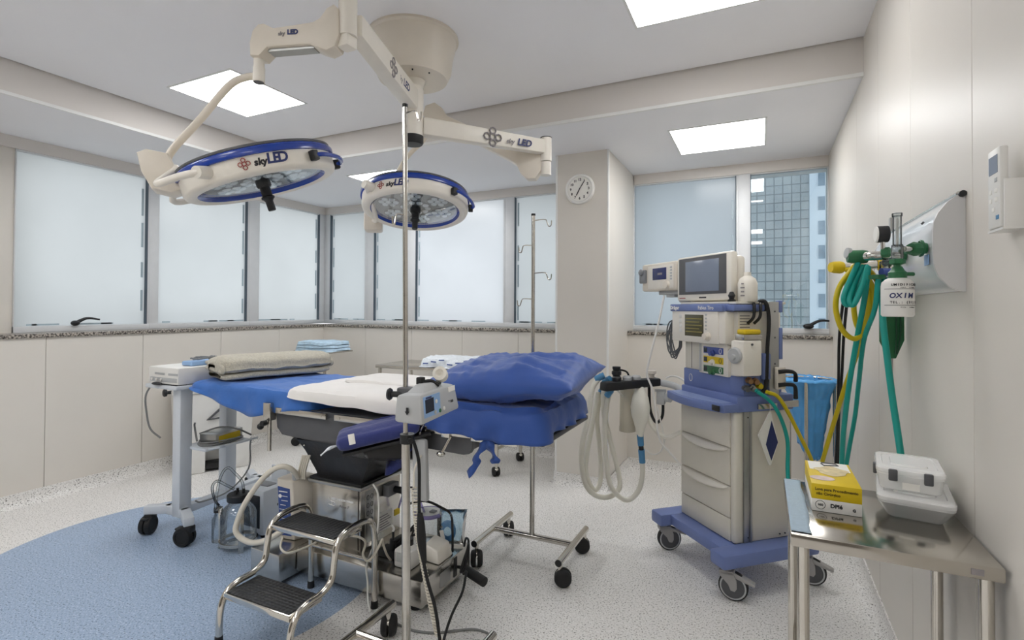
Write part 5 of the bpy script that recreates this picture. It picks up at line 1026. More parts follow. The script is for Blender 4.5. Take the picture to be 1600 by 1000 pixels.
# monitors
MO = thing('patient_monitor', 'cream patient monitor with grey screen on top of the anesthesia machine', 'monitor', Lw((-0.06, 0.0, 1.284)), -47)
def wb(lo, hi, nm, mt, parent, bev=0.004): b = MB(); b.box(lo, hi, bev=bev); b.bm.transform(AMX); return b.build(nm, mt, parent)
b = MB(); b.box((-0.285, -0.10, 1.29), (0.133, -0.06, 1.522), bev=0.012); b.box((-0.25, -0.062, 1.30), (0.118, 0.0, 1.505), bev=0.02); b.box((-0.21, -0.07, 1.284), (0.10, 0.04, 1.30), bev=0.004); b.bm.transform(AMX); mc = b.build('case', 'cream_light', MO)
wb((-0.262, -0.1025, 1.324), (0.102, -0.0995, 1.512), 'bezel', 'dark_grey', mc, 0.001); wb((-0.206, -0.1035, 1.338), (0.052, -0.102, 1.494), 'screen', 'screen_grey', mc, 0.001)
wb((-0.26, -0.1012, 1.303), (-0.21, -0.0998, 1.308), 'logo_mark', 'ink_red', mc, 0)
print_bar(AMX @ plate((-0.07, -0.1008, 1.307), (1, 0, 0), (0, 0, 1)), 0.055, 0.006, 'ink_black', mc)
for k in range(6): wb((0.1175, -0.05 + 0.015 * (k % 3), 1.315 + 0.016 * (k // 3)), (0.119, -0.04 + 0.015 * (k % 3), 1.325 + 0.016 * (k // 3)), 'port', 'dark_grey', mc, 0)
GM = thing('gas_monitor', 'small cream monitor with blue screen hung beside the left of the large monitor', 'monitor', Lw((-0.46, -0.06, 1.345)), -47)
b = MB(); b.box((-0.636, -0.10, 1.352), (-0.292, 0.06, 1.512), bev=0.012); b.bm.transform(AMX); gc = b.build('case', 'cream', GM)
wb((-0.565, -0.1025, 1.365), (-0.315, -0.0995, 1.495), 'front_plate', 'cream_light', gc, 0.003); wb((-0.515, -0.104, 1.415), (-0.378, -0.102, 1.482), 'screen', 'screen_navy', gc, 0.001)
print_bar(AMX @ plate((-0.44, -0.1042, 1.448), (1, 0, 0), (0, 0, 1)), 0.045, 0.012, 'ink_grey', gc, 'screen_reading')
b = MB(); b.lathe([(0.026, 0), (0.024, 0.012), (0.02, 0.016), (0, 0.017)], frame((0, -1, 0), (1, 0, 0), (-0.372, -0.101, 1.383)), 22); b.bm.transform(AMX); b.build('knob', 'cream', gc)
for k in range(5): wb((-0.345, -0.1035, 1.41 + 0.016 * k), (-0.325, -0.102, 1.42 + 0.016 * k), 'key', 'grey_plastic', gc, 0.001)
b = MB(); b.box((-0.645, -0.115, 1.40), (-0.58, -0.095, 1.48), bev=0.008); b.ball((-0.615, -0.12, 1.465), 0.02, (1, 0.6, 1)); b.bm.transform(AMX); b.build('water_trap', 'mid_grey', gc)
b = MB(); b.box((-0.52, -0.06, 1.33), (-0.29, 0.04, 1.353), bev=0.004); b.box((-0.34, -0.05, 1.285), (-0.24, 0.03, 1.335), bev=0.006); b.box((-0.46, -0.05, 1.315), (-0.38, 0.01, 1.335), bev=0.004); b.cyl((-0.30, -0.01, 1.278), (-0.19, -0.01, 1.278), 0.012, n=12); b.bm.transform(AMX); b.build('mounting_arm', 'grey_plastic', GM)
b = MB(); b.lathe([(0, 0), (0.038, 0), (0.042, 0.006), (0.042, 0.085), (0.034, 0.105), (0.016, 0.118), (0.014, 0.135), (0.0, 0.136)], Matrix.Translation(Lw((0.175, -0.045, 1.284))) @ rotz(-47), 28)
o = one(b, 'plastic_bottle', 'cream_light', 'white plastic bottle with faint print standing right of the large monitor', 'bottle', Lw((0.165, -0.03, 1.284)))
for k in range(4): print_bar(AMX @ plate((0.190, -0.0865, 1.365 - 0.018 * k), (0.94, 0.30, 0), (0, 0, 1)), (0.012, 0.02, 0.016, 0.02)[k], 0.006, 'ink_grey', o)
b = MB(); b.lathe([(0, 0), (0.018, 0), (0.018, 0.008), (0.01, 0.012), (0.016, 0.028), (0.008, 0.045), (0.0, 0.046)], Matrix.Translation(Lw((0.15, -0.112, 1.284))), 16); one(b, 'probe_holder', 'black_plastic', 'small dark holder between the large monitor and the white bottle', 'holder', Lw((0.17, -0.118, 1.284)))
b = MB(); rnd = random.Random(5)
for k in range(9): b.tube([Lw((-0.24 + 0.01 * rnd.random(), -0.10 + 0.02 * rnd.random(), 1.17 + 0.02 * rnd.random())), Lw((-0.29 - 0.05 * rnd.random(), -0.11, 1.14 + 0.05 * rnd.random())), Lw((-0.30 - 0.05 * rnd.random(), -0.12, 1.07 + 0.03 * rnd.random())), Lw((-0.25 - 0.05 * rnd.random(), -0.13, 0.985 + 0.04 * rnd.random())), Lw((-0.21 - 0.02 * rnd.random(), -0.125, 1.03 + 0.03 * rnd.random())), Lw((-0.235 + 0.01 * rnd.random(), -0.115, 1.12 + 0.03 * rnd.random()))], 0.0038, 6, sub=6, closed=True)
b.build('cable_bundle', 'cable_dark', AM, label='bundle of dark grey leads hung at the left side')
# absorber with breathing hoses
AB_ = MB(); AB_.hexa([(-0.78, 2.70, 0.815), (-0.73, 2.66, 0.815), (-0.49, 2.90, 0.83), (-0.53, 2.945, 0.83)], [(-0.775, 2.70, 0.862), (-0.725, 2.66, 0.862), (-0.49, 2.90, 0.872), (-0.53, 2.945, 0.872)], bev=0.008)
ab = AB_.build('absorber_block', 'black_plastic', AM)
b = MB(); b.tube([(-0.50, 2.93, 0.845), (-0.42, 2.93, 0.83), (-0.36, 2.88, 0.80)], 0.018, 12, sub=5); b.build('support_arm', 'grey_plastic', ab)
b = MB(); b.lathe([(0, 0), (0.02, 0), (0.02, 0.03), (0.026, 0.034), (0.026, 0.05), (0.017, 0.056), (0.022, 0.064), (0.022, 0.076), (0, 0.078)], Matrix.Translation((-0.703, 2.77, 0.862)), 20); b.build('relief_valve', 'black_plastic', ab)
b = MB(); b.tube([(-0.703, 2.77, 0.915), (-0.68, 2.79, 0.918), (-0.655, 2.81, 0.905), (-0.645, 2.82, 0.872)], 0.005, 8, sub=5); b.build('sensor_lead', 'black_rubber', ab)
for x, y in ((-0.695, 2.745), (-0.65, 2.79), (-0.61, 2.83)): b = MB(); b.lathe([(0, 0), (0.024, 0), (0.025, 0.02), (0.018, 0.028), (0, 0.03)], Matrix.Translation((x, y, 0.862)), 18); b.build('valve_dome', 'grey_plastic' if x > -0.69 else 'black_plastic', ab)
b = MB(); b.lathe([(0, 0), (0.016, 0), (0.016, 0.02), (0.026, 0.026), (0.026, 0.042), (0, 0.042)], Matrix.Translation((-0.545, 2.915, 0.868)), 20); b.build('canister_knob', 'cream', ab)
b = MB(); b.lathe([(0.0, 0.0), (0.040, 0.0), (0.042, 0.02), (0.040, 0.24), (0.0, 0.245)], Matrix.Translation((-0.668, 2.872, 0.575)), 28); b.lathe([(0.0435, 0.0), (0.0435, 0.025), (0.03, -0.004), (0.0, -0.006)], Matrix.Translation((-0.668, 2.872, 0.575)), 28); b.build('absorber_canister', 'canister_clear', ab)
b = MB(); b.lathe([(0.0, 0.0), (0.017, 0.0), (0.018, 0.01), (0.032, 0.05), (0.052, 0.11), (0.057, 0.155), (0.047, 0.21), (0.025, 0.255), (0.012, 0.275), (0.0, 0.276)], Matrix.Translation((-0.588, 2.828, 0.565)) @ rotz(-40) @ Matrix.Diagonal((1.05, 0.8, 1, 1)), 30); b.build('breathing_bag', 'bag_cream', ab)
def hose(pts, parent, r=0.0135, mt='hose_cream', nm='breathing_hose', pitch=0.0032):
    P = smooth_path(pts, 16); Q = [P[0]]; acc = 0
    for a, c in zip(P[:-1], P[1:]):
        L = (c - a).length; t = pitch - acc
        while t < L: Q.append(a.lerp(c, t / L)); t += pitch
        acc = L - (t - pitch)
    b = MB(); b.tube(Q, [r * (1.06 if i % 2 else 0.93) for i in range(len(Q))], 12); return b.build(nm, mt, parent, sharp=180)
hose([(-0.784, 2.735, 0.882), (-0.818, 2.708, 0.817), (-0.834, 2.692, 0.671), (-0.861, 2.670, 0.527), (-0.864, 2.670, 0.411), (-0.845, 2.692, 0.302), (-0.808, 2.733, 0.245), (-0.761, 2.778, 0.226), (-0.720, 2.819, 0.240), (-0.700, 2.839, 0.286), (-0.717, 2.841, 0.384), (-0.749, 2.824, 0.518), (-0.779, 2.796, 0.682), (-0.776, 2.784, 0.810), (-0.754, 2.783, 0.861)], ab)
hose([(-0.809, 2.791, 0.792), (-0.834, 2.792, 0.656), (-0.866, 2.768, 0.451), (-0.870, 2.768, 0.341), (-0.841, 2.794, 0.254), (-0.815, 2.818, 0.261), (-0.808, 2.842, 0.336), (-0.817, 2.835, 0.508), (-0.826, 2.824, 0.650), (-0.80, 2.82, 0.795)], ab)
hose([(-0.744, 2.778, 0.785), (-0.756, 2.773, 0.729), (-0.764, 2.759, 0.607), (-0.758, 2.753, 0.468), (-0.740, 2.764, 0.320), (-0.712, 2.779, 0.261), (-0.665, 2.801, 0.221), (-0.628, 2.819, 0.231), (-0.594, 2.835, 0.279), (-0.579, 2.841, 0.355), (-0.579, 2.840, 0.424)], ab)
for p, q in (((-0.807, 2.724, 0.868), (-0.76, 2.735, 0.892)), ((-0.775, 2.783, 0.845), (-0.735, 2.765, 0.872)), ((-0.755, 2.772, 0.776), (-0.725, 2.76, 0.822)), ((-0.80, 2.81, 0.79), (-0.76, 2.78, 0.83))): b = MB(); b.cyl(p, q, 0.0175, n=18); m_ = Vector(p).lerp(Vector(q), 0.6); b.cyl(m_, Vector(p).lerp(Vector(q), 0.72), 0.0195, n=18); b.build('hose_connector', 'connector_blue', ab)
b = MB(); b.cyl((-0.579, 2.840, 0.42), (-0.584, 2.837, 0.49), 0.0165, 0.0175, n=18); b.cyl((-0.584, 2.837, 0.488), (-0.586, 2.836, 0.514), 0.0135, n=16, m=1); b.cyl((-0.586, 2.836, 0.513), (-0.590, 2.834, 0.572), 0.0165, 0.018, n=18); b.build('bag_connector', ['connector_blue', 'black_plastic'], ab)
for nm, pts, r, mt in (('sampling_line', [(-0.463, 2.827, 1.322), (-0.487, 2.817, 1.190), (-0.535, 2.808, 0.986), (-0.550, 2.814, 0.900), (-0.522, 2.828, 0.815), (-0.510, 2.836, 0.713), (-0.488, 2.826, 0.564), (-0.438, 2.818, 0.505), (-0.378, 2.81, 0.444)], 0.0055, 'white_plastic'),
                       ('scavenging_hose', [(-0.60, 2.85, 0.80), (-0.565, 2.865, 0.69), (-0.535, 2.869, 0.62), (-0.49, 2.865, 0.575), (-0.44, 2.848, 0.572), (-0.375, 2.825, 0.611)], 0.0115, 'hose_cream'),
                       ('drain_line', [(-0.583, 2.845, 0.505), (-0.569, 2.866, 0.488), (-0.532, 2.884, 0.460), (-0.489, 2.886, 0.483), (-0.474, 2.887, 0.56), (-0.51, 2.89, 0.72)], 0.004, 'white_plastic'),
                       ('sensor_hose', [(-0.558, 2.911, 0.83), (-0.552, 2.916, 0.695), (-0.523, 2.930, 0.625), (-0.492, 2.945, 0.660), (-0.488, 2.945, 0.75)], 0.008, 'black_rubber'),
                       ('fresh_gas_line', [(-0.47, 2.94, 0.87), (-0.44, 2.93, 0.885), (-0.40, 2.91, 0.882), (-0.36, 2.86, 0.87)], 0.0055, 'white_plastic'),
                       ('waste_line', [(-0.72, 2.80, 0.815), (-0.69, 2.83, 0.78), (-0.655, 2.86, 0.735), (-0.63, 2.88, 0.71)], 0.005, 'white_plastic')):
    b = MB(); b.tube(pts, r, 8, sub=6); b.build(nm, mt, ab)
b = MB(); b.box((-0.52, 2.915, 0.725), (-0.475, 2.96, 0.80), bev=0.006); b.cyl((-0.47, 2.935, 0.765), (-0.445, 2.925, 0.765), 0.024, n=18); b.cyl((-0.53, 2.93, 0.80), (-0.47, 2.94, 0.80), 0.008, n=10); b.build('flow_sensor', 'grey_plastic', ab)
# ---------------------------------------------------------------- waste bag on its stand
WS = thing('hamper_stand', 'round steel waste hamper stand behind the anesthesia machine', 'stand', (0.255, 3.62, 0))
WC = Vector((0.255, 3.62, 0))
b = MB(); b.tube([WC + Vector((0.137 * math.cos(R_(a)), 0.137 * math.sin(R_(a)), 0.825)) for a in range(0, 360, 12)], 0.009, 10, closed=True); b.build('ring', 'chrome', WS)
for a in (262, 340, 20, 130): b = MB(); p = WC + Vector((0.150 * math.cos(R_(a)), 0.150 * math.sin(R_(a)), 0)); b.cyl(p + Vector((0, 0, 0.06)), p + Vector((0, 0, 0.825)), 0.010, n=14); b.build('leg', 'chrome', WS); small_caster(WS, p.x, p.y, 0.07, a, 0.028)
b = MB(); b.tube([WC + Vector((0.15 * math.cos(R_(a)), 0.15 * math.sin(R_(a)), 0.10)) for a in range(0, 360, 15)], 0.008, 8, closed=True); b.build('lower_ring', 'chrome', WS)
b = MB()
def bag(u, v):
    a = u * 2 * math.pi; ca, sa = math.cos(a), math.sin(a)
    if v < 0.12: t = v / 0.12; r = 0.118 + 0.014 * t; z = 0.76 + 0.075 * t
    elif v < 0.22: t = (v - 0.12) / 0.10; r = 0.136 + 0.020 * math.sin(t * math.pi * 0.75); z = 0.840 - 0.025 * t
    else:
        t = (v - 0.22) / 0.78; r = 0.150 * (1 - 0.20 * min(1, t * 5) - 0.10 * min(1, t * 2) - 0.36 * t ** 2.2); z = 0.818 - 0.42 * t - 0.06 * t * math.sin(a * 1.0 + 2.2) - 0.03 * t * math.sin(3 * a)
    w = nz((ca * 1.5, sa * 1.5, z * 3), 2.2, 40) * 0.022 * min(1, max(0.25, v * 1.6)) + nz((ca * 3, sa * 3, z * 7), 3, 41) * 0.008 + 0.004 * math.sin(22 * a) * math.exp(-((v - 0.3) / 0.12) ** 2)
    r = max(0.012, r + w); return WC + Vector((r * ca, r * sa, z + 0.008 * nz((ca * 2, sa * 2, v), 4, 42)))
b.grid(bag, 72, 40); one(b, 'waste_bag', 'bag_blue', 'translucent blue waste bag hanging in the hamper stand', 'bag', WC + Vector((0, 0, 0.36)), sharp=180, solid=0.001)
# ---------------------------------------------------------------- gas rail on the right wall
GR = thing('gas_rail', 'white medical gas rail on the right wall with rounded end cap', 'gas rail', (XR, 1.9, 1.29))
MYZ = Matrix(((1, 0, 0, 0), (0, 0, 1, 0), (0, 1, 0, 0), (0, 0, 0, 1)))
prof = [(0.4335, 1.528), (0.420, 1.526), (0.399, 1.506), (0.384, 1.483), (0.376, 1.461), (0.374, 1.44), (0.374, 1.385), (0.377, 1.355), (0.384, 1.333), (0.403, 1.307), (0.420, 1.297), (0.4335, 1.295)]
b = MB(); b.prism([(x + 0.002, z) for x, z in prof], 1.568, 2.30, MYZ); b.build('housing', 'rail_white', GR)
b = MB(); b.prism([(0.4335, 1.5295), (0.426, 1.5285), (0.399, 1.507), (0.382, 1.483), (0.3735, 1.461), (0.372, 1.44), (0.372, 1.385), (0.375, 1.352), (0.382, 1.330), (0.403, 1.305), (0.424, 1.2945), (0.4335, 1.2935)], 1.560, 1.570, MYZ); b.build('end_cap', 'grey_light', GR)
b = MB(); b.prism([(0.4335, 1.5295), (0.399, 1.507), (0.3735, 1.461), (0.372, 1.385), (0.382, 1.330), (0.4335, 1.2935)], 2.298, 2.308, MYZ); b.build('end_cap', 'grey_light', GR)
b = MB(); b.cyl((0.427, 1.552, 1.524), (0.427, 1.575, 1.524), 0.0075, n=18); b.build('tube_plug', 'black_plastic', GR)
b = MB(); b.tube([(0.424, 1.57, 1.527), (0.424, 2.3, 1.527)], 0.006, 10); b.build('top_tube', 'chrome', GR)
b = MB(); b.cyl((0.3725, 1.66, 1.475), (0.376, 1.66, 1.472), 0.004, n=12); b.build('screw', 'dark_grey', GR)
b = MB(); b.box((0.3725, 1.605, 1.362), (0.3745, 1.64, 1.388), bev=0.0005); b.build('maker_label', 'panel_sky', GR)
for y in (1.622, 1.83, 1.98, 2.14):
    b = MB(); b.lathe([(0.013, 0), (0.0145, 0.006), (0.020, 0.008), (0.022, 0.014), (0.019, 0.016), (0.016, 0.012)], frame((-1, 0, 0), (0, 0, 1), (0.374, y, 1.405)), 24); b.build('outlet_ring', 'green' if y < 2.1 else 'yellow', GR)
b = MB(); b.box((0.428, 2.325, 0.90), (XR, 2.35, 1.59), bev=0.001); MS = one(b, 'wall_strip', 'aluminium', 'vertical metal strip on the right wall behind the gas rail', 'strip', (XR, 2.337, 0.9))
# flowmeter with humidifier bottle nearest the camera
FM = thing('oxygen_flowmeter', 'green and clear oxygen flowmeter with white humidifier bottle on the gas rail', 'flowmeter', (0.302, 1.563, 1.233))
b = MB(); b.tube([(0.374, 1.622, 1.405), (0.35, 1.603, 1.402), (0.318, 1.572, 1.40)], 0.0065, 12); b.build('inlet_stem', 'chrome', FM)
b = MB(); b.lathe([(0.010, -0.002), (0.017, 0.0), (0.018, 0.012), (0.014, 0.022), (0.0, 0.022)], frame((-0.7, -0.6, 0), (0, 0, 1), (0.351, 1.606, 1.402)), 8); b.build('control_knob', 'green', FM)
b = MB(); b.cyl((0.302, 1.563, 1.372), (0.302, 1.563, 1.41), 0.012, n=8); b.box((0.291, 1.552, 1.376), (0.313, 1.574, 1.408), bev=0.002); b.build('scale_block', 'clear_plastic', FM)
b = MB(); b.cyl((0.302, 1.563, 1.405), (0.302, 1.563, 1.482), 0.0095, n=20); b.cyl((0.302, 1.563, 1.48), (0.302, 1.563, 1.488), 0.011, n=20); b.build('float_tube', 'clear_plastic', FM)
b = MB(); b.cyl((0.302, 1.563, 1.405), (0.302, 1.563, 1.475), 0.003, n=10); b.build('float_scale', 'paper_white', FM)
b = MB(); b.lathe([(0.008, 0.024), (0.017, 0.022), (0.017, 0.012), (0.008, 0.008), (0.008, 0.0)], Matrix.Translation((0.302, 1.563, 1.352)), 6); b.lathe([(0.0, 0.0), (0.0195, 0.0), (0.0195, 0.014), (0.015, 0.018), (0.010, 0.028), (0, 0.028)], Matrix.Translation((0.302, 1.563, 1.328)), 22); b.cyl((0.315, 1.563, 1.338), (0.337, 1.58, 1.338), 0.005, n=10); b.build('bottle_cap', 'green', FM)
b = MB(); b.lathe([(0, 0), (0.031, 0), (0.034, 0.004), (0.034, 0.074), (0.032, 0.084), (0.024, 0.092), (0.018, 0.095), (0.0, 0.0955)], Matrix.Translation((0.302, 1.563, 1.2335)), 32); hb = b.build('humidifier_bottle', 'white_plastic', FM)
def on_cyl(c, r, ang): a = R_(ang); return Vector((c[0] + r * math.cos(a), c[1] + r * math.sin(a), 0)), Vector((-math.sin(a), math.cos(a), 0))
def wrap_text(s, size, zc, a0, step, mt, parent, c=(0.302, 1.563), r=0.0345, **k):
    for i, ch in enumerate(s):
        if ch == ' ': continue
        p, t = on_cyl(c, r, a0 + step * i); p.z = zc; text(ch, size, plate(p, t, (0, 0, 1)), mt, parent, ext=0.0002, **k)
wrap_text('OXIM', 0.0165, 1.284, -118, 21, 'ink_blue', hb, bold=0.0005, italic=0.15); wrap_text('UMIDIFICADOR', 0.0080, 1.3105, -118, 10, 'ink_black', hb, bold=0.0002); wrap_text('TEL.: (31) 334', 0.0080, 1.268, -122, 9.0, 'ink_black', hb, bold=0.0002); wrap_text('MAX. 250ml', 0.0042, 1.3035, -88, 6.0, 'ink_black', hb); wrap_text('MIN. 100ml', 0.0042, 1.256, -88, 6.0, 'ink_black', hb)
for z in (1.300, 1.2605): b = MB(); b.lathe([(0.0342, 0), (0.0345, 0.0008), (0.0342, 0.0012)], Matrix.Translation((0.302, 1.563, z)), 40, a0=-150, a1=10); b.build('fill_line', 'ink_black', hb)
# second regulator with black gauge
RG = thing('oxygen_regulator', 'green-knobbed gas regulator with black pressure gauge on the gas rail', 'regulator', (0.30, 1.85, 1.40))
b = MB(); b.tube([(0.374, 1.83, 1.405), (0.335, 1.845, 1.41), (0.302, 1.90, 1.415), (0.30, 1.955, 1.418)], 0.010, 14, sub=4); b.cyl((0.297, 1.93, 1.416), (0.33, 1.85, 1.410), 0.014, n=18); b.build('valve_body', 'chrome', RG)
b = MB(); b.lathe([(0.012, -0.004), (0.020, 0.0), (0.022, 0.012), (0.021, 0.045), (0.018, 0.055), (0, 0.056)], frame((-0.88, -0.1, 0.02), (0, 0, 1), (0.305, 1.985, 1.419)), 10); b.build('control_knob', 'green', RG)
b = MB(); b.lathe([(0.0, -0.002), (0.017, -0.002), (0.017, 0.008), (0.0, 0.010)], frame((-0.9, -0.3, 0.15), (0, 0, 1), (0.255, 1.982, 1.432)), 20); b.build('side_gauge', 'grey_plastic', RG)
b = MB(); b.lathe([(0.010, 0.0), (0.015, 0.003), (0.015, 0.020), (0.010, 0.024), (0, 0.024)], frame((0.85, -0.3, 0), (0, 0, 1), (0.312, 1.815, 1.415)), 6); b.build('union_nut', 'green', RG)
b = MB(); b.cyl((0.316, 1.812, 1.412), (0.316, 1.812, 1.445), 0.006, n=12); b.build('gauge_stem', 'chrome', RG)
b = MB(); b.lathe([(0.0, 0.0), (0.022, 0.0), (0.024, 0.003), (0.024, 0.028), (0.022, 0.030)], frame((0.98, 0.08, 0), (0, 0, 1), (0.300, 1.812, 1.468)), 28); gg = b.build('gauge_case', 'black_plastic', RG)
b = MB(); b.lathe([(0.0, -0.002), (0.021, -0.002), (0.0235, 0.0015)], frame((0.98, 0.08, 0), (0, 0, 1), (0.300, 1.812, 1.468)), 28); b.build('gauge_face', 'paper_white', gg)
# yellow-knobbed air valve
YV = thing('air_valve', 'steel gas valve with a yellow knob, farthest along the gas rail', 'valve', (0.26, 2.12, 1.39))
b = MB(); b.tube([(0.374, 2.14, 1.405), (0.33, 2.138, 1.40), (0.25, 2.114, 1.396)], 0.013, 16); b.cyl((0.28, 2.125, 1.396), (0.32, 2.136, 1.399), 0.016, n=16); b.build('valve_body', 'chrome', YV)
b = MB(); b.lathe([(0.014, -0.002), (0.020, 0.0), (0.0215, 0.008), (0.020, 0.03), (0.017, 0.04), (0, 0.041)], frame((-0.9, -0.43, 0), (0, 0, 1), (0.252, 2.115, 1.396)), 14); b.build('control_knob', 'yellow', YV)
VG = thing('vacuum_valve', 'clear and green valve with blue button below the pressure gauge on the gas rail', 'valve', (0.34, 1.93, 1.36))
b = MB(); b.cyl((0.374, 1.98, 1.405), (0.345, 1.95, 1.395), 0.011, n=14); b.cyl((0.345, 1.95, 1.40), (0.345, 1.95, 1.345), 0.014, n=14); b.build('valve_body', 'clear_plastic', VG)
b = MB(); b.cyl((0.332, 1.93, 1.366), (0.362, 1.945, 1.366), 0.012, n=14); b.build('button', 'valve_blue', VG)
b = MB(); b.lathe([(0.0, 0), (0.022, 0), (0.024, 0.012), (0, 0.014)], Matrix.Translation((0.322, 1.935, 1.345)), 8); b.build('hose_nut', 'green', VG)
# hoses: coils hung on the valves and strands running down behind the table
def strand(nm, mt, lists, r, label, cat, base): b = MB(); [b.tube(p, r, 10, sub=7) for p in lists]; return one(b, nm, mt, label, cat, base, sharp=60)
yc1 = [(0.310, 2.054, 1.385), (0.321, 2.058, 1.301), (0.313, 2.053, 1.216), (0.292, 2.041, 1.163), (0.266, 2.027, 1.157), (0.236, 2.009, 1.191), (0.220, 1.999, 1.258), (0.230, 2.000, 1.321), (0.262, 2.012, 1.373), (0.284, 2.020, 1.392)]
yc2 = [(0.330, 2.050, 1.321), (0.328, 2.058, 1.237), (0.306, 2.056, 1.174), (0.284, 2.052, 1.205), (0.278, 2.055, 1.279), (0.294, 2.069, 1.365)]
yc3 = [(0.299, 2.027, 1.392), (0.344, 2.060, 1.343), (0.341, 2.071, 1.280), (0.323, 2.074, 1.216), (0.304, 2.077, 1.173), (0.305, 2.203, 1.088), (0.288, 2.321, 0.969), (0.261, 2.434, 0.800), (0.230, 2.546, 0.608), (0.216, 2.60, 0.50), (0.205, 2.65, 0.44), (0.205, 2.70, 0.45), (0.208, 2.73, 0.50), (0.206, 2.73, 0.56), (0.165, 2.69, 0.66), (0.078, 2.61, 0.845), (0.02, 2.57, 0.885)]
strand('yellow_hose', 'hose_yellow', [[(0.262, 2.10, 1.385)] + yc1 + yc2 + yc3], 0.0085, 'yellow gas hose coiled below the gas valves and running to the anesthesia machine', 'hose', (0.28, 2.05, 0.3))
tc1 = [(0.259, 1.964, 1.352), (0.238, 1.955, 1.294), (0.242, 1.957, 1.268), (0.259, 1.965, 1.272), (0.281, 1.975, 1.329), (0.296, 1.981, 1.391)]
tc2 = [(0.272, 1.970, 1.345), (0.252, 1.950, 1.285), (0.259, 1.945, 1.264), (0.272, 1.944, 1.286), (0.290, 1.943, 1.339), (0.300, 1.938, 1.385)]
teal1 = [(0.297, 1.945, 1.34), (0.297, 1.99, 1.279), (0.285, 2.05, 1.150), (0.271, 2.11, 0.992), (0.264, 2.17, 0.848), (0.264, 2.224, 0.744), (0.268, 2.29, 0.60), (0.262, 2.34, 0.48), (0.225, 2.42, 0.39), (0.165, 2.50, 0.37), (0.115, 2.57, 0.43), (0.104, 2.60, 0.53), (0.102, 2.625, 0.68), (0.052, 2.585, 0.82), (-0.022, 2.54, 0.892)]
strand('teal_hose', 'hose_teal', [[(0.28, 1.98, 1.40)] + tc1 + tc2 + teal1], 0.0085, 'teal gas hose looped on the green knob and running down to the anesthesia machine', 'hose', (0.28, 1.97, 0.25))
strand('teal_hose', 'hose_teal', [[(0.325, 1.935, 1.345), (0.318, 1.95, 1.25), (0.305, 2.05, 1.15), (0.306, 2.165, 0.990), (0.304, 2.231, 0.867), (0.294, 2.293, 0.736), (0.285, 2.355, 0.60), (0.282, 2.39, 0.49), (0.25, 2.46, 0.40), (0.19, 2.55, 0.38), (0.15, 2.64, 0.42), (0.135, 2.70, 0.46)]], 0.0075, 'second teal hose hanging straight down between the coil and the green bag', 'hose', (0.3, 2.2, 0.38))
strand('teal_hose', 'hose_teal', [[(0.345, 1.95, 1.35), (0.338, 1.945, 1.30), (0.336, 1.930, 1.219), (0.344, 1.915, 1.102), (0.353, 1.900, 0.989), (0.361, 1.882, 0.898), (0.366, 1.862, 0.824), (0.368, 1.845, 0.76), (0.36, 1.84, 0.70), (0.33, 1.86, 0.66), (0.29, 1.90, 0.64)]], 0.0095, 'teal hose hanging in front of the green bag and down behind the plastic boxes', 'hose', (0.36, 1.9, 0.64))
for k, pts in enumerate(([(0.30, 2.18, 1.39), (0.290, 2.30, 1.36), (0.302, 2.614, 1.151), (0.314, 2.762, 0.914), (0.324, 2.910, 0.622), (0.329, 3.054, 0.366), (0.33, 3.2, 0.02)], [(0.31, 2.18, 1.39), (0.300, 2.30, 1.36), (0.319, 2.622, 1.151), (0.327, 2.768, 0.943), (0.333, 2.912, 0.774), (0.340, 3.057, 0.366), (0.345, 3.22, 0.02)])):
    strand('black_cable', 'black_rubber', [pts], 0.006, ('left of two black cables running down behind the yellow hose', 'right of two black cables running down behind the yellow hose')[k], 'cable', (0.31, 2.6, 0.02))
GB = thing('green_bag', 'flat green reservoir bag hanging behind the teal hose below the gas rail', 'bag', (0.39, 2.09, 1.085))
Mg = plate((0.388, 2.092, 1.09), (0.069, 0.033, 0), (0, 0, 1))
b = MB(); b.prism([(-0.007, 0.0), (0.008, 0.0), (0.036, 0.06), (0.036, 0.20), (0.02, 0.225), (-0.02, 0.225), (-0.036, 0.20), (-0.036, 0.055)], -0.012, 0.012, Mg, bev=0.006); b.build('bag_body', 'green', GB)
for x in (0.006, 0.02): b = MB(); b.tube([Mg @ Vector(v) for v in ((x, 0.21, 0.013), (x, 0.08, 0.013), (x * 0.4, 0.015, 0.013))], 0.0025, 6); b.build('fold', 'dark_green', GB)
# remote control in its wall holder
HO = thing('remote_holder', 'white wall holder for the remote control at the right edge of the photo', 'holder', (XR, 1.28, 1.40))
b = MB(); b.box((0.402, 1.247, 1.402), (0.4335, 1.252, 1.492), bev=0.001); b.box((0.402, 1.313, 1.402), (0.4335, 1.317, 1.492), bev=0.001); b.box((0.3995, 1.2465, 1.3995), (0.434, 1.3175, 1.4035)); b.box((0.4125, 1.2535, 1.405), (0.4325, 1.3115, 1.488), bev=0.001); b.build('tray', 'white_plastic', HO)
RC = thing('remote_control', 'white remote control with small grey display, standing in its wall holder', 'remote', (0.405, 1.282, 1.405))
b = MB(); b.box((0.3975, 1.2545, 1.4045), (0.4115, 1.3105, 1.556), bev=0.004); rc = b.build('case', 'white_plastic', RC)
b = MB(); b.box((0.3968, 1.262, 1.508), (0.3980, 1.302, 1.542)); b.build('display', 'screen_grey', rc)
for z, y, m_ in ((1.495, 1.270, 'grey_plastic'), (1.475, 1.27, 'paper_white'), (1.475, 1.295, 'paper_white'), (1.458, 1.27, 'paper_white'), (1.458, 1.295, 'paper_white'), (1.440, 1.282, 'paper_white'), (1.424, 1.264, 'connector_blue')): b = MB(); b.box((0.3966, y - 0.006, z - 0.004), (0.3980, y + 0.006, z + 0.004), bev=0.0005); b.build('button', m_, rc)
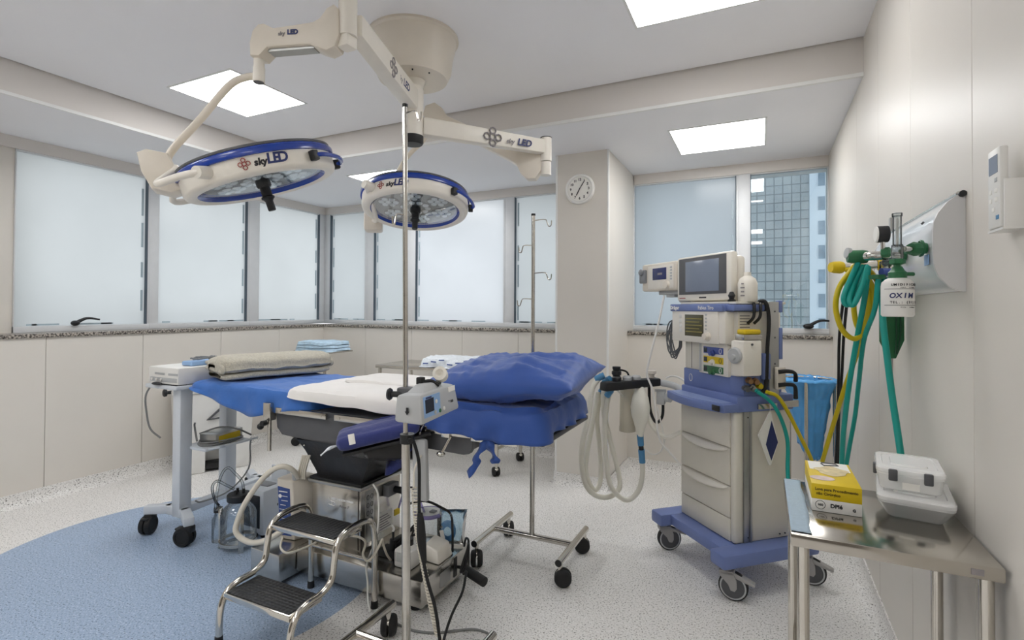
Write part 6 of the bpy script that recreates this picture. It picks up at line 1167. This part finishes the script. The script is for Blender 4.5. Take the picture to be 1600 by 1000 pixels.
# steel side table at right front
FT = thing('side_table', 'small stainless steel side table against the right wall in the foreground', 'table', (0.24, 1.53, 0))
b = MB(); b.box((0.058, 1.322, 0.722), (0.425, 1.735, 0.750), bev=0.003); b.build('tabletop', 'table_steel', FT)
for x, y in ((0.085, 1.36), (0.080, 1.70), (0.402, 1.67), (0.402, 1.345)): b = MB(); b.cyl((x, y, 0.0), (x, y, 0.724), 0.0125, n=18); b.build('leg', 'chrome', FT)
b = MB(); b.box((0.095, 1.40, 0.18), (0.39, 1.65, 0.195), bev=0.003); b.cyl((0.085, 1.36, 0.187), (0.402, 1.67, 0.187), 0.006, n=8); b.cyl((0.080, 1.70, 0.187), (0.402, 1.345, 0.187), 0.006, n=8); b.build('under_shelf', 'stainless', FT)
b = MB(); b.box((0.372, 1.3212, 0.730), (0.392, 1.3222, 0.742)); b.build('maker_mark', 'ink_grey', FT)
b = MB()
def napkin(u, v): return Vector((0.0595 + 0.042 * u + 0.004 * nz((0, v * 2, 0), 2, 3) * u, 1.336 + 0.396 * v, 0.7515 + 0.0012 * nz((u * 2, v * 6, 0), 3, 1) + 0.001))
b.grid(napkin, 6, 30); one(b, 'blue_cloth', 'cloth_paleblue', 'narrow pale blue cloth along the left edge of the side table', 'cloth', (0.08, 1.53, 0.751), solid=0.0012)
GX = thing('glove_box', 'yellow and white glove box on the side table', 'box', (0.164, 1.60, 0.75))
b = MB(); b.box((0.112, 1.498, 0.7505), (0.218, 1.715, 0.7805), bev=0.001, m=0); b.box((0.112, 1.498, 0.7805), (0.218, 1.715, 0.818), bev=0.001, m=1); gb = b.build('carton', ['paper_white', 'yellow'], GX)
b = MB(); b.box((0.118, 1.63, 0.8180), (0.212, 1.711, 0.8186)); b.build('white_panel', 'paper_white', gb)
b = MB(); b.prism([(0.05 * math.cos(R_(a)) * (1 + 0.15 * math.sin(5 * R_(a))), 0.055 * math.sin(R_(a)) * (1 + 0.12 * math.cos(4 * R_(a)))) for a in range(0, 360, 15)], 0.8186, 0.8192, Matrix.Translation((0.168, 1.625, 0)) @ Matrix.Diagonal((0.75, 0.8, 1, 1))); b.build('glove_picture', 'latex', gb)
b = MB(); b.prism([(0.028 * math.cos(R_(a)), 0.020 * math.sin(R_(a))) for a in range(0, 360, 20)], 0.8186, 0.8190, Matrix.Translation((0.140, 1.55, 0))); b.build('latex_patch', 'latex_pale', gb)
b = MB(); b.tube([(0.150, 1.69, 0.8192), (0.155, 1.672, 0.8192), (0.19, 1.685, 0.8192), (0.185, 1.70, 0.8192), (0.150, 1.70, 0.8192)], 0.0022, 6); b.build('finger_slot', 'dark_grey', gb)
text('Luva para Procedimento', 0.0092, plate((0.165, 1.4975, 0.8055), (1, 0, 0), (0, 0, 1)), 'ink_brown', gb, ext=0.0003, bold=0.0002); text('não Cirúrgico', 0.0092, plate((0.148, 1.4975, 0.7945), (1, 0, 0), (0, 0, 1)), 'ink_brown', gb, ext=0.0003, bold=0.0002)
text('DPlé', 0.013, plate((0.165, 1.4975, 0.767), (1, 0, 0), (0, 0, 1)), 'ink_black', gb, ext=0.0003, bold=0.0005); text('100', 0.008, plate((0.131, 1.4975, 0.767), (1, 0, 0), (0, 0, 1)), 'ink_black', gb, ext=0.0003, bold=0.0002); text('G', 0.009, plate((0.202, 1.4975, 0.763), (1, 0, 0), (0, 0, 1)), 'ink_black', gb, ext=0.0003, bold=0.0004)
b = MB(); b.tube([(0.131 + 0.0105 * math.cos(R_(a)), 1.4975, 0.767 + 0.0105 * math.sin(R_(a))) for a in range(0, 360, 20)], 0.0006, 5, closed=True); b.build('count_ring', 'ink_black', gb)
def tub(nm, label, cx, cy, z, rz, lx, ly, h, latch):
    t = thing(nm, label, 'box', (cx, cy, z), rz, 'clear plastic storage boxes'); M = t.matrix_basis.copy()
    def ring(sx, sy, zz, r, n=6): return [Vector((math.copysign(sx - r, a) + r * math.cos(R_(t0 + 90 * k / n)), math.copysign(sy - r, c) + r * math.sin(R_(t0 + 90 * k / n)), zz)) for a, c, t0 in ((1, 1, 0), (-1, 1, 90), (-1, -1, 180), (1, -1, 270)) for k in range(n + 1)]
    def loft(b, rings):
        n = len(rings[0]); V = [v for r in rings for v in r]; F = [(i * n + j, i * n + (j + 1) % n, (i + 1) * n + (j + 1) % n, (i + 1) * n + j) for i in range(len(rings) - 1) for j in range(n)]
        F.append(tuple(range(n))[::-1]); F.append(tuple((len(rings) - 1) * n + j for j in range(n))); b._add(V, F, 0)
    b = MB(); loft(b, [ring(lx * (0.86 if latch else 0.68), ly * (0.86 if latch else 0.72), 0.0, 0.015), ring(lx * (0.9 if latch else 0.73), ly * (0.9 if latch else 0.77), 0.004, 0.018), ring(lx * 0.96, ly * 0.96, h - 0.012, 0.02), ring(lx * 0.98, ly * 0.98, h - 0.010, 0.02), ring(lx * 0.98, ly * 0.98, h - 0.004, 0.02)]); b.build('body', 'tub_plastic', t, local=True)
    b = MB(); loft(b, [ring(lx * 0.985, ly * 0.985, h - 0.006, 0.022), ring(lx, ly, h - 0.004, 0.022), ring(lx, ly, h + 0.004, 0.022), ring(lx * 0.96, ly * 0.96, h + 0.008, 0.02), ring(lx * 0.80, ly * 0.80, h + 0.009, 0.02), ring(lx * 0.78, ly * 0.78, h + 0.006, 0.02), ring(lx * 0.55, ly * 0.55, h + 0.006, 0.015), ring(lx * 0.53, ly * 0.53, h + 0.010, 0.015), ring(lx * 0.35, ly * 0.35, h + 0.010, 0.01)]); b.build('lid', 'tub_plastic', t, local=True)
    if latch:
        for q in (-0.5, 0.5): b = MB(); b.box((q * lx - 0.009, -ly - 0.006, h - 0.022), (q * lx + 0.009, -ly + 0.003, h + 0.006), bev=0.003); b.build('latch', 'dark_grey', t, local=True)
        for q in (-0.4,): b = MB(); b.box((-lx - 0.005, q * ly - 0.008, h - 0.022), (-lx + 0.003, q * ly + 0.008, h + 0.004), bev=0.002); b.build('latch', 'dark_grey', t, local=True)
        b = MB(); b.hexa([(-0.016, -ly * 0.93, h - 0.042), (0.018, -ly * 0.93, h - 0.042), (0.018, -ly * 0.92, h - 0.042), (-0.016, -ly * 0.92, h - 0.042)], [(-0.016, -ly * 0.975, h - 0.024), (0.018, -ly * 0.975, h - 0.024), (0.018, -ly * 0.965, h - 0.024), (-0.016, -ly * 0.965, h - 0.024)]); b.build('paper_label', 'paper_white', t, local=True)
    return t
tub('storage_box', 'lower clear plastic box with rounded lid on the side table, under the latched box', 0.340, 1.605, 0.7508, -9, 0.076, 0.102, 0.048, False)
tub('storage_box', 'upper clear plastic box with dark grey latches stacked on another box', 0.333, 1.622, 0.812, -8, 0.068, 0.085, 0.046, True)
# ---------------------------------------------------------------- things standing on and around the table base
PB = thing('compression_pump', 'upright beige box with blue printed label beside the operating table pedestal', 'pump', (-2.04, 1.84, 0.145))
b = MB(); b.hexa([(-2.075, 1.775, 0.146), (-1.99, 1.785, 0.146), (-1.955, 1.885, 0.146), (-2.07, 1.885, 0.146)], [(-2.092, 1.768, 0.432), (-2.0, 1.778, 0.424), (-1.955, 1.88, 0.442), (-2.08, 1.885, 0.442)], bev=0.006); pb = b.build('case', 'cream', PB)
b = MB(); b.hexa([(-2.072, 1.7735, 0.165), (-2.006, 1.7815, 0.165), (-2.006, 1.784, 0.165), (-2.072, 1.776, 0.165)], [(-2.084, 1.7675, 0.395), (-2.014, 1.7755, 0.388), (-2.014, 1.778, 0.388), (-2.084, 1.770, 0.395)]); lb_ = b.build('front_label', 'label_blue', pb)
Ml = plate((-2.049, 1.7705, 0.375), (0.078, 0.009, 0), (-0.012, -0.006, 1))
for k in range(9): print_bar(Ml @ Matrix.Translation((0.004 * (k % 3), -0.002 - 0.021 * k, 0.0012)), 0.05 - 0.006 * (k % 4), 0.005 if k == 0 else 0.0028, 'ink_white', lb_)
b = MB(); b.lathe([(0, 0), (0.009, 0), (0.009, 0.001), (0, 0.001)], Ml @ Matrix.Translation((-0.018, -0.024, 0.001)), 18); b.build('round_mark', 'ink_white', lb_)
for dx in (0, 0.009, 0.018, 0.027): b = MB(); b.tube([(-1.99 + dx, 1.81 + dx * 0.4, 0.43), (-1.985 + dx, 1.805 + dx * 0.4, 0.47), (-1.955 + dx, 1.80 + dx * 0.5, 0.548)], 0.0055, 8, sub=3); b.build('air_tube', 'cable_beige', PB)
b = MB(); b.cyl((-2.005, 1.80, 0.43), (-2.0, 1.795, 0.462), 0.014, n=16); b.build('cable_gland', 'grey_plastic', PB)
b = MB(); b.tube([(-1.985, 1.80, 0.44), (-1.983, 1.775, 0.474), (-1.998, 1.755, 0.497), (-2.025, 1.731, 0.505), (-2.062, 1.705, 0.483), (-2.109, 1.675, 0.423), (-2.150, 1.640, 0.337), (-2.173, 1.622, 0.260), (-2.171, 1.615, 0.219), (-2.135, 1.622, 0.190), (-2.076, 1.63, 0.182), (-2.001, 1.64, 0.205), (-1.937, 1.66, 0.245), (-1.90, 1.70, 0.27)], 0.0125, 12, sub=6); b.build('air_hose', 'cable_beige', PB)
SU = thing('suction_pump', 'grey floor suction pump with a big glass jar, beside the operating table base', 'suction pump', (-2.5, 2.0, 0))
b = MB(); b.box((-2.60, 1.96, 0.012), (-2.42, 2.22, 0.255), bev=0.014); su = b.build('housing', 'cart_grey', SU)
b = MB(); b.box((-2.59, 1.957, 0.05), (-2.445, 1.962, 0.225), bev=0.003); b.build('front_window', 'screen_dark', su)
b = MB(); b.tube([(-2.56, 2.14, 0.25), (-2.56, 2.14, 0.325), (-2.44, 2.14, 0.325), (-2.44, 2.14, 0.25)], 0.011, 10); b.box((-2.565, 2.13, 0.25), (-2.435, 2.15, 0.325), bev=0.004); b.build('handle', 'cart_grey', su)
b = MB(); b.box((-2.56, 2.02, 0.253), (-2.46, 2.08, 0.262), bev=0.003); b.build('control_panel', 'mid_grey', su)
for k in range(9): b = MB(); b.box((-2.4215, 2.05 + 0.011 * k, 0.15 + 0.002 * k), (-2.4185, 2.056 + 0.011 * k, 0.163 + 0.002 * k)); b.build('vent_slot', 'dark_grey', su)
b = MB(); b.box((-2.4215, 2.12, 0.09), (-2.415, 2.19, 0.14), bev=0.005); b.build('power_inlet', 'white_plastic', su)
for x, y in ((-2.58, 1.98), (-2.44, 1.98), (-2.58, 2.20), (-2.44, 2.20)): b = MB(); b.cyl((x, y, 0), (x, y, 0.014), 0.012, n=12); b.build('foot', 'black_rubber', su)
JC = Matrix.Translation((-2.46, 1.845, 0.0))
b = MB(); b.lathe([(0, 0.022), (0.075, 0.022), (0.083, 0.03), (0.085, 0.045), (0.085, 0.17), (0.080, 0.19), (0.066, 0.213), (0.050, 0.225), (0.048, 0.245), (0.051, 0.247)], JC, 40); b.build('jar', 'jar_glass', SU)
b = MB(); b.lathe([(0.0, 0.242), (0.055, 0.242), (0.057, 0.246), (0.057, 0.272), (0.053, 0.277), (0.03, 0.278), (0, 0.279)], JC, 32); jl = b.build('lid', 'black_plastic', SU)
for a in (40, 160, 280): b = MB(); b.cyl(JC @ Vector((0.022 * math.cos(R_(a)), 0.022 * math.sin(R_(a)), 0.277)), JC @ Vector((0.022 * math.cos(R_(a)), 0.022 * math.sin(R_(a)), 0.298)), 0.007, n=12); b.build('port', 'black_plastic', jl)
b = MB(); b.lathe([(0.086, 0.03), (0.092, 0.03), (0.092, 0.045), (0.086, 0.045)], JC, 36); b.build('bottom_ring', 'chrome', SU)
for a in (215, 330): c, s = math.cos(R_(a)), math.sin(R_(a)); b = MB(); b.box((-0.004, -0.012, 0.0), (0.004, 0.012, 0.20), bev=0.001, M=JC @ Matrix.Translation((0.0905 * c, 0.0905 * s, 0.0)) @ rotz(a)); b.build('jar_bracket', 'chrome', SU)
b = MB(); b.lathe([(0.0845, 0.188), (0.0865, 0.188), (0.0865, 0.202), (0.0815, 0.202)], JC, 20, a0=205, a1=250); b.build('jar_label', 'paper_white', SU)
b = MB(); b.lathe([(0, 0.012), (0.03, 0.012), (0.031, 0.02), (0.031, 0.13), (0.02, 0.145), (0.018, 0.16)], Matrix.Translation((-2.615, 1.84, -0.011)), 24); b.build('overflow_jar', 'jar_glass', SU)
b = MB(); b.lathe([(0.0, 0.155), (0.022, 0.155), (0.022, 0.178), (0, 0.18)], Matrix.Translation((-2.615, 1.84, 0)), 20); b.build('overflow_cap', 'black_plastic', SU)
for nm, pts in (('suction_tube', [(-2.60, 1.835, 0.18), (-2.556, 1.784, 0.20), (-2.550, 1.786, 0.284), (-2.538, 1.791, 0.350), (-2.517, 1.800, 0.400), (-2.493, 1.811, 0.413), (-2.469, 1.823, 0.390), (-2.447, 1.849, 0.344), (-2.443, 1.859, 0.295)]), ('suction_tube', [(-2.62, 1.85, 0.18), (-2.60, 1.81, 0.23), (-2.585, 1.785, 0.287), (-2.574, 1.780, 0.323), (-2.553, 1.790, 0.343), (-2.520, 1.805, 0.327), (-2.49, 1.84, 0.295)])): b = MB(); b.tube(pts, 0.0068, 10, sub=6); b.build(nm, 'clear_plastic', SU)
# electrics on the platform
RB = thing('ribbed_bottle', 'white ribbed plastic bottle with black cap on the right end of the table base', 'bottle', (-1.37, 1.835, 0.145))
b = MB(); b.box((-1.415, 1.795, 0.146), (-1.325, 1.875, 0.222), bev=0.01)
b.hexa([(-1.412, 1.80, 0.21), (-1.328, 1.80, 0.21), (-1.328, 1.872, 0.21), (-1.412, 1.872, 0.21)], [(-1.395, 1.815, 0.234), (-1.345, 1.815, 0.234), (-1.345, 1.858, 0.234), (-1.395, 1.858, 0.234)], bev=0.006); rb = b.build('bottle', 'white_plastic', RB)
for k in range(9): b = MB(); b.box((-1.405 + 0.0085 * k, 1.7925, 0.172), (-1.4015 + 0.0085 * k, 1.7955, 0.212), bev=0.001); b.build('rib', 'grey_plastic', rb)
b = MB(); b.cyl((-1.37, 1.836, 0.232), (-1.37, 1.836, 0.258), 0.023, n=22); b.build('cap', 'black_plastic', RB)
HM = thing('control_box', 'low white control box beside the ribbed bottle on the table base', 'box', (-1.295, 1.94, 0.145))
b = MB(); b.hexa([(-1.345, 1.895, 0.146), (-1.245, 1.885, 0.146), (-1.245, 2.0, 0.146), (-1.345, 2.0, 0.146)], [(-1.335, 1.90, 0.215), (-1.26, 1.895, 0.20), (-1.26, 1.99, 0.21), (-1.335, 1.99, 0.225)], bev=0.008); b.build('case', 'cream_light', HM)
CN = thing('suction_canister', 'clear suction canister with violet rim at the rear of the table base', 'canister', (-1.42, 2.055, 0.145))
JM = Matrix.Translation((-1.42, 2.06, 0.145))
b = MB(); b.lathe([(0, 0.001), (0.052, 0.001), (0.056, 0.006), (0.061, 0.13)], JM, 36); b.build('body', 'clear_plastic', CN)
b = MB(); b.lathe([(0.060, 0.126), (0.068, 0.128), (0.070, 0.134), (0.068, 0.142), (0.062, 0.144), (0.058, 0.138)], JM, 40); b.build('rim', 'violet_plastic', CN)
b = MB(); b.lathe([(0.0, 0.138), (0.06, 0.138), (0.058, 0.142), (0, 0.143)], JM, 36); lp = b.build('lid', 'white_plastic', CN)
b = MB(); b.box((0.012, -0.014, 0.143), (0.04, 0.014, 0.150), bev=0.002, M=JM); b.build('port_plate', 'mid_grey', lp)
b = MB(); b.tube([JM @ Vector(v) for v in ((-0.01, -0.02, 0.142), (-0.02, -0.03, 0.18), (-0.05, -0.03, 0.225), (-0.10, 0.0, 0.24), (-0.16, 0.02, 0.20), (-0.19, 0.02, 0.12))], 0.005, 8, sub=6); b.build('tubing', 'clear_violet', CN)
MK = thing('mask_bag', 'blue tinted sealed pouch holding a face mask, leaning at the rear of the table base', 'pouch', (-1.29, 2.07, 0.145))
Mm = plate((-1.30, 2.062, 0.155), (0.094, 0.046, 0), (0.1, 0.0, 1))
def pouch(sg):
    def fn(u, v): x = (u - 0.5) * 0.125 + 0.015 * v; y = 0.165 * v; t = max(0, (1 - abs(2 * u - 1) ** 3) * (1 - abs(2 * v - 1) ** 4)) ** 0.5; return Mm @ Vector((x, y, sg * 0.026 * t + 0.006 * nz((u * 3, v * 3, sg), 1.5, 50)))
    return fn
b = MB(); b.grid(pouch(1), 16, 16); b.grid(pouch(-1), 16, 16); b.build('pouch', 'clear_blue', MK, sharp=180)
b = MB(); b.lathe([(0.020, 0.010), (0.034, 0.008), (0.042, 0.0), (0.036, -0.006), (0.022, -0.008)], Mm @ Matrix.Translation((-0.012, 0.062, 0.0)) @ Matrix.Diagonal((0.9, 1.25, 1, 1)), 28); b.build('face_mask', 'mask_blue', MK)
b = MB(); b.box((-0.03, 0.025, 0.026), (-0.012, 0.085, 0.0275), M=Mm @ Matrix.Rotation(R_(12), 4, 'Z')); b.build('paper_strip', 'paper_white', MK)
b = MB(); b.box((-1.54, 1.84, 0.146), (-1.45, 1.905, 0.178), bev=0.006); b.box((-1.53, 1.93, 0.146), (-1.46, 1.99, 0.19), bev=0.006); PS = one(b, 'power_strip', 'black_plastic', 'black power adapters tangled in leads beside the pedestal', 'power strip', (-1.5, 1.9, 0.145))
b = MB(); b.cyl((-1.475, 1.86, 0.177), (-1.47, 1.86, 0.225), 0.014, n=12); b.cyl((-1.47, 1.86, 0.225), (-1.468, 1.858, 0.262), 0.006, n=8); b.build('plug', 'black_plastic', PS)
b = MB(); b.tube([(-1.47, 1.858, 0.258), (-1.462, 1.855, 0.275), (-1.470, 1.852, 0.29)], 0.005, 8, sub=3); b.build('plug_tip', 'white_plastic', PS)
rnd = random.Random(9); 
for k in range(4): b = MB(); b.tube([(-1.50 + 0.03 * k, 1.88, 0.178), (-1.46 + 0.02 * k, 1.90 + 0.01 * k, 0.215 + 0.02 * k), (-1.43 + 0.01 * k, 1.97, 0.24 + 0.015 * k), (-1.45, 2.02, 0.20), (-1.50, 2.0, 0.165)], 0.0048, 8, sub=6); b.build('lead', 'black_rubber', PS)
def cable(nm, pts, r, mt, label, base, n=8): b = MB(); b.tube(pts, r, n, sub=6); return one(b, nm, mt, label, 'cable', base)
cable('mains_cable', [(-1.565, 2.04, 0.37), (-1.54, 2.02, 0.35), (-1.50, 1.98, 0.36), (-1.435, 1.90, 0.346), (-1.419, 1.911, 0.373), (-1.369, 1.962, 0.376), (-1.318, 2.015, 0.337), (-1.287, 2.045, 0.300), (-1.262, 2.02, 0.24), (-1.255, 2.01, 0.152)], 0.0055, 'black_rubber', 'black cable arching from the pedestal socket over the clear canister', (-1.4, 1.95, 0.145))
cable('white_cable', [(-1.549, 1.819, 0.467), (-1.517, 1.811, 0.438), (-1.498, 1.798, 0.362), (-1.492, 1.775, 0.260), (-1.495, 1.720, 0.174), (-1.485, 1.715, 0.10), (-1.47, 1.70, 0.04), (-1.44, 1.68, 0.006)], 0.0042, 'white_plastic', 'thin white cable hanging down the front of the steel table base', (-1.44, 1.69, 0.0))
cable('looped_lead', [(-1.90, 1.64, 0.238), (-1.875, 1.610, 0.208), (-1.828, 1.615, 0.195), (-1.768, 1.70, 0.215), (-1.739, 1.725, 0.255), (-1.675, 1.73, 0.254), (-1.593, 1.73, 0.268), (-1.53, 1.72, 0.275), (-1.485, 1.70, 0.27), (-1.49, 1.69, 0.226), (-1.463, 1.69, 0.205), (-1.431, 1.70, 0.243), (-1.40, 1.70, 0.30), (-1.42, 1.73, 0.27), (-1.44, 1.78, 0.20), (-1.45, 1.82, 0.155)], 0.0048, 'cable_beige', 'pale lead looping behind the top step of the stool', (-1.6, 1.68, 0.15))
BC = cable('black_cable', [(-1.108, 1.50, 0.800), (-1.095, 1.51, 0.75), (-1.090, 1.520, 0.70), (-1.085, 1.516, 0.622), (-1.079, 1.508, 0.547), (-1.068, 1.501, 0.46), (-1.056, 1.496, 0.40), (-1.034, 1.496, 0.315), (-1.004, 1.499, 0.227), (-0.984, 1.498, 0.125), (-0.972, 1.492, 0.05), (-0.965, 1.46, 0.008)], 0.0058, 'black_rubber', 'black cord hanging beside the near iv pole with a thick inline plug', (-1.0, 1.495, 0.0))
b = MB(); b.tube([(-1.0725, 1.503, 0.535), (-1.067, 1.501, 0.50), (-1.063, 1.499, 0.46), (-1.058, 1.497, 0.43), (-1.048, 1.497, 0.37)], [0.009, 0.014, 0.016, 0.015, 0.008], 12, sub=4); b.build('inline_plug', 'black_rubber', BC)
cable('black_cable', [(-1.239, 2.085, 0.150), (-1.215, 2.06, 0.200), (-1.173, 2.012, 0.215), (-1.150, 1.96, 0.194), (-1.165, 1.95, 0.12), (-1.20, 1.99, 0.09), (-1.20, 2.04, 0.15), (-1.165, 2.0, 0.21), (-1.135, 1.94, 0.18), (-1.15, 1.93, 0.115), (-1.10, 1.87, 0.16), (-1.074, 1.818, 0.165), (-1.048, 1.750, 0.145), (-1.048, 1.671, 0.095), (-1.034, 1.598, 0.045), (-1.000, 1.535, 0.008)], 0.0050, 'black_rubber', 'black cord looped at the brake pedal and trailing to the floor', (-1.1, 1.8, 0.0))
b = MB(); P = smooth_path([(-1.203, 1.645, 0.560), (-1.187, 1.640, 0.446), (-1.166, 1.635, 0.356), (-1.139, 1.631, 0.256), (-1.108, 1.629, 0.145), (-1.079, 1.631, 0.040)], 44); Q = []
for i, p in enumerate(P):
    for k in range(3): a = (i * 3 + k) * 2 * math.pi / 13.5; Q.append(p + (P[min(i + 1, len(P) - 1)] - p) * (k / 3) + Vector((math.cos(a), math.sin(a), 0)) * 0.0095)
b.tube(Q, 0.0030, 6); b.tube([(-1.235, 1.745, 0.66), (-1.225, 1.68, 0.62), (-1.203, 1.645, 0.560)], 0.004, 8, sub=5); b.tube([(-1.079, 1.631, 0.040), (-1.06, 1.64, 0.02), (-1.04, 1.66, 0.006)], 0.004, 8, sub=4)
one(b, 'coiled_cord', 'cable_beige', 'cream coiled cord hanging behind the near iv pole to the floor', 'cable', (-1.1, 1.63, 0.0))
cable('floor_cable', [(-1.294, 1.665, 0.006), (-1.213, 1.659, 0.006), (-1.127, 1.684, 0.006), (-1.058, 1.735, 0.006), (-0.993, 1.771, 0.006), (-0.922, 1.758, 0.006), (-0.86, 1.68, 0.006)], 0.0045, 'cable_grey', 'grey cable curving across the floor under the near iv stand', (-1.05, 1.72, 0.0))
HS = thing('hand_control', 'long grey hand control hanging on the table rail behind the near iv pole', 'hand control', (-1.24, 1.74, 0.46))
b = MB(); b.hexa([(-1.275, 1.735, 0.47), (-1.205, 1.735, 0.47), (-1.205, 1.762, 0.47), (-1.275, 1.762, 0.47)], [(-1.285, 1.735, 0.72), (-1.215, 1.735, 0.72), (-1.215, 1.762, 0.72), (-1.285, 1.762, 0.72)], bev=0.012); b.build('case', 'grey_plastic', HS)
b = MB(); b.tube([(-1.25, 1.75, 0.71), (-1.25, 1.75, 0.745), (-1.25, 1.778, 0.768), (-1.25, 1.785, 0.75)], 0.004, 8, sub=4); b.build('hanger', 'chrome', HS)
b = MB(); b.box((-1.335, 1.752, 0.56), (-1.310, 1.757, 0.72), bev=0.001, M=None); one(b, 'steel_strap', 'aluminium', 'pale flat strap hanging from the table rail left of the hand control', 'strap', (-1.32, 1.755, 0.56))
